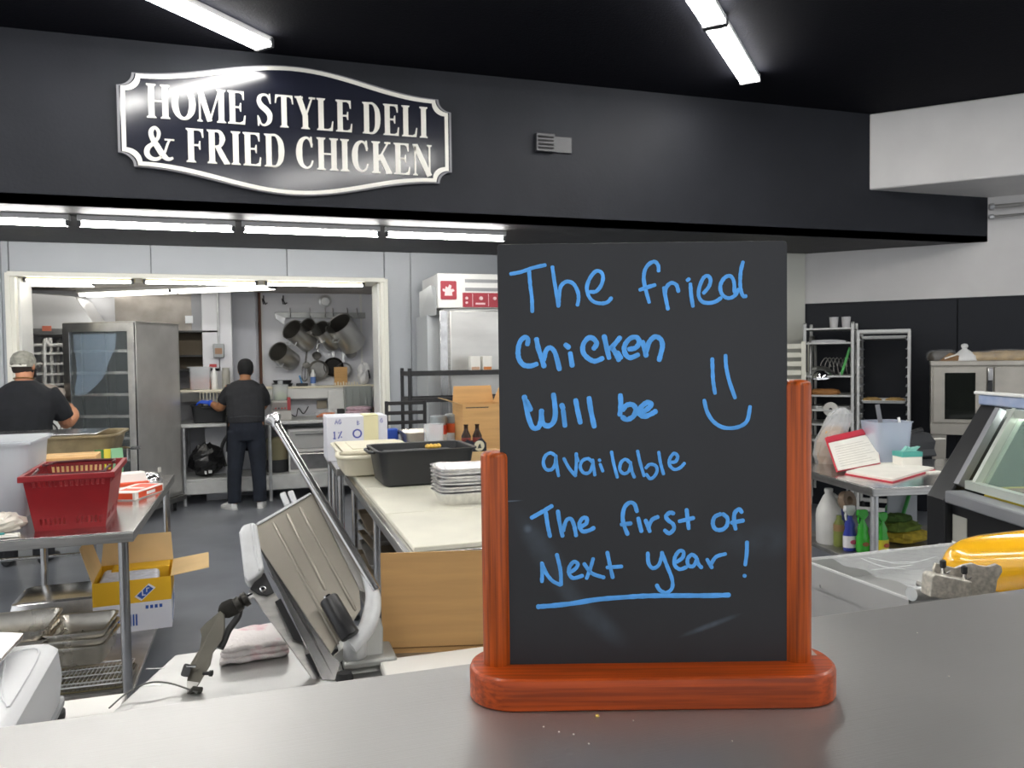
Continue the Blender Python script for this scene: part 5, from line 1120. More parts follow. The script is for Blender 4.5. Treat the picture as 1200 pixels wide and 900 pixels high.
# milk style carton box
a = oz(.9, 383, 541)
t = thing('printed_box', 'white box with blue print and cream paper sleeve on back table', 'box', (a.x+.21, a.y+.15, .9), 0)
hh_ = oy(a.y, 385, 489).z-.9
obj('box', B().box(-.205, -.15, 0, .21, .17, hh_), mat('box_white', srgb('dcdde4'), .6), t, world=False, bevel=.004)
obj('sleeve', B().box(.045, -.156, -.0, .145, -.15, hh_+.004).box(.045, -.156, hh_, .145, .05, hh_+.006), mat('cream_paper', srgb('e6dfb4'), .7), t, world=False)
BL2 = mat('print_violet_blue', srgb('4a55a8'), .6)
def ptxt(s, x, z, h, y):   # simple stroke characters on a box face
    st = {'1': [[(.3, .8), (.5, 1), (.5, 0)], [(.2, 0), (.8, 0)]], '%': [[(.1, 0), (.9, 1)], [(.2, .9), (.25, .75)], [(.75, .3), (.8, .1)]], '0': [[(.5, 1), (.1, .75), (.1, .25), (.5, 0), (.9, .25), (.9, .75), (.5, 1)]], '-': [[(.2, .5), (.8, .5)]], 'A': [[(0, 0), (.5, 1), (1, 0)], [(.25, .4), (.75, .4)]], 'C': [[(.9, .8), (.5, 1), (.1, .6), (.1, .3), (.5, 0), (.9, .2)]], 'G': [[(.9, .8), (.5, 1), (.1, .6), (.1, .3), (.5, 0), (.9, .2), (.9, .5), (.6, .5)]], 'B': [[(.1, 0), (.1, 1), (.8, .8), (.1, .5), (.9, .3), (.1, 0)]]}
    b = B()
    for c in s:
        for l in st.get(c, []):
            b.tube([(x+u*h*.6, y, z+v*h) for u, v in l], h*.09, 5, flat=.0008, flatn=(0, 1, 0))
        x += h*.75
    return b
f = -.1508
for s, x, z, h in (('AG', -.15, hh_-.05, .032), ('1%', -.17, hh_-.15, .05), ('B', -.0, hh_-.06, .03), ('G', .16, hh_-.05, .03)): obj('print', ptxt(s, x, z, h, f), BL2, t, world=False, smooth=0)
obj('logo_ring', B().tube([(-.0+.028*math.cos(a), f, hh_-.12+.028*math.sin(a)) for a in [2*PI*k/16 for k in range(16)]], .006, 5, flat=.0008, flatn=(0, 1, 0), closed=True), BL2, t, world=False, smooth=0)
for r_ in range(2):
    for k in range(3): obj('print_line', B().box(-.13+k*.05, f-.0005, .045+r_*.035, -.09+k*.05, f+.0005, .058+r_*.035), BL2, t, world=False, smooth=0)
# blue carton, steel bowl, jars, boxes at the back
p = oy(5.85, 459, 503); solo('blue_carton', B().box(p.x-.055, 5.85, .9, p.x+.05, 5.95, p.z), mat('bright_blue', srgb('2b55b8'), .4), 'small bright blue carton beside the printed white box', 'carton', bevel=.008)
t = thing('steel_basin', 'shallow rectangular steel basin right of the blue carton', 'basin', (1.2, 5.72, .9))
obj('basin', B().tub(.42, .34, .17, t=.003, taper=.85, rim=.014, r=.04), STEELW, t, world=False, smooth=40)
for i, (px, Y, l, lid, col) in enumerate(((508, 4.9, 'tall square clear container right of blue carton', None, 'aebac0'), (514, 5.05, 'round clear jar with red and white lid beside cardboard box', 'c8402e', 'b4a89c'), (531, 5.1, 'round clear jar with orange lid against the cardboard box', 'd9622e', 'a9b4c0'))):
    top = oy(Y, px, (497, 487, 485)[i]).z; x = oy(Y, px, 500).x
    t = thing('storage_jar', l, 'jar', (x, Y, .905), 0, 'clear containers at the far end of the long table')
    h = top-.905
    if i == 0: obj('tub', B().tub(.115, .11, h, t=.003, taper=.9, rim=.004, r=.02), CLEARP, t, world=False, smooth=40); obj('contents', B().box(-.04, -.04, .01, .04, .04, h*.6), mat('pale_goods', srgb('cdd3cc'), .6), t, world=False, bevel=.01)
    else:
        obj('glass', B().lathe([(.05, 0), (.055, .01), (.055, h-.07), (.047, h-.05)], seg=20), CLEARP, t, world=False, smooth=50)
        obj('goods', B().lathe([(.045, .01), (.049, .02), (.049, h*.5), (.0, h*.52)], seg=14), mat('goods%d' % i, srgb(col), .7), t, world=False)
        obj('lid', B().lathe([(.057, h-.05), (.057, h-.008), (.05, h), (0, h)], seg=20), mat('lid_grey', srgb('8f9699'), .4), t, world=False); obj('label', B().lathe([(.0562, h-.12), (.0562, h-.06)], seg=20, cap=False), mat('lab%d' % i, srgb(lid), .5), t, world=False)
Y = 4.83
a = oy(Y, 542, 472); c = oy(Y, 592, 472)
t = thing('open_box', 'brown open cardboard box with raised flaps behind the black tub', 'box', ((a.x+c.x)/2, Y+.13, .905))
W_ = (c.x-a.x)/2; h = oy(Y, 560, 474).z-.905
obj('carton', B().frame([(-W_, -.13, 0), (W_, -.13, 0), (W_, .14, 0), (-W_, .14, 0)], [(-W_+.004, -.126, 0), (W_-.004, -.126, 0), (W_-.004, .136, 0), (-W_+.004, .136, 0)], (0, 0, h)).box(-W_, -.13, 0, W_, .14, .004), CARD, t, world=False, smooth=0)
obj('flap', flap((-W_, .14, h), (W_, .14, h), (0, .15, 0), 1, .11), CARD, t, world=False, smooth=0)
obj('flap', flap((W_, .14, h), (W_, -.13, h), (.4, 0, 0), 1, .1), CARD, t, world=False, smooth=0)
obj('flap', flap((-W_, -.13, h), (-W_, .14, h), (-1, -.1, 0), .35, .11), CARDL, t, world=False, smooth=0)
obj('edge_print', B().box(-W_+.02, -.1308, h-.022, .03, -.13, h-.016), BLACKP, t, world=False)
t = thing('small_box', 'low tan box under the bottle carrier beside the wooden post', 'box', (1.27, 4.66, .905)); obj('box', B().box(-.09, -.07, 0, .14, .07, .125), CARDL, t, world=False, bevel=.003); obj('tape', B().box(-.091, -.012, .124, .141, .012, .1262), CARD, t, world=False)
bc = thing('bottle_carrier', 'dark bottle carrier with round cream emblems in front of the box', 'carrier', (1.235, 4.65, 1.0312))
NV = mat('carrier_navy', srgb('1c2230'), .5); EM = mat('emblem_cream', srgb('d8d2ba'), .5)
obj('tray', B().prism([(-.075, -.045, 0), (.075, -.045, 0), (.075, -.045, .05), (.045, -.045, .085), (.0, -.045, .055), (-.045, -.045, .075), (-.075, -.045, .05)], (0, .004, 0)).prism([(-.075, .041, 0), (.075, .041, 0), (.075, .041, .06), (-.075, .041, .06)], (0, .004, 0)).box(-.075, -.045, 0, .075, .045, .003), NV, bc, world=False, smooth=0)
for x, r_ in ((-.048, .022), (.03, .032)): obj('emblem', B().lathe([(r_, 0), (r_, .002)], (x, -.0455, r_+.002), (0, -1, 0), 18), EM, bc, world=False, smooth=0); obj('emblem_mark', B().prism([(x-r_*.4, -.0478, r_*.6), (x+r_*.4, -.0478, r_*.6), (x+r_*.2, -.0478, r_*1.5), (x-r_*.1, -.0478, r_*1.3)], (0, -.0006, 0)), mat('mark_dark', srgb('3c3f3a'), .5), bc, world=False, smooth=0)
for x in (-.04, .03):
    bt = thing('bottle', 'dark glass bottle in the carrier, '+('left' if x < 0 else 'right')+' of the two', 'bottle', (1.235+x, 4.65, 1.0345), 0, 'dark bottles in the carrier')
    obj('glass', B().lathe([(.027, 0), (.029, .006), (.029, .09), (.013, .125), (.012, .15), (.014, .152), (.014, .16), (0, .16)], seg=18), mat('brown_glass', (.03, .014, .008), .12), bt, world=False, smooth=50); obj('label', B().lathe([(.0295, .03), (.0295, .08)], seg=18, cap=False), mat('label_red_brown', srgb('7c2f28'), .5), bt, world=False)
# crumpled packets around
solo('plastic_wrap', crumple(.06, 51, 1.4, .8, .5), FILM, 'crumpled clear wrap between black tub and the bottle carrier', 'wrap', loc=(1.14, 4.72, .905), smooth=0)
# ------------------------------------------------------------------ wire shelving, chair, warming cabinet
Y = 6.54
ws = thing('wire_shelving', 'black metal shelving unit standing before the fried food cabinet', 'shelving', (1.75, Y+.2, 0))
x0 = oy(Y, 480, 440).x; x1 = x0+1.1; zs = [oy(Y, 500, 437).z, oy(Y, 500, 468).z, .8, .25]
for x in (x0, x1):
    for y in (Y, Y+.36): obj('post', B().tube([(x, y, 0), (x, y, zs[0]+.04)], .016, 8), BLACKM, ws)
for z in zs:
    s_ = obj('shelf', B().box(x0, Y-.01, z-.025, x1, Y+.01, z+.012).box(x0, Y+.35, z-.025, x1, Y+.37, z+.012).box(x0-.01, Y, z-.025, x0+.01, Y+.36, z+.012).box(x1-.01, Y, z-.025, x1+.01, Y+.36, z+.012), BLACKM, ws)
    for k in range(1, 12): obj('wire', B().tube([(x0, Y+.36*k/12, z), (x1, Y+.36*k/12, z)], .003, 4), BLACKM, s_)
for i, px in enumerate((556, 570)):
    q = oy(Y+.12, px, 436); t = thing('paper_cup_box', ['plain white carton of cups on the top shelf', 'white carton with orange foot on the top shelf'][i], 'carton', (q.x, Y+.12, zs[0]+.013), 0, 'cup cartons on the black shelving'); h = oy(Y+.12, px, 419).z-zs[0]
    obj('carton', B().box(-.043, -.04, 0, .043, .04, h), mat('carton_offwhite', srgb('dedcd4'), .5), t, world=False, bevel=.004); obj('foot_print', B().box(-.035, -.0415, .004, .035, -.04, .03), mat('carton_orange', srgb('c77a3c'), .5) if i else mat('carton_beige', srgb('bf9c80'), .5), t, world=False)
Y = 6.05
ch = thing('ladder_back_chair', 'black metal ladder-back bar chair in front of the grey wall', 'chair', (1.13, Y+.2, 0))
xa, xb = oy(Y, 453, 480).x, oy(Y, 480, 480).x+.12; zt = oy(Y, 465, 470).z
for x in (xa, xb):
    obj('back_post', B().tube([(x, Y+.1, 0), (x, Y+.04, .6), (x, Y, zt)], .014, 8), BLACKM, ch)
    obj('leg', B().tube([(x, Y+.44, 0), (x, Y+.42, .66)], .014, 8), BLACKM, ch)
for k in range(4): z = zt-.015-k*.075; obj('slat', B().box(xa, Y-.006, z-.016, xb, Y+.012, z+.012), BLACKM, ch, bevel=.003)
obj('seat', B().box(xa-.01, Y+.05, .66, xb+.01, Y+.43, .7), BLACKP, ch, bevel=.012)
obj('footrest', B().tube([(xa, Y+.435, .25), (xb, Y+.435, .25)], .01, 8), BLACKM, ch)
# tall warming cabinet with red panels
Y = 6.95
wc = thing('warming_cabinet', 'tall steel warming cabinet with white control head and red panels', 'cabinet', (1.95, Y+.4, 0))
x0 = oy(Y, 513, 340).x; x1 = x0+.86; zh = oy(Y, 513, 320).z; zl = oy(Y, 513, 361).z
WE = mat('cabinet_white', srgb('dddcd8'), .3)
obj('body', B().box(x0+.05, Y+.03, .12, x1, Y+.75, zl), STEEL, wc, bevel=.006)
for fx in (x0+.1, x1-.06):
    for fy in (Y+.1, Y+.68): obj('foot', B().lathe([(.03, 0), (.03, .02), (.018, .03), (.018, .125)], (fx, fy, 0), seg=12), BLACKP, wc)
obj('front_panel', B().box(x0+.11, Y+.008, .9, x1-.04, Y+.03, zl-.02), mat('satin_front_steel', (.6, .59, .56), .32, .85, var=.12, scale=2, stretch=(1, 1, 3)), wc, bevel=.01)
obj('side_corner', B().box(x0+.02, Y+.02, .8, x0+.09, Y+.06, zl-.02), STEELP, wc, bevel=.004)
obj('control_head', B().box(x0, Y, zl, x1, Y+.7, zh), WE, wc, bevel=.008)
obj('side_shroud', B().prism([(x0-.005, Y+.05, zl-.06), (x0-.09, Y+.4, zl-.06), (x0-.09, Y+.4, zh-.14), (x0-.04, Y+.1, zh-.1), (x0-.005, Y+.05, zh-.12)], (.01, .02, 0)).box(x0-.06, Y+.2, .12, x0+.05, Y+.74, zl-.05), mat('shroud_grey', srgb('b9bcbd'), .35, .4), wc, smooth=0)
for k, (ya, yb_) in enumerate(((327, 331), (337, 341))): obj('vent_slot', B().box(oy(Y, 540, 0).x, Y-.004, oy(Y, 540, yb_).z, x1-.02, Y+.001, oy(Y, 540, ya).z), mat('slot_grey', srgb('8e8f90'), .4), wc)
RP = mat('panel_red', srgb('9c2b38'), .45); PK = mat('print_pinkish', srgb('e2c6c6'), .5)
a = oy(Y, 516, 329); c = oy(Y, 535, 351)
lo = obj('logo_panel', B().prism(rrect(a.x, c.x, c.z, a.z, .012, Y-.008), (0, .008, 0)), RP, wc, smooth=0); lo['label'] = 'red square emblem panel'
mx, mz = (a.x+c.x)/2, (a.z+c.z)/2
obj('emblem', B().prism([(mx+x*.055, Y-.0095, mz+z*.055) for x, z in ((-1, -.15), (-.6, -.3), (-.7, -.9), (.6, -.9), (.55, -.35), (1, -.1), (.75, .2), (.35, .15), (.5, .75), (.1, .9), (-.1, .4), (-.5, .6), (-.55, .1), (-1, .25))], (0, .0015, 0)), PK, lo, smooth=0)
a = oy(Y, 542, 343); c = oy(Y, 545, 360)
cpn = obj('control_panel', B().box(a.x, Y-.006, c.z, x1-.03, Y, a.z), RP, wc); cpn['label'] = 'long red control panel with dials'
for dx, r_ in ((.035, .013), (.17, .017), (.3, .015), (.42, .015)): obj('dial', B().lathe([(r_, 0), (r_, .012), (r_*.8, .016), (0, .016)], (a.x+dx, Y-.006, a.z-.05), (0, -1, 0), 14), PK, cpn)
obj('dial', B().lathe([(.011, 0), (.011, .012), (0, .013)], (a.x+.035, Y-.006, a.z-.09), (0, -1, 0), 12), PK, cpn)
for dx in (.09, .24, .36): obj('divider', B().box(a.x+dx, Y-.008, c.z+.008, a.x+dx+.004, Y-.006, a.z-.008), PK, cpn)
obj('print_line', B().box(a.x+.12, Y-.008, c.z+.025, a.x+.21, Y-.006, c.z+.04), PK, cpn)
# ================================================================== RIGHT: RACKS, OVEN, TABLE, DELI CASE
R45 = -PI/4
def on_diag(k, x, y):          # point on the vertical plane X+Y=k seen at a pixel
    r = ray(x, y); t = k/(r.x+r.y); return EYE+r*t
def diag_thing(name, label, cat, px0, px1, k, group=None):
    a, c = on_diag(k, px0, 420), on_diag(k, px1, 420); a.z = c.z = 0
    t = thing(name, label, cat, (a+c)/2, R45, group); return t, (c-a).length/2
RK = mat('rack_aluminium', srgb('c9c9c6'), .38, .35)
k1 = 11.62
def zrow(k, y, px=1035): return on_diag(k, px, y).z
# rack with shelves
t, W_ = diag_thing('shelf_rack', 'open steel rack crowded with pans and lids beside the cream column', 'rack', 943, 999, k1)
zt = zrow(k1, 386, 975)
for x in (-W_, W_):
    for y in (0, .55): obj('post', B().tube(cat_rom([(x, y, .1), (x, y, zt-.08), (x, y+(.03 if y == 0 else -.03), zt)], 4), .016, 8), RK, t, world=False)
    obj('side_arch', B().tube(cat_rom([(x+.04, .05, .2), (x+.045, .05, zt-.25), (x+.04, .25, zt-.08), (x+.045, .5, zt-.25), (x+.04, .5, .2)], 5), .014, 8), STEELD, t, world=False)
rz = [zrow(k1, y, 975) for y in (384, 401, 440, 463, 480, 497, 516)]
for z in rz: obj('shelf', B().box(-W_, 0, z-.018, W_, .55, z), RK, t, world=False, bevel=.003)
rk = t
Mr = WM[t.name]
def inrack(name, label, cat, x, y, z, group=None): return thing(name, label, cat, Mr @ Vector((x, y, z)), R45, group)
for i, (dx, l) in enumerate(((.04, 'left white cup on top of the crowded rack'), (.15, 'right white cup on top of the crowded rack'))):
    q = inrack('cup', l, 'cup', dx, .12, rz[0], 'white cups on the rack top'); obj('cup', B().lathe([(.035, 0), (.042, .1), (.042, .105), (.036, .105), (.03, .01), (0, .01)], seg=18), mat('cup_white', srgb('c9c8c8'), .4), q, world=False, smooth=40)
q = inrack('tray', 'pale arched plastic lid on the top rack level', 'tray', -.02, .2, rz[1]); obj('lid', B().rings([[(x*w_, y, .01+.1*math.sqrt(max(0, 1-x*x))*w_) for x in [-1+2*j/12 for j in range(13)]]+[(x*w_, y, 0) for x in [1-2*j/12 for j in range(13)]] for y, w_ in ((-.12, .17), (.2, .17))]), mat('lid_pale', srgb('b8b8ba'), .35), q, world=False, smooth=30)
q = inrack('cloche', 'shiny domed steel cloche leaning on the second rack shelf', 'cloche', -.08, .1, rz[2]); obj('dome', B().lathe([(.13, 0), (.12, .03), (.08, .07), (.02, .09), (0, .09), (0, .085), (.018, .084), (.078, .064), (.115, .028), (.125, 0)], (0, .0, .0), (0, -.35, 1), 24, cap=False), CHROME, q, world=False, smooth=50); obj('rim', B().tube([(.13*math.cos(a), .125*math.sin(a)*.9, .0+.045*math.sin(a)+.012) for a in [2*PI*k/24 for k in range(24)]], .007, 6, closed=True), CHROME, q, world=False)
q = inrack('whisk_tangle', 'tangle of dark wire whisks behind the domed lid on rack', 'utensils', .03, .3, rz[2])
for k in range(7): a = k*.9; obj('wire', B().tube(cat_rom([(-.12+.04*k, 0, .005), (-.13+.04*k, .03*math.sin(a), .1), (-.08+.035*k, .02, .17), (-.03+.03*k, -.02, .08)], 4), .004, 5), STEELD, q, world=False)
q = inrack('green_spatula', 'long green handled spatula leaning in the crowded rack', 'spatula', .14, .05, rz[2]); obj('handle', B().bar((-.03, 0, 0), (.05, .02, .27), .025, .012), mat('bright_green', srgb('3f9a48'), .4), q, world=False, bevel=.004); obj('grey_tip', B().bar((-.03, 0, 0), (-.04, 0, .03), .03, .008), STEELD, q, world=False)
q = inrack('bread_tray', 'flat brown loaf on the third rack shelf', 'bread', -.05, .15, rz[3]); obj('loaf', B().rings([[(x*.15*w_, y*.12*w_, z) for x, y in [(math.cos(2*PI*j/16), math.sin(2*PI*j/16)) for j in range(16)]] for z, w_ in ((0, .9), (.02, 1), (.045, .9), (.055, .6))]), mat('brown_loaf', srgb('a9743f'), .7, var=.2), q, world=False, smooth=60)
q = inrack('slicer_disc', 'round pale cutting disc leaning on a lower rack shelf', 'disc', .02, .03, rz[4]-.075); obj('disc', B().lathe([(.015, 0), (.068, 0), (.07, .006), (.068, .012), (.015, .012), (.015, 0)], (0, 0, .075), (0, -1, .1), 26, cap=False), mat('disc_pale', srgb('cfcdc6'), .35), q, world=False, smooth=30)
obj('hub', B().lathe([(.015, -.004), (.015, .016), (0, .016)], (0, 0, .075), (0, -1, .1), 14), DARK, q, world=False)
for i, (x, z, l) in enumerate(((-.1, rz[4]-.02, 'small shiny pan left of pale disc on the rack'), (.12, rz[4]-.02, 'small shiny pan right of pale disc on the rack'), (.0, rz[6]-.11, 'clear bowl on the lowest visible rack shelf'))):
    q = inrack('small_pan', l, 'pan', x, .2, z); obj('pan', B().tub(.15, .2, .05, t=.003, taper=.85, rim=.008, r=.03), CHROME if i < 2 else CLEARP, q, world=False, smooth=40)
# empty sheet pan rack
t, W_ = diag_thing('sheet_pan_rack', 'tall silver sheet pan rack with one tray of bread halfway', 'rack', 1004, 1067, k1)
zt = zrow(k1, 386)
for x in (-W_+.012, W_-.012):
    for y in (.012, .55): obj('post', B().box(x-.013, y-.013, .1, x+.013, y+.013, zt), RK, t, world=False, bevel=.004)
    s_ = 1 if x < 0 else -1
    for k in range(17): z = zt-.1-k*.088; obj('runner', B().box(x+s_*.013, .0, z, x+s_*.028, .56, z+.004).box(x+s_*.013, 0, z, x+s_*.016, .56, z+.02), ALU, t, world=False)
obj('top_bar', B().box(-W_, 0, zt-.03, W_, .03, zt).box(-W_, .53, zt-.03, W_, .56, zt).box(-W_, .27, zt-.03, W_, .3, zt-.01), RK, t, world=False, bevel=.003)
obj('base_bar', B().box(-W_, 0, .08, W_, .03, .12).box(-W_, .53, .08, W_, .56, .12), RK, t, world=False, bevel=.003)
for x in (-W_+.02, W_-.02):
    for y in (.02, .54): obj('caster', B().lathe([(.02, -.014), (.045, -.012), (.045, .012), (.02, .014)], (x, y, .045), (1, .4, 0), 16), RUBBER, t, world=False)
M2 = WM[t.name]
for i, (y, l) in enumerate(((397, 'empty sheet tray near the top of the silver pan rack'), (473, 'sheet tray with flat bread in the middle of silver rack'))):
    z = zrow(k1, y); q = thing('sheet_tray', l, 'tray', M2 @ Vector((0, .27, z-.0)), R45, 'trays in the silver rack'); obj('tray', B().tub(2*W_-.075, .5, .028, t=.002, taper=.97, rim=.008, r=.02), RK, q, world=False, smooth=40)
    if i:
        for k in range(2): q2 = thing('flat_bread', ['left', 'right'][k]+' flat golden loaf on the tray in the silver rack', 'bread', M2 @ Vector((-.1+.2*k, .12, z+.005)), R45, 'loaves on the rack tray'); obj('loaf', B().rings([[(x*.09*w_, y*.1*w_, zz) for x, y in [(math.cos(2*PI*j/16), math.sin(2*PI*j/16)) for j in range(16)]] for zz, w_ in ((0, .9), (.015, 1), (.035, .9), (.048, .5))]), mat('gold_loaf', srgb('b08f56'), .7, var=.25), q2, world=False, smooth=60)
# cream plastic rack behind the board
a = on_diag(11.35, 943, 420); a.z = 0
t = thing('bun_pan_rack', 'cream slatted plastic rack partly hidden behind the chalkboard edge', 'rack', a, R45)
zt = on_diag(11.35, 940, 400).z
for x in (-.5, -.012): obj('post', B().box(x-.02, 0, .05, x+.02, .04, zt), mat('rack_cream', srgb('dcdacb'), .4), t, world=False, bevel=.005); obj('post', B().box(x-.02, .5, .05, x+.02, .54, zt), MATS['rack_cream'], t, world=False, bevel=.005)
for k in range(16): z = zt-.04-k*.085; obj('slat', B().box(-.5, .005, z-.03, -.02, .03, z+.018), MATS['rack_cream'], t, world=False, bevel=.003)
# oven
k2 = 11.2
t, W0 = diag_thing('convection_oven', 'stainless convection oven with dark window against the black wall', 'oven', 1091, 1215, k2)
a0, a1_ = on_diag(k2, 1091, 420), on_diag(k2, 1215, 420); W_ = W0
zt, zb_ = on_diag(k2, 1095, 423).z, on_diag(k2, 1095, 509).z
OV = mat('oven_steel', srgb('b9b4aa'), .34, .75, var=.12, scale=6)
obj('body', B().box(-W_, .02, zb_, W_+.2, .72, zt-.035), OV, t, world=False, bevel=.005)
obj('top_trim', B().box(-W_-.005, -.015, zt-.045, W_+.2, .73, zt), OV, t, world=False, bevel=.006)
obj('lower_trim', B().box(-W_-.002, -.005, zb_, W_+.2, .05, zb_+.1), OV, t, world=False, bevel=.005)
def ox(px): q = on_diag(k2, px, 460); return (WM[t.name].inverted() @ q).x
def ozz(px, py): return on_diag(k2, px, py).z
d_ = obj('door', B().frame([(ox(1094), -.02, zb_+.11), (ox(1156), -.02, zb_+.11), (ox(1156), -.02, zt-.055), (ox(1094), -.02, zt-.055)], [(ox(1107), -.02, ozz(1107, 491)), (ox(1143), -.02, ozz(1107, 491)), (ox(1143), -.02, ozz(1107, 437)), (ox(1107), -.02, ozz(1107, 437))], (0, .04, 0)), OV, t, world=False, smooth=0, bevel=.003)
obj('window', B().box(ox(1107), -.008, ozz(1107, 491), ox(1143), .015, ozz(1107, 437)), mat('oven_glass', (.012, .014, .012), .06), d_, world=False)
obj('handle', B().box(ox(1157), -.05, ozz(1160, 446), ox(1163), -.02, ozz(1160, 431)), STEELP, d_, world=False, bevel=.004)
obj('handle_grip', B().box(ox(1157), -.052, ozz(1160, 462), ox(1162.5), -.02, ozz(1160, 446)), BLACKP, d_, world=False, bevel=.004)
obj('right_door', B().box(ox(1165), -.02, zb_+.11, W_+.2, .02, zt-.055), OV, t, world=False, bevel=.004)
for x in (-W_+.07, W_+.1):
    for y in (.08, .62): obj('leg', B().rings([[(x+u*w_, y+v*w_, z) for u, v in ((-1, -1), (1, -1), (1, 1), (-1, 1))] for z, w_ in ((0, .03), (.05, .035), (zb_, .055))]), OV, t, world=False, bevel=.004, smooth=0)
M3 = WM[t.name]
BRD = mat('flatbread', srgb('b59a6c'), .75, var=.25, scale=14)
for i, (px, w_, h_, l, m_) in enumerate(((1104, .12, .09, 'dark wrapped loaf end on the left of the oven top', mat('dark_wrap', srgb('4a443c'), .5, var=.3)), (1150, .2, .075, 'golden bagged flatbread in the middle of the oven top', BRD), (1184, .2, .085, 'golden bagged flatbread at the right of the oven top', BRD))):
    q = thing('bagged_bread', l, 'bread', M3 @ Vector((ox(px), .2, zt)), R45, 'bagged bread on the oven top')
    obj('loaf', B().rings([[(x*w_*k_, y*.13*k_, z*h_) for x, y in [(math.copysign(abs(math.cos(2*PI*j/20))**.6, math.cos(2*PI*j/20)), math.copysign(abs(math.sin(2*PI*j/20))**.6, math.sin(2*PI*j/20))) for j in range(20)]] for z, k_ in ((0, .92), (.25, 1), (.5, .97), (.8, .9), (1, .6))]), m_, q, world=False, smooth=60)
    obj('film', B().rings([[(x*w_*k_*1.04, y*.14*k_, z*h_*1.06+random.uniform(0, .008)) for x, y in [(math.cos(2*PI*j/20), math.sin(2*PI*j/20)) for j in range(20)]] for z, k_ in ((0, .98), (.25, 1.03), (.6, 1), (.9, .85), (1, .5))]), FILM, q, world=False, smooth=0)
q = thing('crumpled_bag', 'white knotted plastic bag on the oven top', 'bag', M3 @ Vector((ox(1131), .12, zt)), R45)
obj('bag', B().rings([[(x*r_*(1+.15*math.sin(j*2.3+z*40)), y*r_, z) for j, (x, y) in enumerate([(math.cos(2*PI*j/12), math.sin(2*PI*j/12)) for j in range(12)])] for z, r_ in ((0, .10), (.04, .085), (.08, .05), (.105, .02), (.125, .03), (.145, .022), (.15, .004))]), mat('bag_white', (0, 0, 0)), q, world=False, smooth=25)
q = thing('brown_sheet', 'brown folded paper under the dark loaf on oven top', 'paper', M3 @ Vector((ox(1116), .1, zt)), R45); obj('sheet', B().prism([(-.1, -.06, .0), (.07, -.06, .0), (.09, -.05, .03), (-.02, -.06, .07)], (0, .14, 0)), mat('brown_paper', srgb('8a6a48'), .8), q, world=False, smooth=0); obj('white_edge', B().bar((-.06, -.065, .02), (.05, -.065, .06), .012, .012), PAPER, q, world=False)
# ------------------------------------------------------------------ table with the binder
rzt = math.radians(-10)
p = oz(.9, 1022, 572)
rt = thing('side_table', 'stainless steel side table carrying the open binder and spray bottles', 'table', (p.x, p.y, 0), rzt)
WT, DT = 1.3, .95
obj('tabletop', B().box(0, 0, .894, WT, DT, .9), STEELP, rt, world=False, bevel=.002)
obj('apron', B().box(0, 0, .855, WT, .012, .894).box(0, 0, .855, .012, DT, .894).box(WT-.012, 0, .855, WT, DT, .894).box(0, DT-.012, .855, WT, DT, .894), STEEL, rt, world=False, bevel=.002)
for x, y in ((.035, .035), (WT-.05, .05), (.035, DT-.04), (WT-.05, DT-.04)): l = obj('leg', B().tube([(x, y, .02), (x, y, .893)], .02, 14), ALU, rt, world=False); obj('foot', B().lathe([(.016, 0), (.024, .01), (.02, .03)], (x, y, 0)), ALU, l, world=False)
SH = .47
obj('undershelf', B().box(.02, .02, SH-.025, WT-.02, DT-.02, SH), STEELD, rt, world=False, bevel=.003)
MT = WM[rt.name]
def ont(px, py, z=.9): return oz(z, px, py)
# binder
bd = thing('recipe_binder', 'red edged binder open on the side table with page standing up', 'binder', ont(1030, 560), 0)
lay = [ont(990, 556), ont(1046, 566), ont(1096, 551), ont(1035, 543)]
lay = [Vector((v.x, v.y, .9)) for v in lay]
obj('cover', B().prism(lay, (0, 0, .006)), mat('binder_red', srgb('c4273c'), .4), bd, smooth=0)
cen = sum(lay, Vector())/4
obj('page', B().prism([cen+(v-cen)*.97+Vector((0, 0, .006)) for v in lay], (0, 0, .012)), PAPER, bd, smooth=0)
Dd = (lay[0]-EYE).dot(FW)
up_ = [at(981, 553, Dd*1.0), at(1032, 543, Dd*1.06), at(1025, 500, Dd*1.09), at(967, 513, Dd*1.05)]
nn = (up_[1]-up_[0]).cross(up_[3]-up_[0]).normalized()
if nn.dot(EYE-up_[0]) < 0: nn = -nn
up_[2] = onp(up_[0], nn, 1025, 500)
obj('cover', B().prism([u-nn*.006 for u in up_], nn*.005), MATS['binder_red'], bd, smooth=0)
ins = [up_[0].lerp(up_[3], t_).lerp(up_[1].lerp(up_[2], t_), s_) for s_, t_ in ((.02, .02), (.98, .02), (.98, .82), (.02, .82))]
pg = obj('page', B().prism(ins, nn*.004), PAPER, bd, smooth=0)
for k in range(9): a = ins[0].lerp(ins[3], .12+.085*k); c = ins[1].lerp(ins[2], .12+.085*k); obj('text_line', B().prism([a.lerp(c, .08)+nn*.0041, a.lerp(c, .92-.1*(k % 3))+nn*.0041, a.lerp(c, .92-.1*(k % 3))+nn*.0041+(ins[3]-ins[0]).normalized()*.003, a.lerp(c, .08)+nn*.0041+(ins[3]-ins[0]).normalized()*.003], nn*.0004), mat('text_grey', srgb('bdb9ae'), .8), pg, smooth=0)
obj('red_strip', B().prism([up_[0].lerp(up_[3], .84)+nn*.0, up_[1].lerp(up_[2], .84), up_[2]+nn*0, up_[3]], nn*.006), MATS['binder_red'], bd, smooth=0)
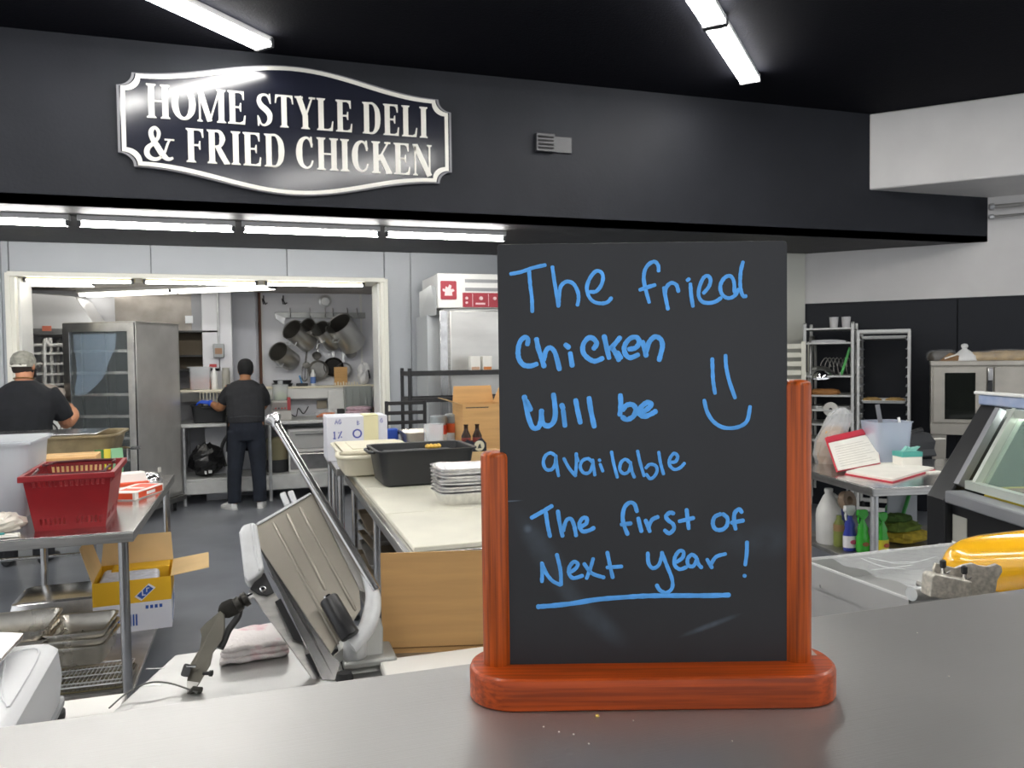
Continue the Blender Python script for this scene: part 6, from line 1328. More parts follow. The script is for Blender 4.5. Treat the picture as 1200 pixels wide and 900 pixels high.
# bread bag
q = ont(984, 547)+Vector((.07, .17, 0)); t = thing('bread_bag', 'clear twisted bag of sliced bread leaning behind the binder', 'bag', q)
hb = at(984, 478, (q-EYE).dot(FW)).z-.9
obj('bread', B().rings([[(x*w_+dx, y*w_*.8, z*hb) for x, y in [(math.cos(2*PI*j/16), math.sin(2*PI*j/16)) for j in range(16)]] for z, w_, dx in ((0, .075, 0), (.15, .094, 0), (.42, .092, .01), (.58, .072, .02), (.66, .04, .03))]), mat('bread_tan', srgb('b08a56'), .7, var=.35, scale=22), t, world=False, smooth=60)
obj('bag', B().rings([[(x*w_*(1+.1*math.sin(j*3.1+z*9))+dx, y*w_*.85, z*hb) for j, (x, y) in enumerate([(math.cos(2*PI*j/18), math.sin(2*PI*j/18)) for j in range(18)])] for z, w_, dx in ((0, .088, 0), (.15, .108, 0), (.4, .108, .01), (.6, .085, .035), (.75, .09, .06), (.9, .07, .08), (1, .025, .09))]), mat('bag_film', (.9, .92, .93), .12, alpha=.34, spec=.9, bump=.6, bscale=30), t, world=False, smooth=0)
# tall clear container of utensils
q = ont(1042, 545); q.x += .05; q.y += .08; Dq = (q-EYE).dot(FW)
t = thing('utensil_container', 'tall clear plastic tub holding spatula and spoon behind the binder', 'container', q, rzt)
hcn = at(1042, 493, Dq).z-.9; wcn = 50*Dq/FPX
obj('tub', B().tub(wcn*.92, wcn*.8, hcn, t=.004, taper=.88, rim=.008, r=.04), mat('cool_clear', srgb('d3dded'), .18, alpha=.4), t, world=False, smooth=40)
for px0, py0, px1, py1, l, m_, w_ in ((1028, 474, 1036, 520, 'grey metal spatula sticking out of the tall clear tub', mat('spatula_grey', srgb('77777a'), .4, .5), .035), (1053, 489, 1060, 530, 'white handled spoon leaning over the edge of the clear tub', WHITEP, .02)):
    a = at(px0, py0, Dq+.02); c = at(px1, py1, Dq+.01); t2 = thing('utensil', l, 'utensil', c, 0, 'utensils in the tall clear tub'); obj('blade', B().bar(a, c, w_, .004), m_, t2, bevel=.0015); obj('shaft', B().tube([c, c+(c-a)*.25], .006, 6), m_, t2)
q = ont(1072, 549); q.y += .05; t = thing('glove_box', 'small box with teal top and white sides right of clear tub', 'box', q, rzt)
Dq = (q-EYE).dot(FW); hg = at(1070, 524, Dq).z-.9
obj('box', B().box(-.065, -.04, 0, .065, .06, hg*.75), PAPER, t, world=False, bevel=.003); obj('teal_lid', B().box(-.067, -.042, hg*.55, .067, .062, hg*.8), mat('teal', srgb('4fa79b'), .5), t, world=False, bevel=.003); obj('pulled_glove', B().prism([(-.03, 0, hg*.8), (.05, 0, hg*.8), (.08, .0, hg*1.02), (.03, .01, hg*.95), (0, 0, hg*1.05)], (0, .03, 0)), mat('teal_light', srgb('93cfc2'), .5), t, world=False, smooth=0)
q = ont(1075, 556, .9); q.x += .25; q.y += .1
for px, py, l in ((1094, 546, 'white paper slip lying near the deli case on side table'), (1098, 520, 'white paper corner sticking out by the deli case')):
    q = ont(px, py+8); q.z = .9 if py > 530 else .98; solo('paper_slip', B().box(-.04, -.02, 0, .05, .025, .003 if py > 530 else .01).__class__().box(q.x-.05, q.y-.02, q.z, q.x+.06, q.y+.03, q.z+.006), PAPER, l, 'paper', 'white papers by the deli case')
t = thing('dark_mixer', 'black machine housing behind the papers beside the deli case', 'appliance', ont(1090, 540)+Vector((.08, .25, 0)))
obj('housing', B().rings([[(x*.14*w_, y*.1*w_, z) for x, y in ((-1, -1), (1, -1), (1, 1), (-1, 1))] for z, w_ in ((0, 1), (.05, .9), (.1, .95), (.16, .7))]), BLACKP, t, world=False, bevel=.01, smooth=0); obj('arm', B().tube([(-.12, 0, .12), (.1, 0, .17)], .02, 10), BLACKM, t, world=False)
# under the table: bottles and cloths
def onsh(px, py): q = oz(SH, px, py); return q
q = onsh(971, 636); Dq = (q-EYE).dot(FW); hj = at(971, 572, Dq).z-SH; rj = 14*Dq/FPX
t = thing('bleach_jug', 'white gallon jug with side label on the undershelf of side table', 'jug', q)
obj('jug', B().lathe([(rj*.9, 0), (rj, .01), (rj*1.02, hj*.5), (rj*.95, hj*.62), (rj*.45, hj*.86), (rj*.3, hj*.9), (rj*.3, hj*.96), (0, hj*.96)], seg=24), mat('jug_white', srgb('d9d8d4'), .4), t, world=False, smooth=45)
obj('cap', B().lathe([(rj*.34, hj*.94), (rj*.34, hj), (0, hj)], seg=18), mat('jug_white', (0, 0, 0)), t, world=False); obj('handle', B().tube(cat_rom([(rj*.3, 0, hj*.9), (rj*.9, -.0, hj*.8), (rj*1.05, 0, hj*.6), (rj*.95, 0, hj*.5)], 4), .012, 8), MATS['jug_white'], t, world=False)
obj('label', B().box(-.0, -rj*1.04, hj*.12, rj*.75, -rj*.72, hj*.45), mat('jug_label', srgb('b7aeb8'), .6), t, world=False, bevel=.01)
GR = mat('bottle_green', srgb('3fae3a'), .25); 
def spray(px, py, top, label, body, trig, lab, labc2=None, wpx=15):
    q = onsh(px, py); Dq = (q-EYE).dot(FW); h = at(px, top, Dq).z-SH; r = wpx/2*Dq/FPX
    t = thing('spray_bottle', label, 'bottle', q, random.uniform(-.4, .2), 'cleaning bottles on the undershelf')
    obj('bottle', B().lathe([(r*.85, 0), (r, .008), (r, h*.35), (r*.72, h*.5), (r*.82, h*.58), (r*.35, h*.74), (r*.32, h*.8), (0, h*.8)], seg=22, sy=.7), body, t, world=False, smooth=45)
    obj('trigger_head', B().prism([(-r*.95, -.013, h*.88), (-r*.85, -.013, h), (r*.6, -.013, h), (r*.75, -.013, h*.88), (r*.3, -.013, h*.78), (-r*.3, -.013, h*.78)], (0, .026, 0)), trig, t, world=False, smooth=0, bevel=.004)
    obj('trigger', B().tube([(-r*.55, 0, h*.88), (-r*.75, 0, h*.78), (-r*.6, 0, h*.68)], .006, 6), trig, t, world=False)
    obj('label', B().lathe([(r*1.015, h*.08), (r*1.015, h*.34)], seg=22, sy=.71, cap=False), lab, t, world=False)
    if labc2: obj('label_print', B().lathe([(r*.5, 0), (r*.5, .004)], (0, -r*.72, h*.21), (0, -1, 0), 14, sy=.6), labc2, t, world=False)
BLUEB = mat('bottle_blue', srgb('34409c'), .3)
WL = mat('label_white', srgb('e6e3e6'), .5)
spray(985, 619, 585, 'blue capped dark bottle behind the white jug', BLUEB, BLUEB, BLUEB, None, 12)
spray(996, 645, 592, 'white labelled spray bottle with pink lettering and blue base', BLUEB, WHITEP, WL, mat('print_pink', srgb('d2527a'), .5), 17)
spray(1011, 647, 597, 'bright green spray bottle left of the table leg', GR, GR, GR, mat('print_brown', srgb('8a5a2c'), .5), 16)
spray(1034, 648, 600, 'green spray bottle with yellow label right of table leg', GR, GR, mat('label_yellow', srgb('d8cf36'), .5), mat('print_red', srgb('b5533a'), .5), 16)
q = onsh(980, 640); t = thing('amber_bottle', 'small olive bottle with tan label beside the white jug', 'bottle', q+Vector((.02, .0, 0))); obj('bottle', B().lathe([(.03, 0), (.032, .01), (.032, .13), (.015, .16), (.015, .18), (0, .18)], seg=16), mat('olive_glass', srgb('7c8540'), .3), t, world=False, smooth=45); obj('label', B().lathe([(.0325, .09), (.0325, .13)], seg=16, cap=False), mat('tan_label', srgb('9b7a54'), .6), t, world=False)
q = onsh(1052, 628)+Vector((.1, .15, 0)); t = thing('green_bottle_cluster', 'dark green and blue bottle standing behind the folded cloths', 'bottle', q); 
for dx, m_, h in ((0, mat('deep_green', srgb('1f6b35'), .3), .24),): obj('bottle', B().lathe([(.04, 0), (.042, .01), (.042, .14), (.02, .18), (.018, h), (0, h)], (dx, 0, 0), seg=16), m_, t, world=False, smooth=45); obj('blue_label', B().lathe([(.043, .04), (.043, .12)], (dx, 0, 0), seg=16, cap=False), mat('navy_label', srgb('27358a'), .4), t, world=False)
for i, (px, dz, l, hx_, s) in enumerate(((1058, 0, 'crumpled yellow cloth lying on the undershelf by the deli case', 'c9b03a', .12), (1052, .06, 'folded olive green cloth on top of the yellow cloth', '6f8434', .11), (1047, .12, 'small dark green cloth on the pile of cloths', '4c6a2c', .08))):
    q = onsh(px, 640); solo('cloth', crumple(s, 60+i, 1.3, .8, .35), mat('cloth%d' % i, srgb(hx_), .85, var=.35, scale=20), l, 'cloth', 'cloths on the undershelf', loc=(q.x+.08, q.y+.06, SH+dz), smooth=25)
q = onsh(1070, 640)+Vector((.05, .12, 0)); t = thing('green_brush', 'green handled brush leaning on the white panel under table', 'brush', q); obj('handle', B().bar((-.07, 0, .0), (.04, 0, .28), .022, .014), mat('bright_green', (0, 0, 0)), t, world=False, bevel=.004); obj('white_panel', B().box(-.1, .02, 0, .12, .03, .3), mat('panel_grey_white', srgb('a5a9ae'), .5), t, world=False, bevel=.003)
q = onsh(990, 610)+Vector((.1, .2, 0)); t = thing('tape_roll', 'round brown tape roll hanging under the side table top', 'roll', (MT @ Vector((.16, .5, .74)))); obj('roll', B().lathe([(.025, -.02), (.055, -.02), (.055, .02), (.025, .02), (.025, -.02)], (0, 0, 0), (.2, -1, .2), 20, cap=False), mat('roll_tan', srgb('8f7a66'), .6), t, world=False, smooth=40); obj('hanger', B().tube([(0, 0, .05), (0, 0, .155)], .004, 5), STEEL, t, world=False)
# ------------------------------------------------------------------ deli display case
ca = math.radians(17); Ad = Vector((math.sin(ca), math.cos(ca), 0)); Nd = Vector((math.cos(ca), -math.sin(ca), 0))
Fp = at(1085, 640, 3.1); Fp.z = 0
dc = thing('deli_case', 'black refrigerated deli case with sloped glass front and grey rail', 'display case', Fp)
Wc = Matrix.Translation(Fp) @ Matrix(((Nd.x, -Ad.x, 0, 0), (Nd.y, -Ad.y, 0, 0), (0, 0, 1, 0), (0, 0, 0, 1)))   # local x into case, y toward viewer along the case
def cb(b): b.v = [Wc @ v for v in b.v]; return b
BLKC2 = mat('case_black', srgb('131417'), .4); RAIL = mat('case_rail_grey', srgb('8f9195'), .4, .4); FR = mat('case_frame_silver', srgb('b9c0b8'), .35, .3)
LC = 1.7
ztop = 1.402
prof_ = [(0, .02), (.0, 1.04), (.035, 1.1), (.215, ztop), (.75, ztop), (.75, .02)]
obj('end_panel', cb(B().prism([(x, 0, z) for x, z in prof_], (0, .13, 0))), BLKC2, dc, smooth=0, bevel=.01)
obj('body', cb(B().box(.03, .1, .02, .75, LC, 1.03)), BLKC2, dc, bevel=.004)
obj('back_wall', cb(B().box(.70, .1, 1.03, .75, LC, ztop)), BLKC2, dc)
obj('case_lining', cb(B().box(.68, .12, 1.03, .70, LC, ztop-.03)), mat('lining_reflection_green', srgb('9fb0a2'), .4), dc)  # pale green paints the glass reflections onto the back lining
obj('grey_rail', cb(B().box(-.035, .19, 1.045, .04, LC, 1.09)), RAIL, dc, bevel=.006)
obj('top_cap', cb(B().box(.19, .02, ztop-.01, .75, LC, ztop+.03)), mat('cap_film_white', srgb('c3c9d6'), .3, var=.3, scale=8, col2=srgb('8f9fc0')), dc, bevel=.006)
obj('top_edge', cb(B().box(.185, .0, ztop+.03, .21, LC, ztop+.042)), WHITEP, dc, bevel=.003)
a_, b_2 = (.045, 1.1), (.2, ztop-.02)
def gl(y0, y1, e=0, th=.008):
    return cb(B().prism([(a_[0]+e, y0, a_[1]), (a_[0]+e, y1, a_[1]), (b_2[0]+e, y1, b_2[1]), (b_2[0]+e, y0, b_2[1])], (th, 0, 0)))
g_ = obj('front_pane', gl(.2, LC, .012), mat('case_glass', (.30, .42, .36), .02, alpha=.35, spec=1.0), dc, smooth=0)
obj('frame', cb(B().bar((a_[0], .145, a_[1]), (b_2[0], .145, b_2[1]), .028, .03, up=(0, 1, 0))), RAIL, dc)
obj('frame', cb(B().bar((a_[0]+.01, .235, a_[1]), (b_2[0]+.01, .235, b_2[1]), .045, .02, up=(0, 1, 0))), FR, dc)
obj('frame', cb(B().bar((a_[0]+.004, .2, a_[1]+.012), (a_[0]+.004, LC, a_[1]+.012), .03, .03)), FR, dc)
obj('frame', cb(B().bar((b_2[0], .2, b_2[1]-.01), (b_2[0], LC, b_2[1]-.01), .03, .03)), FR, dc)
obj('added_case_lamp', cb(B().tube([(.24, .16, ztop-.045), (.24, LC, ztop-.045)], .012, 8)), mat('added_case_tube', (.93, 1, .9), .5, emit=9), dc)  # tube added to imitate bright reflections on the pane
obj('rear_shelf', cb(B().box(.40, .15, 1.2, .68, LC, 1.21)), RAIL, dc)
obj('sticker', cb(B().box(.027, .135, .86, .0305, .225, .99)), mat('sticker_grey', srgb('9d9c94'), .6), dc)
obj('sticker_white', cb(B().box(.0245, .135, .84, .0295, .225, .89)), PAPER, dc)
for i in range(4):
    for j in range(2):
        t = thing('deli_pack', ['yellow', 'green'][(i+j) % 2]+' deli pack in the '+['front', 'back'][j]+' row inside the glass case, '+['farthest', 'second farthest', 'third farthest', 'nearest'][i]+' along', 'food', Wc @ Vector((.19+.2*j, .3+i*.3, 1.031)), -ca, 'packs inside the deli case')
        obj('pack', B().rings([[(x*.08*w_, y*.12*w_, z) for x, y in ((-1, -1), (1, -1), (1, 1), (-1, 1))] for z, w_ in ((0, .9), (.03, 1), (.07+.02*j, .9))]), mat('pack_green', srgb('5f8a5c'), .4) if (i+j) % 2 else mat('pack_yellow', srgb('dcc52e'), .45), t, world=False, bevel=.01, smooth=0)
        obj('label', B().box(-.03, -.05, .07+.02*j, .035, .05, .073+.02*j), mat('pack_label', srgb('7c3b30'), .5), t, world=False)
# ================================================================== NEAR WORK SURFACES BEHIND THE COUNTER
SLT = mat('work_top_steel', (.44, .44, .43), .33, .9, var=.12, scale=4, bump=.02, bscale=200)
zw = .9
q = [oz(zw, 205, 768), oz(zw, 126, 840), oz(zw, 126, 840)+Vector((1.3, -.05, 0)), oz(zw, 205, 768)+Vector((1.36, .12, 0))]
st_ = thing('slicer_table', 'low steel work table under the meat slicer behind the counter', 'table', (sum(q, Vector())/4).x*Vector((1, 0, 0))+Vector((0, 1.95, 0)))
q2 = [Vector((v.x, v.y, zw-.012)) for v in q]
obj('tabletop', B().prism(q2, (0, 0, .012)), SLT, st_, smooth=0, bevel=.002)
obj('apron', B().frame([v-Vector((0, 0, .04)) for v in q2], [v*.985+Vector((0, .03, -.04)) for v in q2], (0, 0, .04)), STEEL, st_, smooth=0)
for v in (q[0]+Vector((.05, -.05, 0)), q[1]+Vector((.07, .05, 0)), q[2]+Vector((-.08, .06, 0)), q[3]+Vector((-.08, -.06, 0))): obj('leg', B().tube([(v.x, v.y, 0), (v.x, v.y, zw-.012)], .02, 10), STEELP, st_)
for py in (753+11, 784):
    pass
for (x0, y0, x1, y1), l in (((171, 784, 194, 783), 'far'), ((163, 804, 188, 803), 'near')):
    a, c = oz(zw, x0, y0), oz(zw, x1, y1); solo('reflection_strip', B().bar(a+Vector((0, 0, .0004)), c+Vector((0, 0, .0004)), .003, .0006), mat('reflection_white', srgb('e8e8e6'), .5), l+' short white reflection painted on the slicer table', 'tape', 'painted reflections on the slicer table')  # white bars paint reflections onto the table top
# lower strip: cabinet top at the far left
ls = thing('low_counter', 'pale counter strip under the white scale behind the front counter', 'counter', (-.75, 1.4, 0))
a = oz(.87, 143, 812)
obj('worktop', B().box(-1.5, .75, .85, a.x+.01, a.y, .87), mat('pale_counter', srgb('d6d4cf'), .35, .2), ls, bevel=.004)
obj('body', B().box(-1.48, .78, .05, a.x-.01, a.y-.03, .85), STEELD, ls)
cbk = thing('counter_back', 'steel back cabinet of the deli counter, hidden below the worktop', 'cabinet', (.6, .75, 0))
C.objects.unlink(cbk); bpy.data.objects.remove(cbk)
cb2 = solo('thin_cable', B().tube(cat_rom([oz(zw, 128, 832)+Vector((0, 0, .004)), oz(zw, 150, 818)+Vector((0, 0, .012)), oz(zw, 175, 811)+Vector((0, 0, .02)), oz(zw, 200, 809)+Vector((0, 0, .015)), oz(zw, 232, 814)+Vector((0, 0, .004))], 6), .0018, 6), mat('cable_grey', srgb('5b5b58'), .5), 'thin grey cable looping over the slicer table corner', 'cable')
# ------------------------------------------------------------------ white scale
SCW = mat('scale_white', srgb('cfd0d2'), .38)
sc_c = oz(1.12, 62, 748)
sc = thing('counter_scale', 'white countertop scale with steel platter at the lower left corner', 'scale', (sc_c.x-.25, sc_c.y-.25, .87), 0)
zt_ = 1.12
P1 = [oz(zt_, 66, 752), oz(zt_, 60, 747), oz(zt_, -40, 742), oz(zt_, -40, 860), oz(zt_, 4, 862), oz(zt_, 20, 835)]
A = oz(zt_, 75, 747); Bn = oz(zt_, 8, 862)
dirv = (A-Bn); dirv.z = 0
Lx = Vector((-1, -.05, 0))*.5
def sctop(e, z): return [Vector((v.x, v.y, z)) for v in (A+Vector((-e, -e, 0)), A+Lx+Vector((e, -e, 0)), Bn+Lx+Vector((e, e, 0)), Bn+Vector((-e, e, 0)))]
def rnd(poly, r=.02, n=4):
    o = []; m_ = len(poly)
    for i in range(m_):
        p, a, c = poly[i], poly[i-1], poly[(i+1) % m_]
        u = (a-p).normalized()*r; v = (c-p).normalized()*r
        for k in range(n+1): t = k/n; o.append(p+u*(1-t)**2+v*t**2)
    return o
obj('body', B().rings([rnd(sctop(e, z), .03) for e, z in ((.03, .985), (.012, .99), (.004, 1.02), (0, 1.06), (.004, zt_-.012), (.012, zt_-.003), (.02, zt_))]), SCW, sc, smooth=35)
obj('side_band', B().rings([rnd(sctop(e, z), .03) for e, z in ((-.002, 1.012), (-.002, 1.02))]), mat('scale_seam', srgb('8e8f91'), .5), sc)
cA, cB = A+dirv*-.03+Vector((-.06, 0, 0)), Bn+Vector((-.035, .03, 0))
pl4 = [oz(zt_+.02, 29, 746), oz(zt_+.02, -80, 740), oz(zt_+.02, -80, 800), oz(zt_+.02, -3, 782)]
obj('platter', B().prism(pl4, (0, 0, .006)), STEELP, sc, smooth=0, bevel=.002)
obj('platter_support', B().prism([v.lerp(sum(pl4, Vector())/4, .25)-Vector((0, 0, .02)) for v in pl4], (0, 0, .02)), SCW, sc, smooth=0)
tr = [oz(zt_, 6, 770), oz(zt_, 28, 762), oz(zt_, 46, 766), oz(zt_, 14, 823), oz(zt_, 8, 826), oz(zt_, 2, 812)]
obj('moulded_recess', B().tube(cat_rom([v+Vector((0, 0, .0005)) for v in tr+[tr[0]]], 4), .0022, 6), SCW, sc)
fq = oz(.87, 56, 846)
obj('foot', B().lathe([(.022, .03), (.022, .1), (.019, .105), (0, .105)], (fq.x, fq.y-.0, .87), seg=24), ALU, sc, smooth=40)
obj('rubber_pad', B().lathe([(.030, 0), (.032, .006), (.032, .018), (.026, .022), (.027, .03), (.0, .03)], (fq.x, fq.y, .87), seg=24), RUBBER, sc, smooth=40)
fz = Vector((A.x-.05, A.y-.05, 0))
for v in (Bn+Vector((-.07, .06, 0)), Bn+Lx+Vector((.07, .06, 0)), A+Lx+Vector((.07, -.05, 0)), fz): obj('foot', B().lathe([(.02, 0), (.022, .01), (.018, .12)], (v.x, v.y, .87), seg=14), ALU, sc, smooth=40)
# ------------------------------------------------------------------ cloth
tw = thing('folded_towel', 'folded white towel with red stains on the slicer table', 'towel', oz(zw, 292, 768))
TWM = mat('stained_towel', srgb('e3dcda'), .95, scale=13, col2=srgb('d9a3ae'), bump=.5, bscale=90)
nt = TWM.node_tree
for n in nt.nodes:
    if n.type == 'MAP_RANGE': n.inputs[1].default_value = .6; n.inputs[2].default_value = .74
c0, c1, c2, c3 = oz(zw, 258, 782), oz(zw, 338, 770), oz(zw, 335, 745), oz(zw, 262, 757)
for k in range(3):
    cc = (c0+c1+c2+c3)/4; n = 10
    def tp(e, z): 
        o = []
        cs_ = [cc+(v-cc)*(e-.02*k) for v in (c0, c1, c2, c3)]
        for i in range(4):
            for j in range(n): t = j/n; v = cs_[i].lerp(cs_[(i+1) % 4], t); o.append(Vector((v.x+.002*math.sin(j*2.1+k), v.y+.0025*math.sin(j*1.7+i+k), z+.002*math.sin(j*1.3+i*2+k*1.7))))
        return o
    z = zw+.002+k*.013
    obj('fold', B().rings([tp(.95, z), tp(1.0, z+.003), tp(1.02, z+.007), tp(1.0, z+.011), tp(.93, z+.0135)]), TWM, tw, smooth=60)
# ------------------------------------------------------------------ cardboard box and pad near the post
q = oz(zw, 461, 773); Db = (q-EYE).dot(FW)
wbx = (at(620, 765, Db)-at(448, 770, Db)).length
nb = thing('cardboard_box', 'flattened brown cardboard box standing on slicer table behind left post', 'box', (q.x+wbx/2, q.y+.1, zw), math.radians(-14))
hb = at(450, 652, Db).z-zw
obj('front_panel', B().box(-wbx/2, -.1, .0, wbx/2, -.096, hb), CARD, nb, world=False, smooth=0)
obj('side_panel', B().box(-wbx/2, -.096, 0, -wbx/2+.004, -.076, hb-.006), CARD, nb, world=False); obj('side_panel', B().box(wbx/2-.004, -.096, 0, wbx/2, -.076, hb-.006), CARD, nb, world=False)
obj('back_panel', B().box(-wbx/2, -.076, 0, wbx/2, -.072, hb-.012), CARD, nb, world=False); obj('bottom', B().box(-wbx/2, -.096, 0, wbx/2, -.076, .004), CARD, nb, world=False)
obj('crease', B().box(-wbx/2+.004, -.1012, .012, wbx/2-.004, -.1, .014), mat('crease_brown', srgb('7d5a33'), .8), nb, world=False)
a = oz(zw, 447, 790); solo('foam_pad', B().box(a.x, a.y-.12, zw, a.x+.25, a.y+.03, zw+.022), mat('foam_white', srgb('e2e0da'), .6), 'white foam pad lying flat before the cardboard box', 'pad', bevel=.004)
# ------------------------------------------------------------------ meat slicer
TL, TR_, BL = at(300, 612, 1.86), at(363, 577, 1.93), at(387, 766, 1.74)
e1 = (BL-TL).normalized(); e2 = (TR_-TL); e2 = (e2-e1*e2.dot(e1)).normalized(); en = e1.cross(e2).normalized()
if en.dot(EYE-TL) < 0: en = -en
def sp(x, y, c=0): return onp(TL+en*c, en, x, y)
base_pt = sp(420, 790); 
ms = thing('meat_slicer', 'aluminium meat slicer with tilted ribbed tray seen from the side', 'slicer', (base_pt.x, base_pt.y, zw))
TRAY = mat('slicer_tray', srgb('a39d92'), .33, .85, var=.1, scale=5); CASTW = mat('slicer_cast_white', srgb('d4d5d6'), .4, .15, var=.08, scale=30, bump=.1, bscale=60)
def plate(name, pts, c, th, m_, bev=.001): return obj(name, B().prism([sp(x, y, c) for x, y in pts], -en*th), m_, ms, smooth=0, bevel=bev)
plate('tray', [(300, 613), (363, 577), (367, 581), (421, 690), (423, 714), (415, 726), (388, 766), (304, 640)], 0, .005, TRAY)
plate('tray_edge', [(300, 613), (363, 577), (364.5, 579), (302, 615.5)], .004, .006, CASTW)
for a, c, r in (((320, 612), (397, 755), .0042), ((336, 602), (382, 692), .0042), ((351, 594), (417, 716), .0042)):
    p0, p1 = sp(*a, 0), sp(*c, 0); b = B().tube([p0, p0.lerp(p1, .03), p0.lerp(p1, .97), p1], [r*.4, r, r, r*.4], 10); obj('rib', b, TRAY, ms, smooth=60)
plate('side_flange', [(302, 616), (304, 640), (388, 766), (399, 776), (393, 797), (378, 797), (313, 662), (309, 640)], -.004, .004, STEELP)
pl0 = [(291, 691), (299, 689), (316, 697), (322, 694), (378, 792), (405, 800), (372, 803)]
plate('lower_rail', pl0, -.03, .012, STEEL)
plate('lower_rail', [(313, 668), (322, 682), (393, 797), (404, 797), (388, 768)], -.018, .006, STEELP)
plate('dark_slot', [(322, 705), (329, 701), (356, 753), (344, 749)], -.012, .004, DARK); plate('dark_slot', [(358, 767), (364, 765), (378, 790), (373, 793)], -.012, .004, DARK)
plate('dark_opening', [(293, 690), (303, 674), (310, 671), (321, 694), (313, 698), (303, 696)], -.022, .006, BLACKM)
q = sp(308, 691, -.015); obj('bolt', B().lathe([(.007, 0), (.007, .006), (.004, .008), (0, .008)], q, en, 8), CHROME, ms)
# cast end cap
cap_ = [(280, 623), (284, 615), (297, 611), (301, 615), (309, 664), (306, 671), (291, 682), (286, 674)]
ca_ = obj('end_cap', B().prism([sp(x, y, .006) for x, y in cap_], -en*.05), CASTW, ms, smooth=0, bevel=.006, bseg=3)
obj('cap_ridge', B().tube([sp(295, 614, .008), sp(298, 640, .008), sp(304, 668, .008)], .003, 8), CASTW, ca_)
# white clip at the top edge
for x, y in ((331, 583), (340, 581)): obj('guide_clip', B().bar(sp(x, y-5, -.004), sp(x+6, y+10, -.004), .014, .014, up=en), CASTW, ms, bevel=.003)
# long slide rod with its flanged cap
r0, r1 = sp(321, 492, .03), sp(441, 692, .03)
rd_ = obj('slide_rod', B().tube([r0, r1], .0105, 20), mat('rod_steel', (.55, .54, .53), .2, 1), ms, smooth=60)
dr_ = (r1-r0).normalized(); obj('rod_cap', B().lathe([(.0, -.012), (.018, -.012), (.0205, -.008), (.0205, -.002), (.0125, .008), (.0125, .02)], r0, dr_, 28), STEELP, rd_, smooth=40)
plate('rod_guard', [(366, 577), (372, 575), (438, 690), (430, 694), (421, 690)], .004, .01, STEELD)
# black handle
h0, h1 = sp(385, 702, .045), sp(411, 746, .045); hd_ = (h1-h0).normalized()
hn = obj('handle', B().lathe([(.0, -.002), (.019, -.002), (.0215, .002), (.0215, (h1-h0).length-.002), (.019, (h1-h0).length), (0, (h1-h0).length)], h0, hd_, 30), mat('handle_black', (.007, .007, .008), .35), ms, smooth=40)
obj('handle_bolt', B().lathe([(.009, -.006), (.009, -.001), (.006, 0)], h0-hd_*.002, hd_, 16), CHROME, hn)
# cast arm curving round the handle
arm = [(423, 664), (431, 680), (437, 697), (436, 715), (431, 733), (421, 748), (411, 757)]
ws_ = [.006, .012, .017, .02, .019, .018, .02]
obj('cast_arm', B().tube(cat_rom([sp(x, y, .025) for x, y in arm], 4), [ws_[min(i//4, 5)]*(1-(i % 4)/4)+ws_[min(i//4+1, 6)]*((i % 4)/4) if i < 24 else ws_[-1] for i in range(25)], 12, flat=.012, flatn=en), CASTW, ms, smooth=60)
bq = sp(416, 757, -.01); obj('arm_boss', B().lathe([(0, -.03), (.024, -.03), (.026, -.026), (.026, .03), (.02, .04), (0, .04)], bq, (en*.3+Vector((0, -.2, 1))).normalized(), 26), CASTW, ms, smooth=40)
# body casting and base
bas = [(390, 768), (404, 757), (422, 750), (446, 722), (449, 735), (449, 815), (404, 815)]
obj('housing', B().prism([sp(x, y, -.03) for x, y in bas], -en*.06), mat('slicer_housing', srgb('a2a39f'), .45, .3), ms, smooth=0, bevel=.004)
plate('housing_slot', [(399, 776), (403, 773), (410, 795), (406, 797)], -.027, .003, DARK, 0)
b0 = sp(425, 800, -.08)
obj('base_casting', B().box(base_pt.x-.03, base_pt.y+.02, zw+.012, base_pt.x+.09, base_pt.y+.18, zw+.03), MATS['slicer_housing'], ms, bevel=.006)
for x, y in ((-.03, .0), (.08, .0), (-.03, .16), (.08, .16)): obj('rubber_foot', B().lathe([(.018, 0), (.02, .004), (.015, .018)], (base_pt.x+x, base_pt.y+y, zw), seg=14), RUBBER, ms)
# dark food pusher arm hanging at the left
Dp = 1.78
def ap(x, y, d=0): return at(x, y, Dp+.02-(y-700)/120*.14+d)
j0 = ap(296, 698); j1 = ap(282, 708)
pu = thing('food_pusher', 'dark grey pusher arm with blade hanging left of the meat slicer', 'slicer part', ap(220, 818), 0)
GM = mat('gunmetal', srgb('5d5a52'), .42, .6, var=.1)
obj('pivot', B().tube([ap(297, 697), ap(286, 703)], .007, 12), CHROME, pu); obj('joint', B().lathe([(.008, 0), (.017, .002), (.017, .012), (.012, .016), (.017, .02), (.017, .032), (.01, .036)], ap(291, 700), (ap(276, 710)-ap(291, 700)).normalized(), 20), mat('dark_joint', srgb('3c3a36'), .4, .6), pu, smooth=40)
obj('knuckle', B().rings([[ap(276, 710).lerp(ap(262, 716), t)+RT*math.cos(a)*r+UP*math.sin(a)*r for a in [2*PI*j/14 for j in range(14)]] for t, r in ((0, .014), (.3, .02), (.7, .02), (1, .013))]), MATS['dark_joint'], pu, smooth=60)
obj('arm', B().tube(cat_rom([ap(281, 706, .02), ap(279, 722, .02), ap(268, 738, .02), ap(262, 752, .02), ap(258, 760, .02)], 4), .008, 10), BLACKM, pu, smooth=60)
bl = [(258, 716), (263, 721), (263, 738), (260, 750), (249, 766), (246, 780), (233, 802), (219, 821), (219, 797), (223, 778), (234, 760), (236, 746), (234, 738), (240, 731)]
pb = obj('blade', B().prism([ap(x, y) for x, y in bl], FW*.005), GM, pu, smooth=0, bevel=.001)
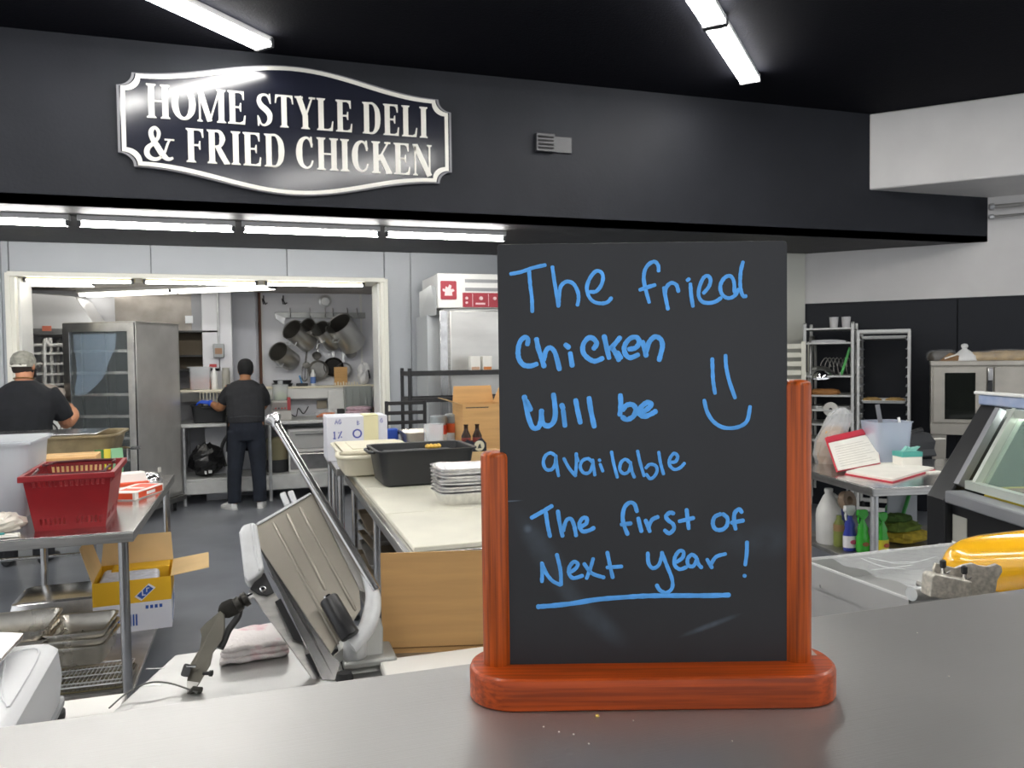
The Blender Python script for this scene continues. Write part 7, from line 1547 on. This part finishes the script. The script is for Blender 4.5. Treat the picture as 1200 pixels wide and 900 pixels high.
obj('blade_edge', B().prism([ap(x, y, -.0008) for x, y in ((233, 800), (219, 821), (219, 798))], FW*.006), mat('dull_steel', (0, 0, 0)), pb, smooth=0)
obj('knob', B().rings([rnd([ap(x, y, d) for x, y in ((211, 792), (216, 777), (225, 779), (221, 794))], .006) for d in (-.012, .018)]), BLACKP, pu, smooth=40)
obj('bolt', B().lathe([(.004, 0), (.004, .014), (.0065, .014), (.0065, .02), (0, .02)], ap(238, 789), RT, 10), BLACKM, pu)
obj('screw', B().lathe([(.003, 0), (.003, .02)], ap(219, 781, -.012), RT, 8), CHROME, pu)
obj('rest', B().tube([ap(222, 815), Vector((ap(222, 815).x+.01, ap(222, 815).y, zw+.008)), Vector((ap(236, 815).x, ap(236, 815).y, zw+.006))], .007, 8), MATS['dark_joint'], pu)
# ------------------------------------------------------------------ right: shallow steel bin, film roll
z1 = 1.0
A1, A2, A3 = oz(z1, 955, 657), oz(z1, 1107, 645), oz(z1, 1050, 697)
bn = thing('wrap_station_tray', 'shallow stainless tray unit partly covered by cling film', 'tray', ((A1.x+A2.x)/2, (A1.y+A3.y)/2, 0))
BINM = mat('satin_tray_steel', (.5, .5, .49), .4, .45, var=.06, scale=5)
x0, x1, y0, y1 = A3.x-.01, A2.x+.25, A3.y-.04, A1.y+.02; zlo = z1-.2
L1x = A3.x
for args in ((L1x, y0, zlo, x1, y0+.006, z1), (x1-.006, y0, zlo, x1, y1, z1), (A1.x-.03, y1-.006, zlo, x1, y1, z1)): obj('wall', B().box(*args), BINM, bn, bevel=.001)
L0 = Vector((A1.x-.03, A1.y+.02, 0)); L1 = Vector((A3.x, A3.y, 0))
obj('wall', B().prism([(L0.x, L0.y, zlo), (L1.x, L1.y-.04, zlo), (L1.x+.006, L1.y-.04, zlo), (L0.x+.006, L0.y, zlo)], (0, 0, z1-zlo)), BINM, bn, smooth=0)
obj('rim', B().tube([(L0.x+.003, L0.y, z1), (L1.x+.003, L1.y-.04, z1)], .0035, 8).__class__().bar((L0.x+.003, L0.y, z1), (L1.x+.003, L1.y-.04, z1), .007, .005), mat('bright_rim', (.8, .8, .79), .3, .3), bn)
obj('rim', B().bar((L0.x, y1-.003, z1), (x1, y1-.003, z1), .007, .006), MATS['bright_rim'], bn)
obj('floor_plate', B().prism([(L0.x, y1, zlo+.13), (L1.x, y0, zlo+.13), (x1, y0, zlo+.13), (x1, y1, zlo+.13)], (0, 0, .004)), BINM, bn, smooth=0)
obj('rivet', B().lathe([(.005, 0), (.005, .003), (0, .004)], at(962, 687, (A1-EYE).dot(FW)*.97), -RT, 10), CHROME, bn)
for x in (L1.x+.05, x1-.05):
    for y in (y0+.04, y1-.04): obj('leg', B().tube([(x, y, 0), (x, y, zlo+.01)], .016, 10), STEEL, bn)
fm = obj('film_sheet', B().rings([[(A1.x+.04+u*.5, y1-.01-v*.33, z1+.004+.006*math.sin(u*31+v*17)+.003*math.sin(u*77)) for u in [j/14 for j in range(15)]]+[(A1.x+.04+u*.5, y1-.01-v*.33, z1+.0035+.006*math.sin(u*31+v*17)+.003*math.sin(u*77)) for u in [1-j/14 for j in range(15)]] for v in [k/8 for k in range(9)]]), FILM, bn, smooth=60)
fm['label'] = 'wrinkled clear cling film'
for (xa, ya), (xb, yb3), (xc, yc) in (((1008, 654), (1035, 664), (1062, 667)), ((1015, 653), (1045, 659), (1075, 658)), ((1030, 656), (1060, 661), (1098, 652)), ((1020, 668), (1040, 666), (1070, 662))):
    obj('crease_highlight', B().tube(cat_rom([oz(z1+.008, xa, ya), oz(z1+.01, xb, yb3), oz(z1+.008, xc, yc)], 5), [.0006]+[.0016]*9+[.0006], 6, flat=.0008, flatn=(0, 0, 1)), mat('film_highlight_white', (.85, .86, .87), .2, alpha=.6), bn)  # white ribs paint highlights along the creases of the film
# yellow film roll on its stand
YR = mat('yellow_film_roll', srgb('f0b41e'), .16, var=.05, coat=.7)
ax0, ax1 = at(1133, 668, 1.36), at(1330, 652, 1.16)
ry = thing('yellow_roll', 'big glossy yellow wrapped roll with rounded end beside the tray', 'roll', (ax0.x+.12, ax0.y-.05, 0))
axd = (ax1-ax0).normalized(); R_ = .056
obj('roll', B().lathe([(.0, -.034), (R_*.35, -.032), (R_*.62, -.024), (R_*.82, -.010), (R_*.95, .010), (R_, .035), (R_, .30), (R_*.9, .33), (0, .335)], ax0, axd, 48), YR, ry, smooth=60)
PLM = mat('speckled_steel', srgb('c4bfb4'), .42, .4, var=.3, scale=150)
Dk = 1.2
bk_ = [(1094, 668), (1097, 660), (1103, 661), (1112, 664), (1120, 666), (1130, 662), (1140, 660), (1148, 663), (1158, 664), (1168, 661), (1174, 664), (1175, 670), (1169, 680), (1166, 700), (1150, 712), (1110, 712)]
obj('bracket_plate', B().prism([at(x, y, Dk) for x, y in bk_], FW*.006), PLM, ry, smooth=0, bevel=.001)
blk_ = [(1092, 676), (1096, 673), (1140, 682), (1140, 706), (1090, 700)]
obj('clamp_block', B().prism([at(x, y, Dk-.03) for x, y in blk_], FW*.028), PLM, ry, smooth=0, bevel=.002)
for x, y in ((1105, 664), (1130, 671)):
    c_ = at(x, y+8, Dk-.012)
    s_ = obj('wing_screw', B().tube([c_-UP*.012, c_+UP*.016], .0032, 8), CHROME, ry); obj('black_knob', B().lathe([(.003, .008), (.0045, .01), (.0045, .019), (.002, .021), (0, .021)], c_, UP, 12), BLACKP, s_)
    obj('wing', B().prism([c_-RT*.012+UP*.004, c_-RT*.009-UP*.001, c_+RT*.009-UP*.001, c_+RT*.012+UP*.004, c_+RT*.004-UP*.0, c_-RT*.004], FW*.002), STEELD, s_, smooth=0)
obj('roller_end', B().tube([at(1068, 696, 1.22), at(1096, 694, 1.24)], .011, 16), mat('cloudy_roller', srgb('b9bcbc'), .25), ry, smooth=60)
obj('threaded_rod', B().tube([at(1080, 690, 1.26), at(1120, 700, 1.22)], .006, 8).__class__().tube([at(1078, 684, 1.3), at(1118, 699, 1.2)], .007, 8), STEELD, ry)
sp_ = ax0+axd*.12
obj('stand', B().box(sp_.x-.12, sp_.y-.02, .04, sp_.x+.05, sp_.y+.04, sp_.z-R_*.85).box(sp_.x-.16, sp_.y-.1, 0, sp_.x+.12, sp_.y+.12, .04), STEELD, ry, bevel=.003)
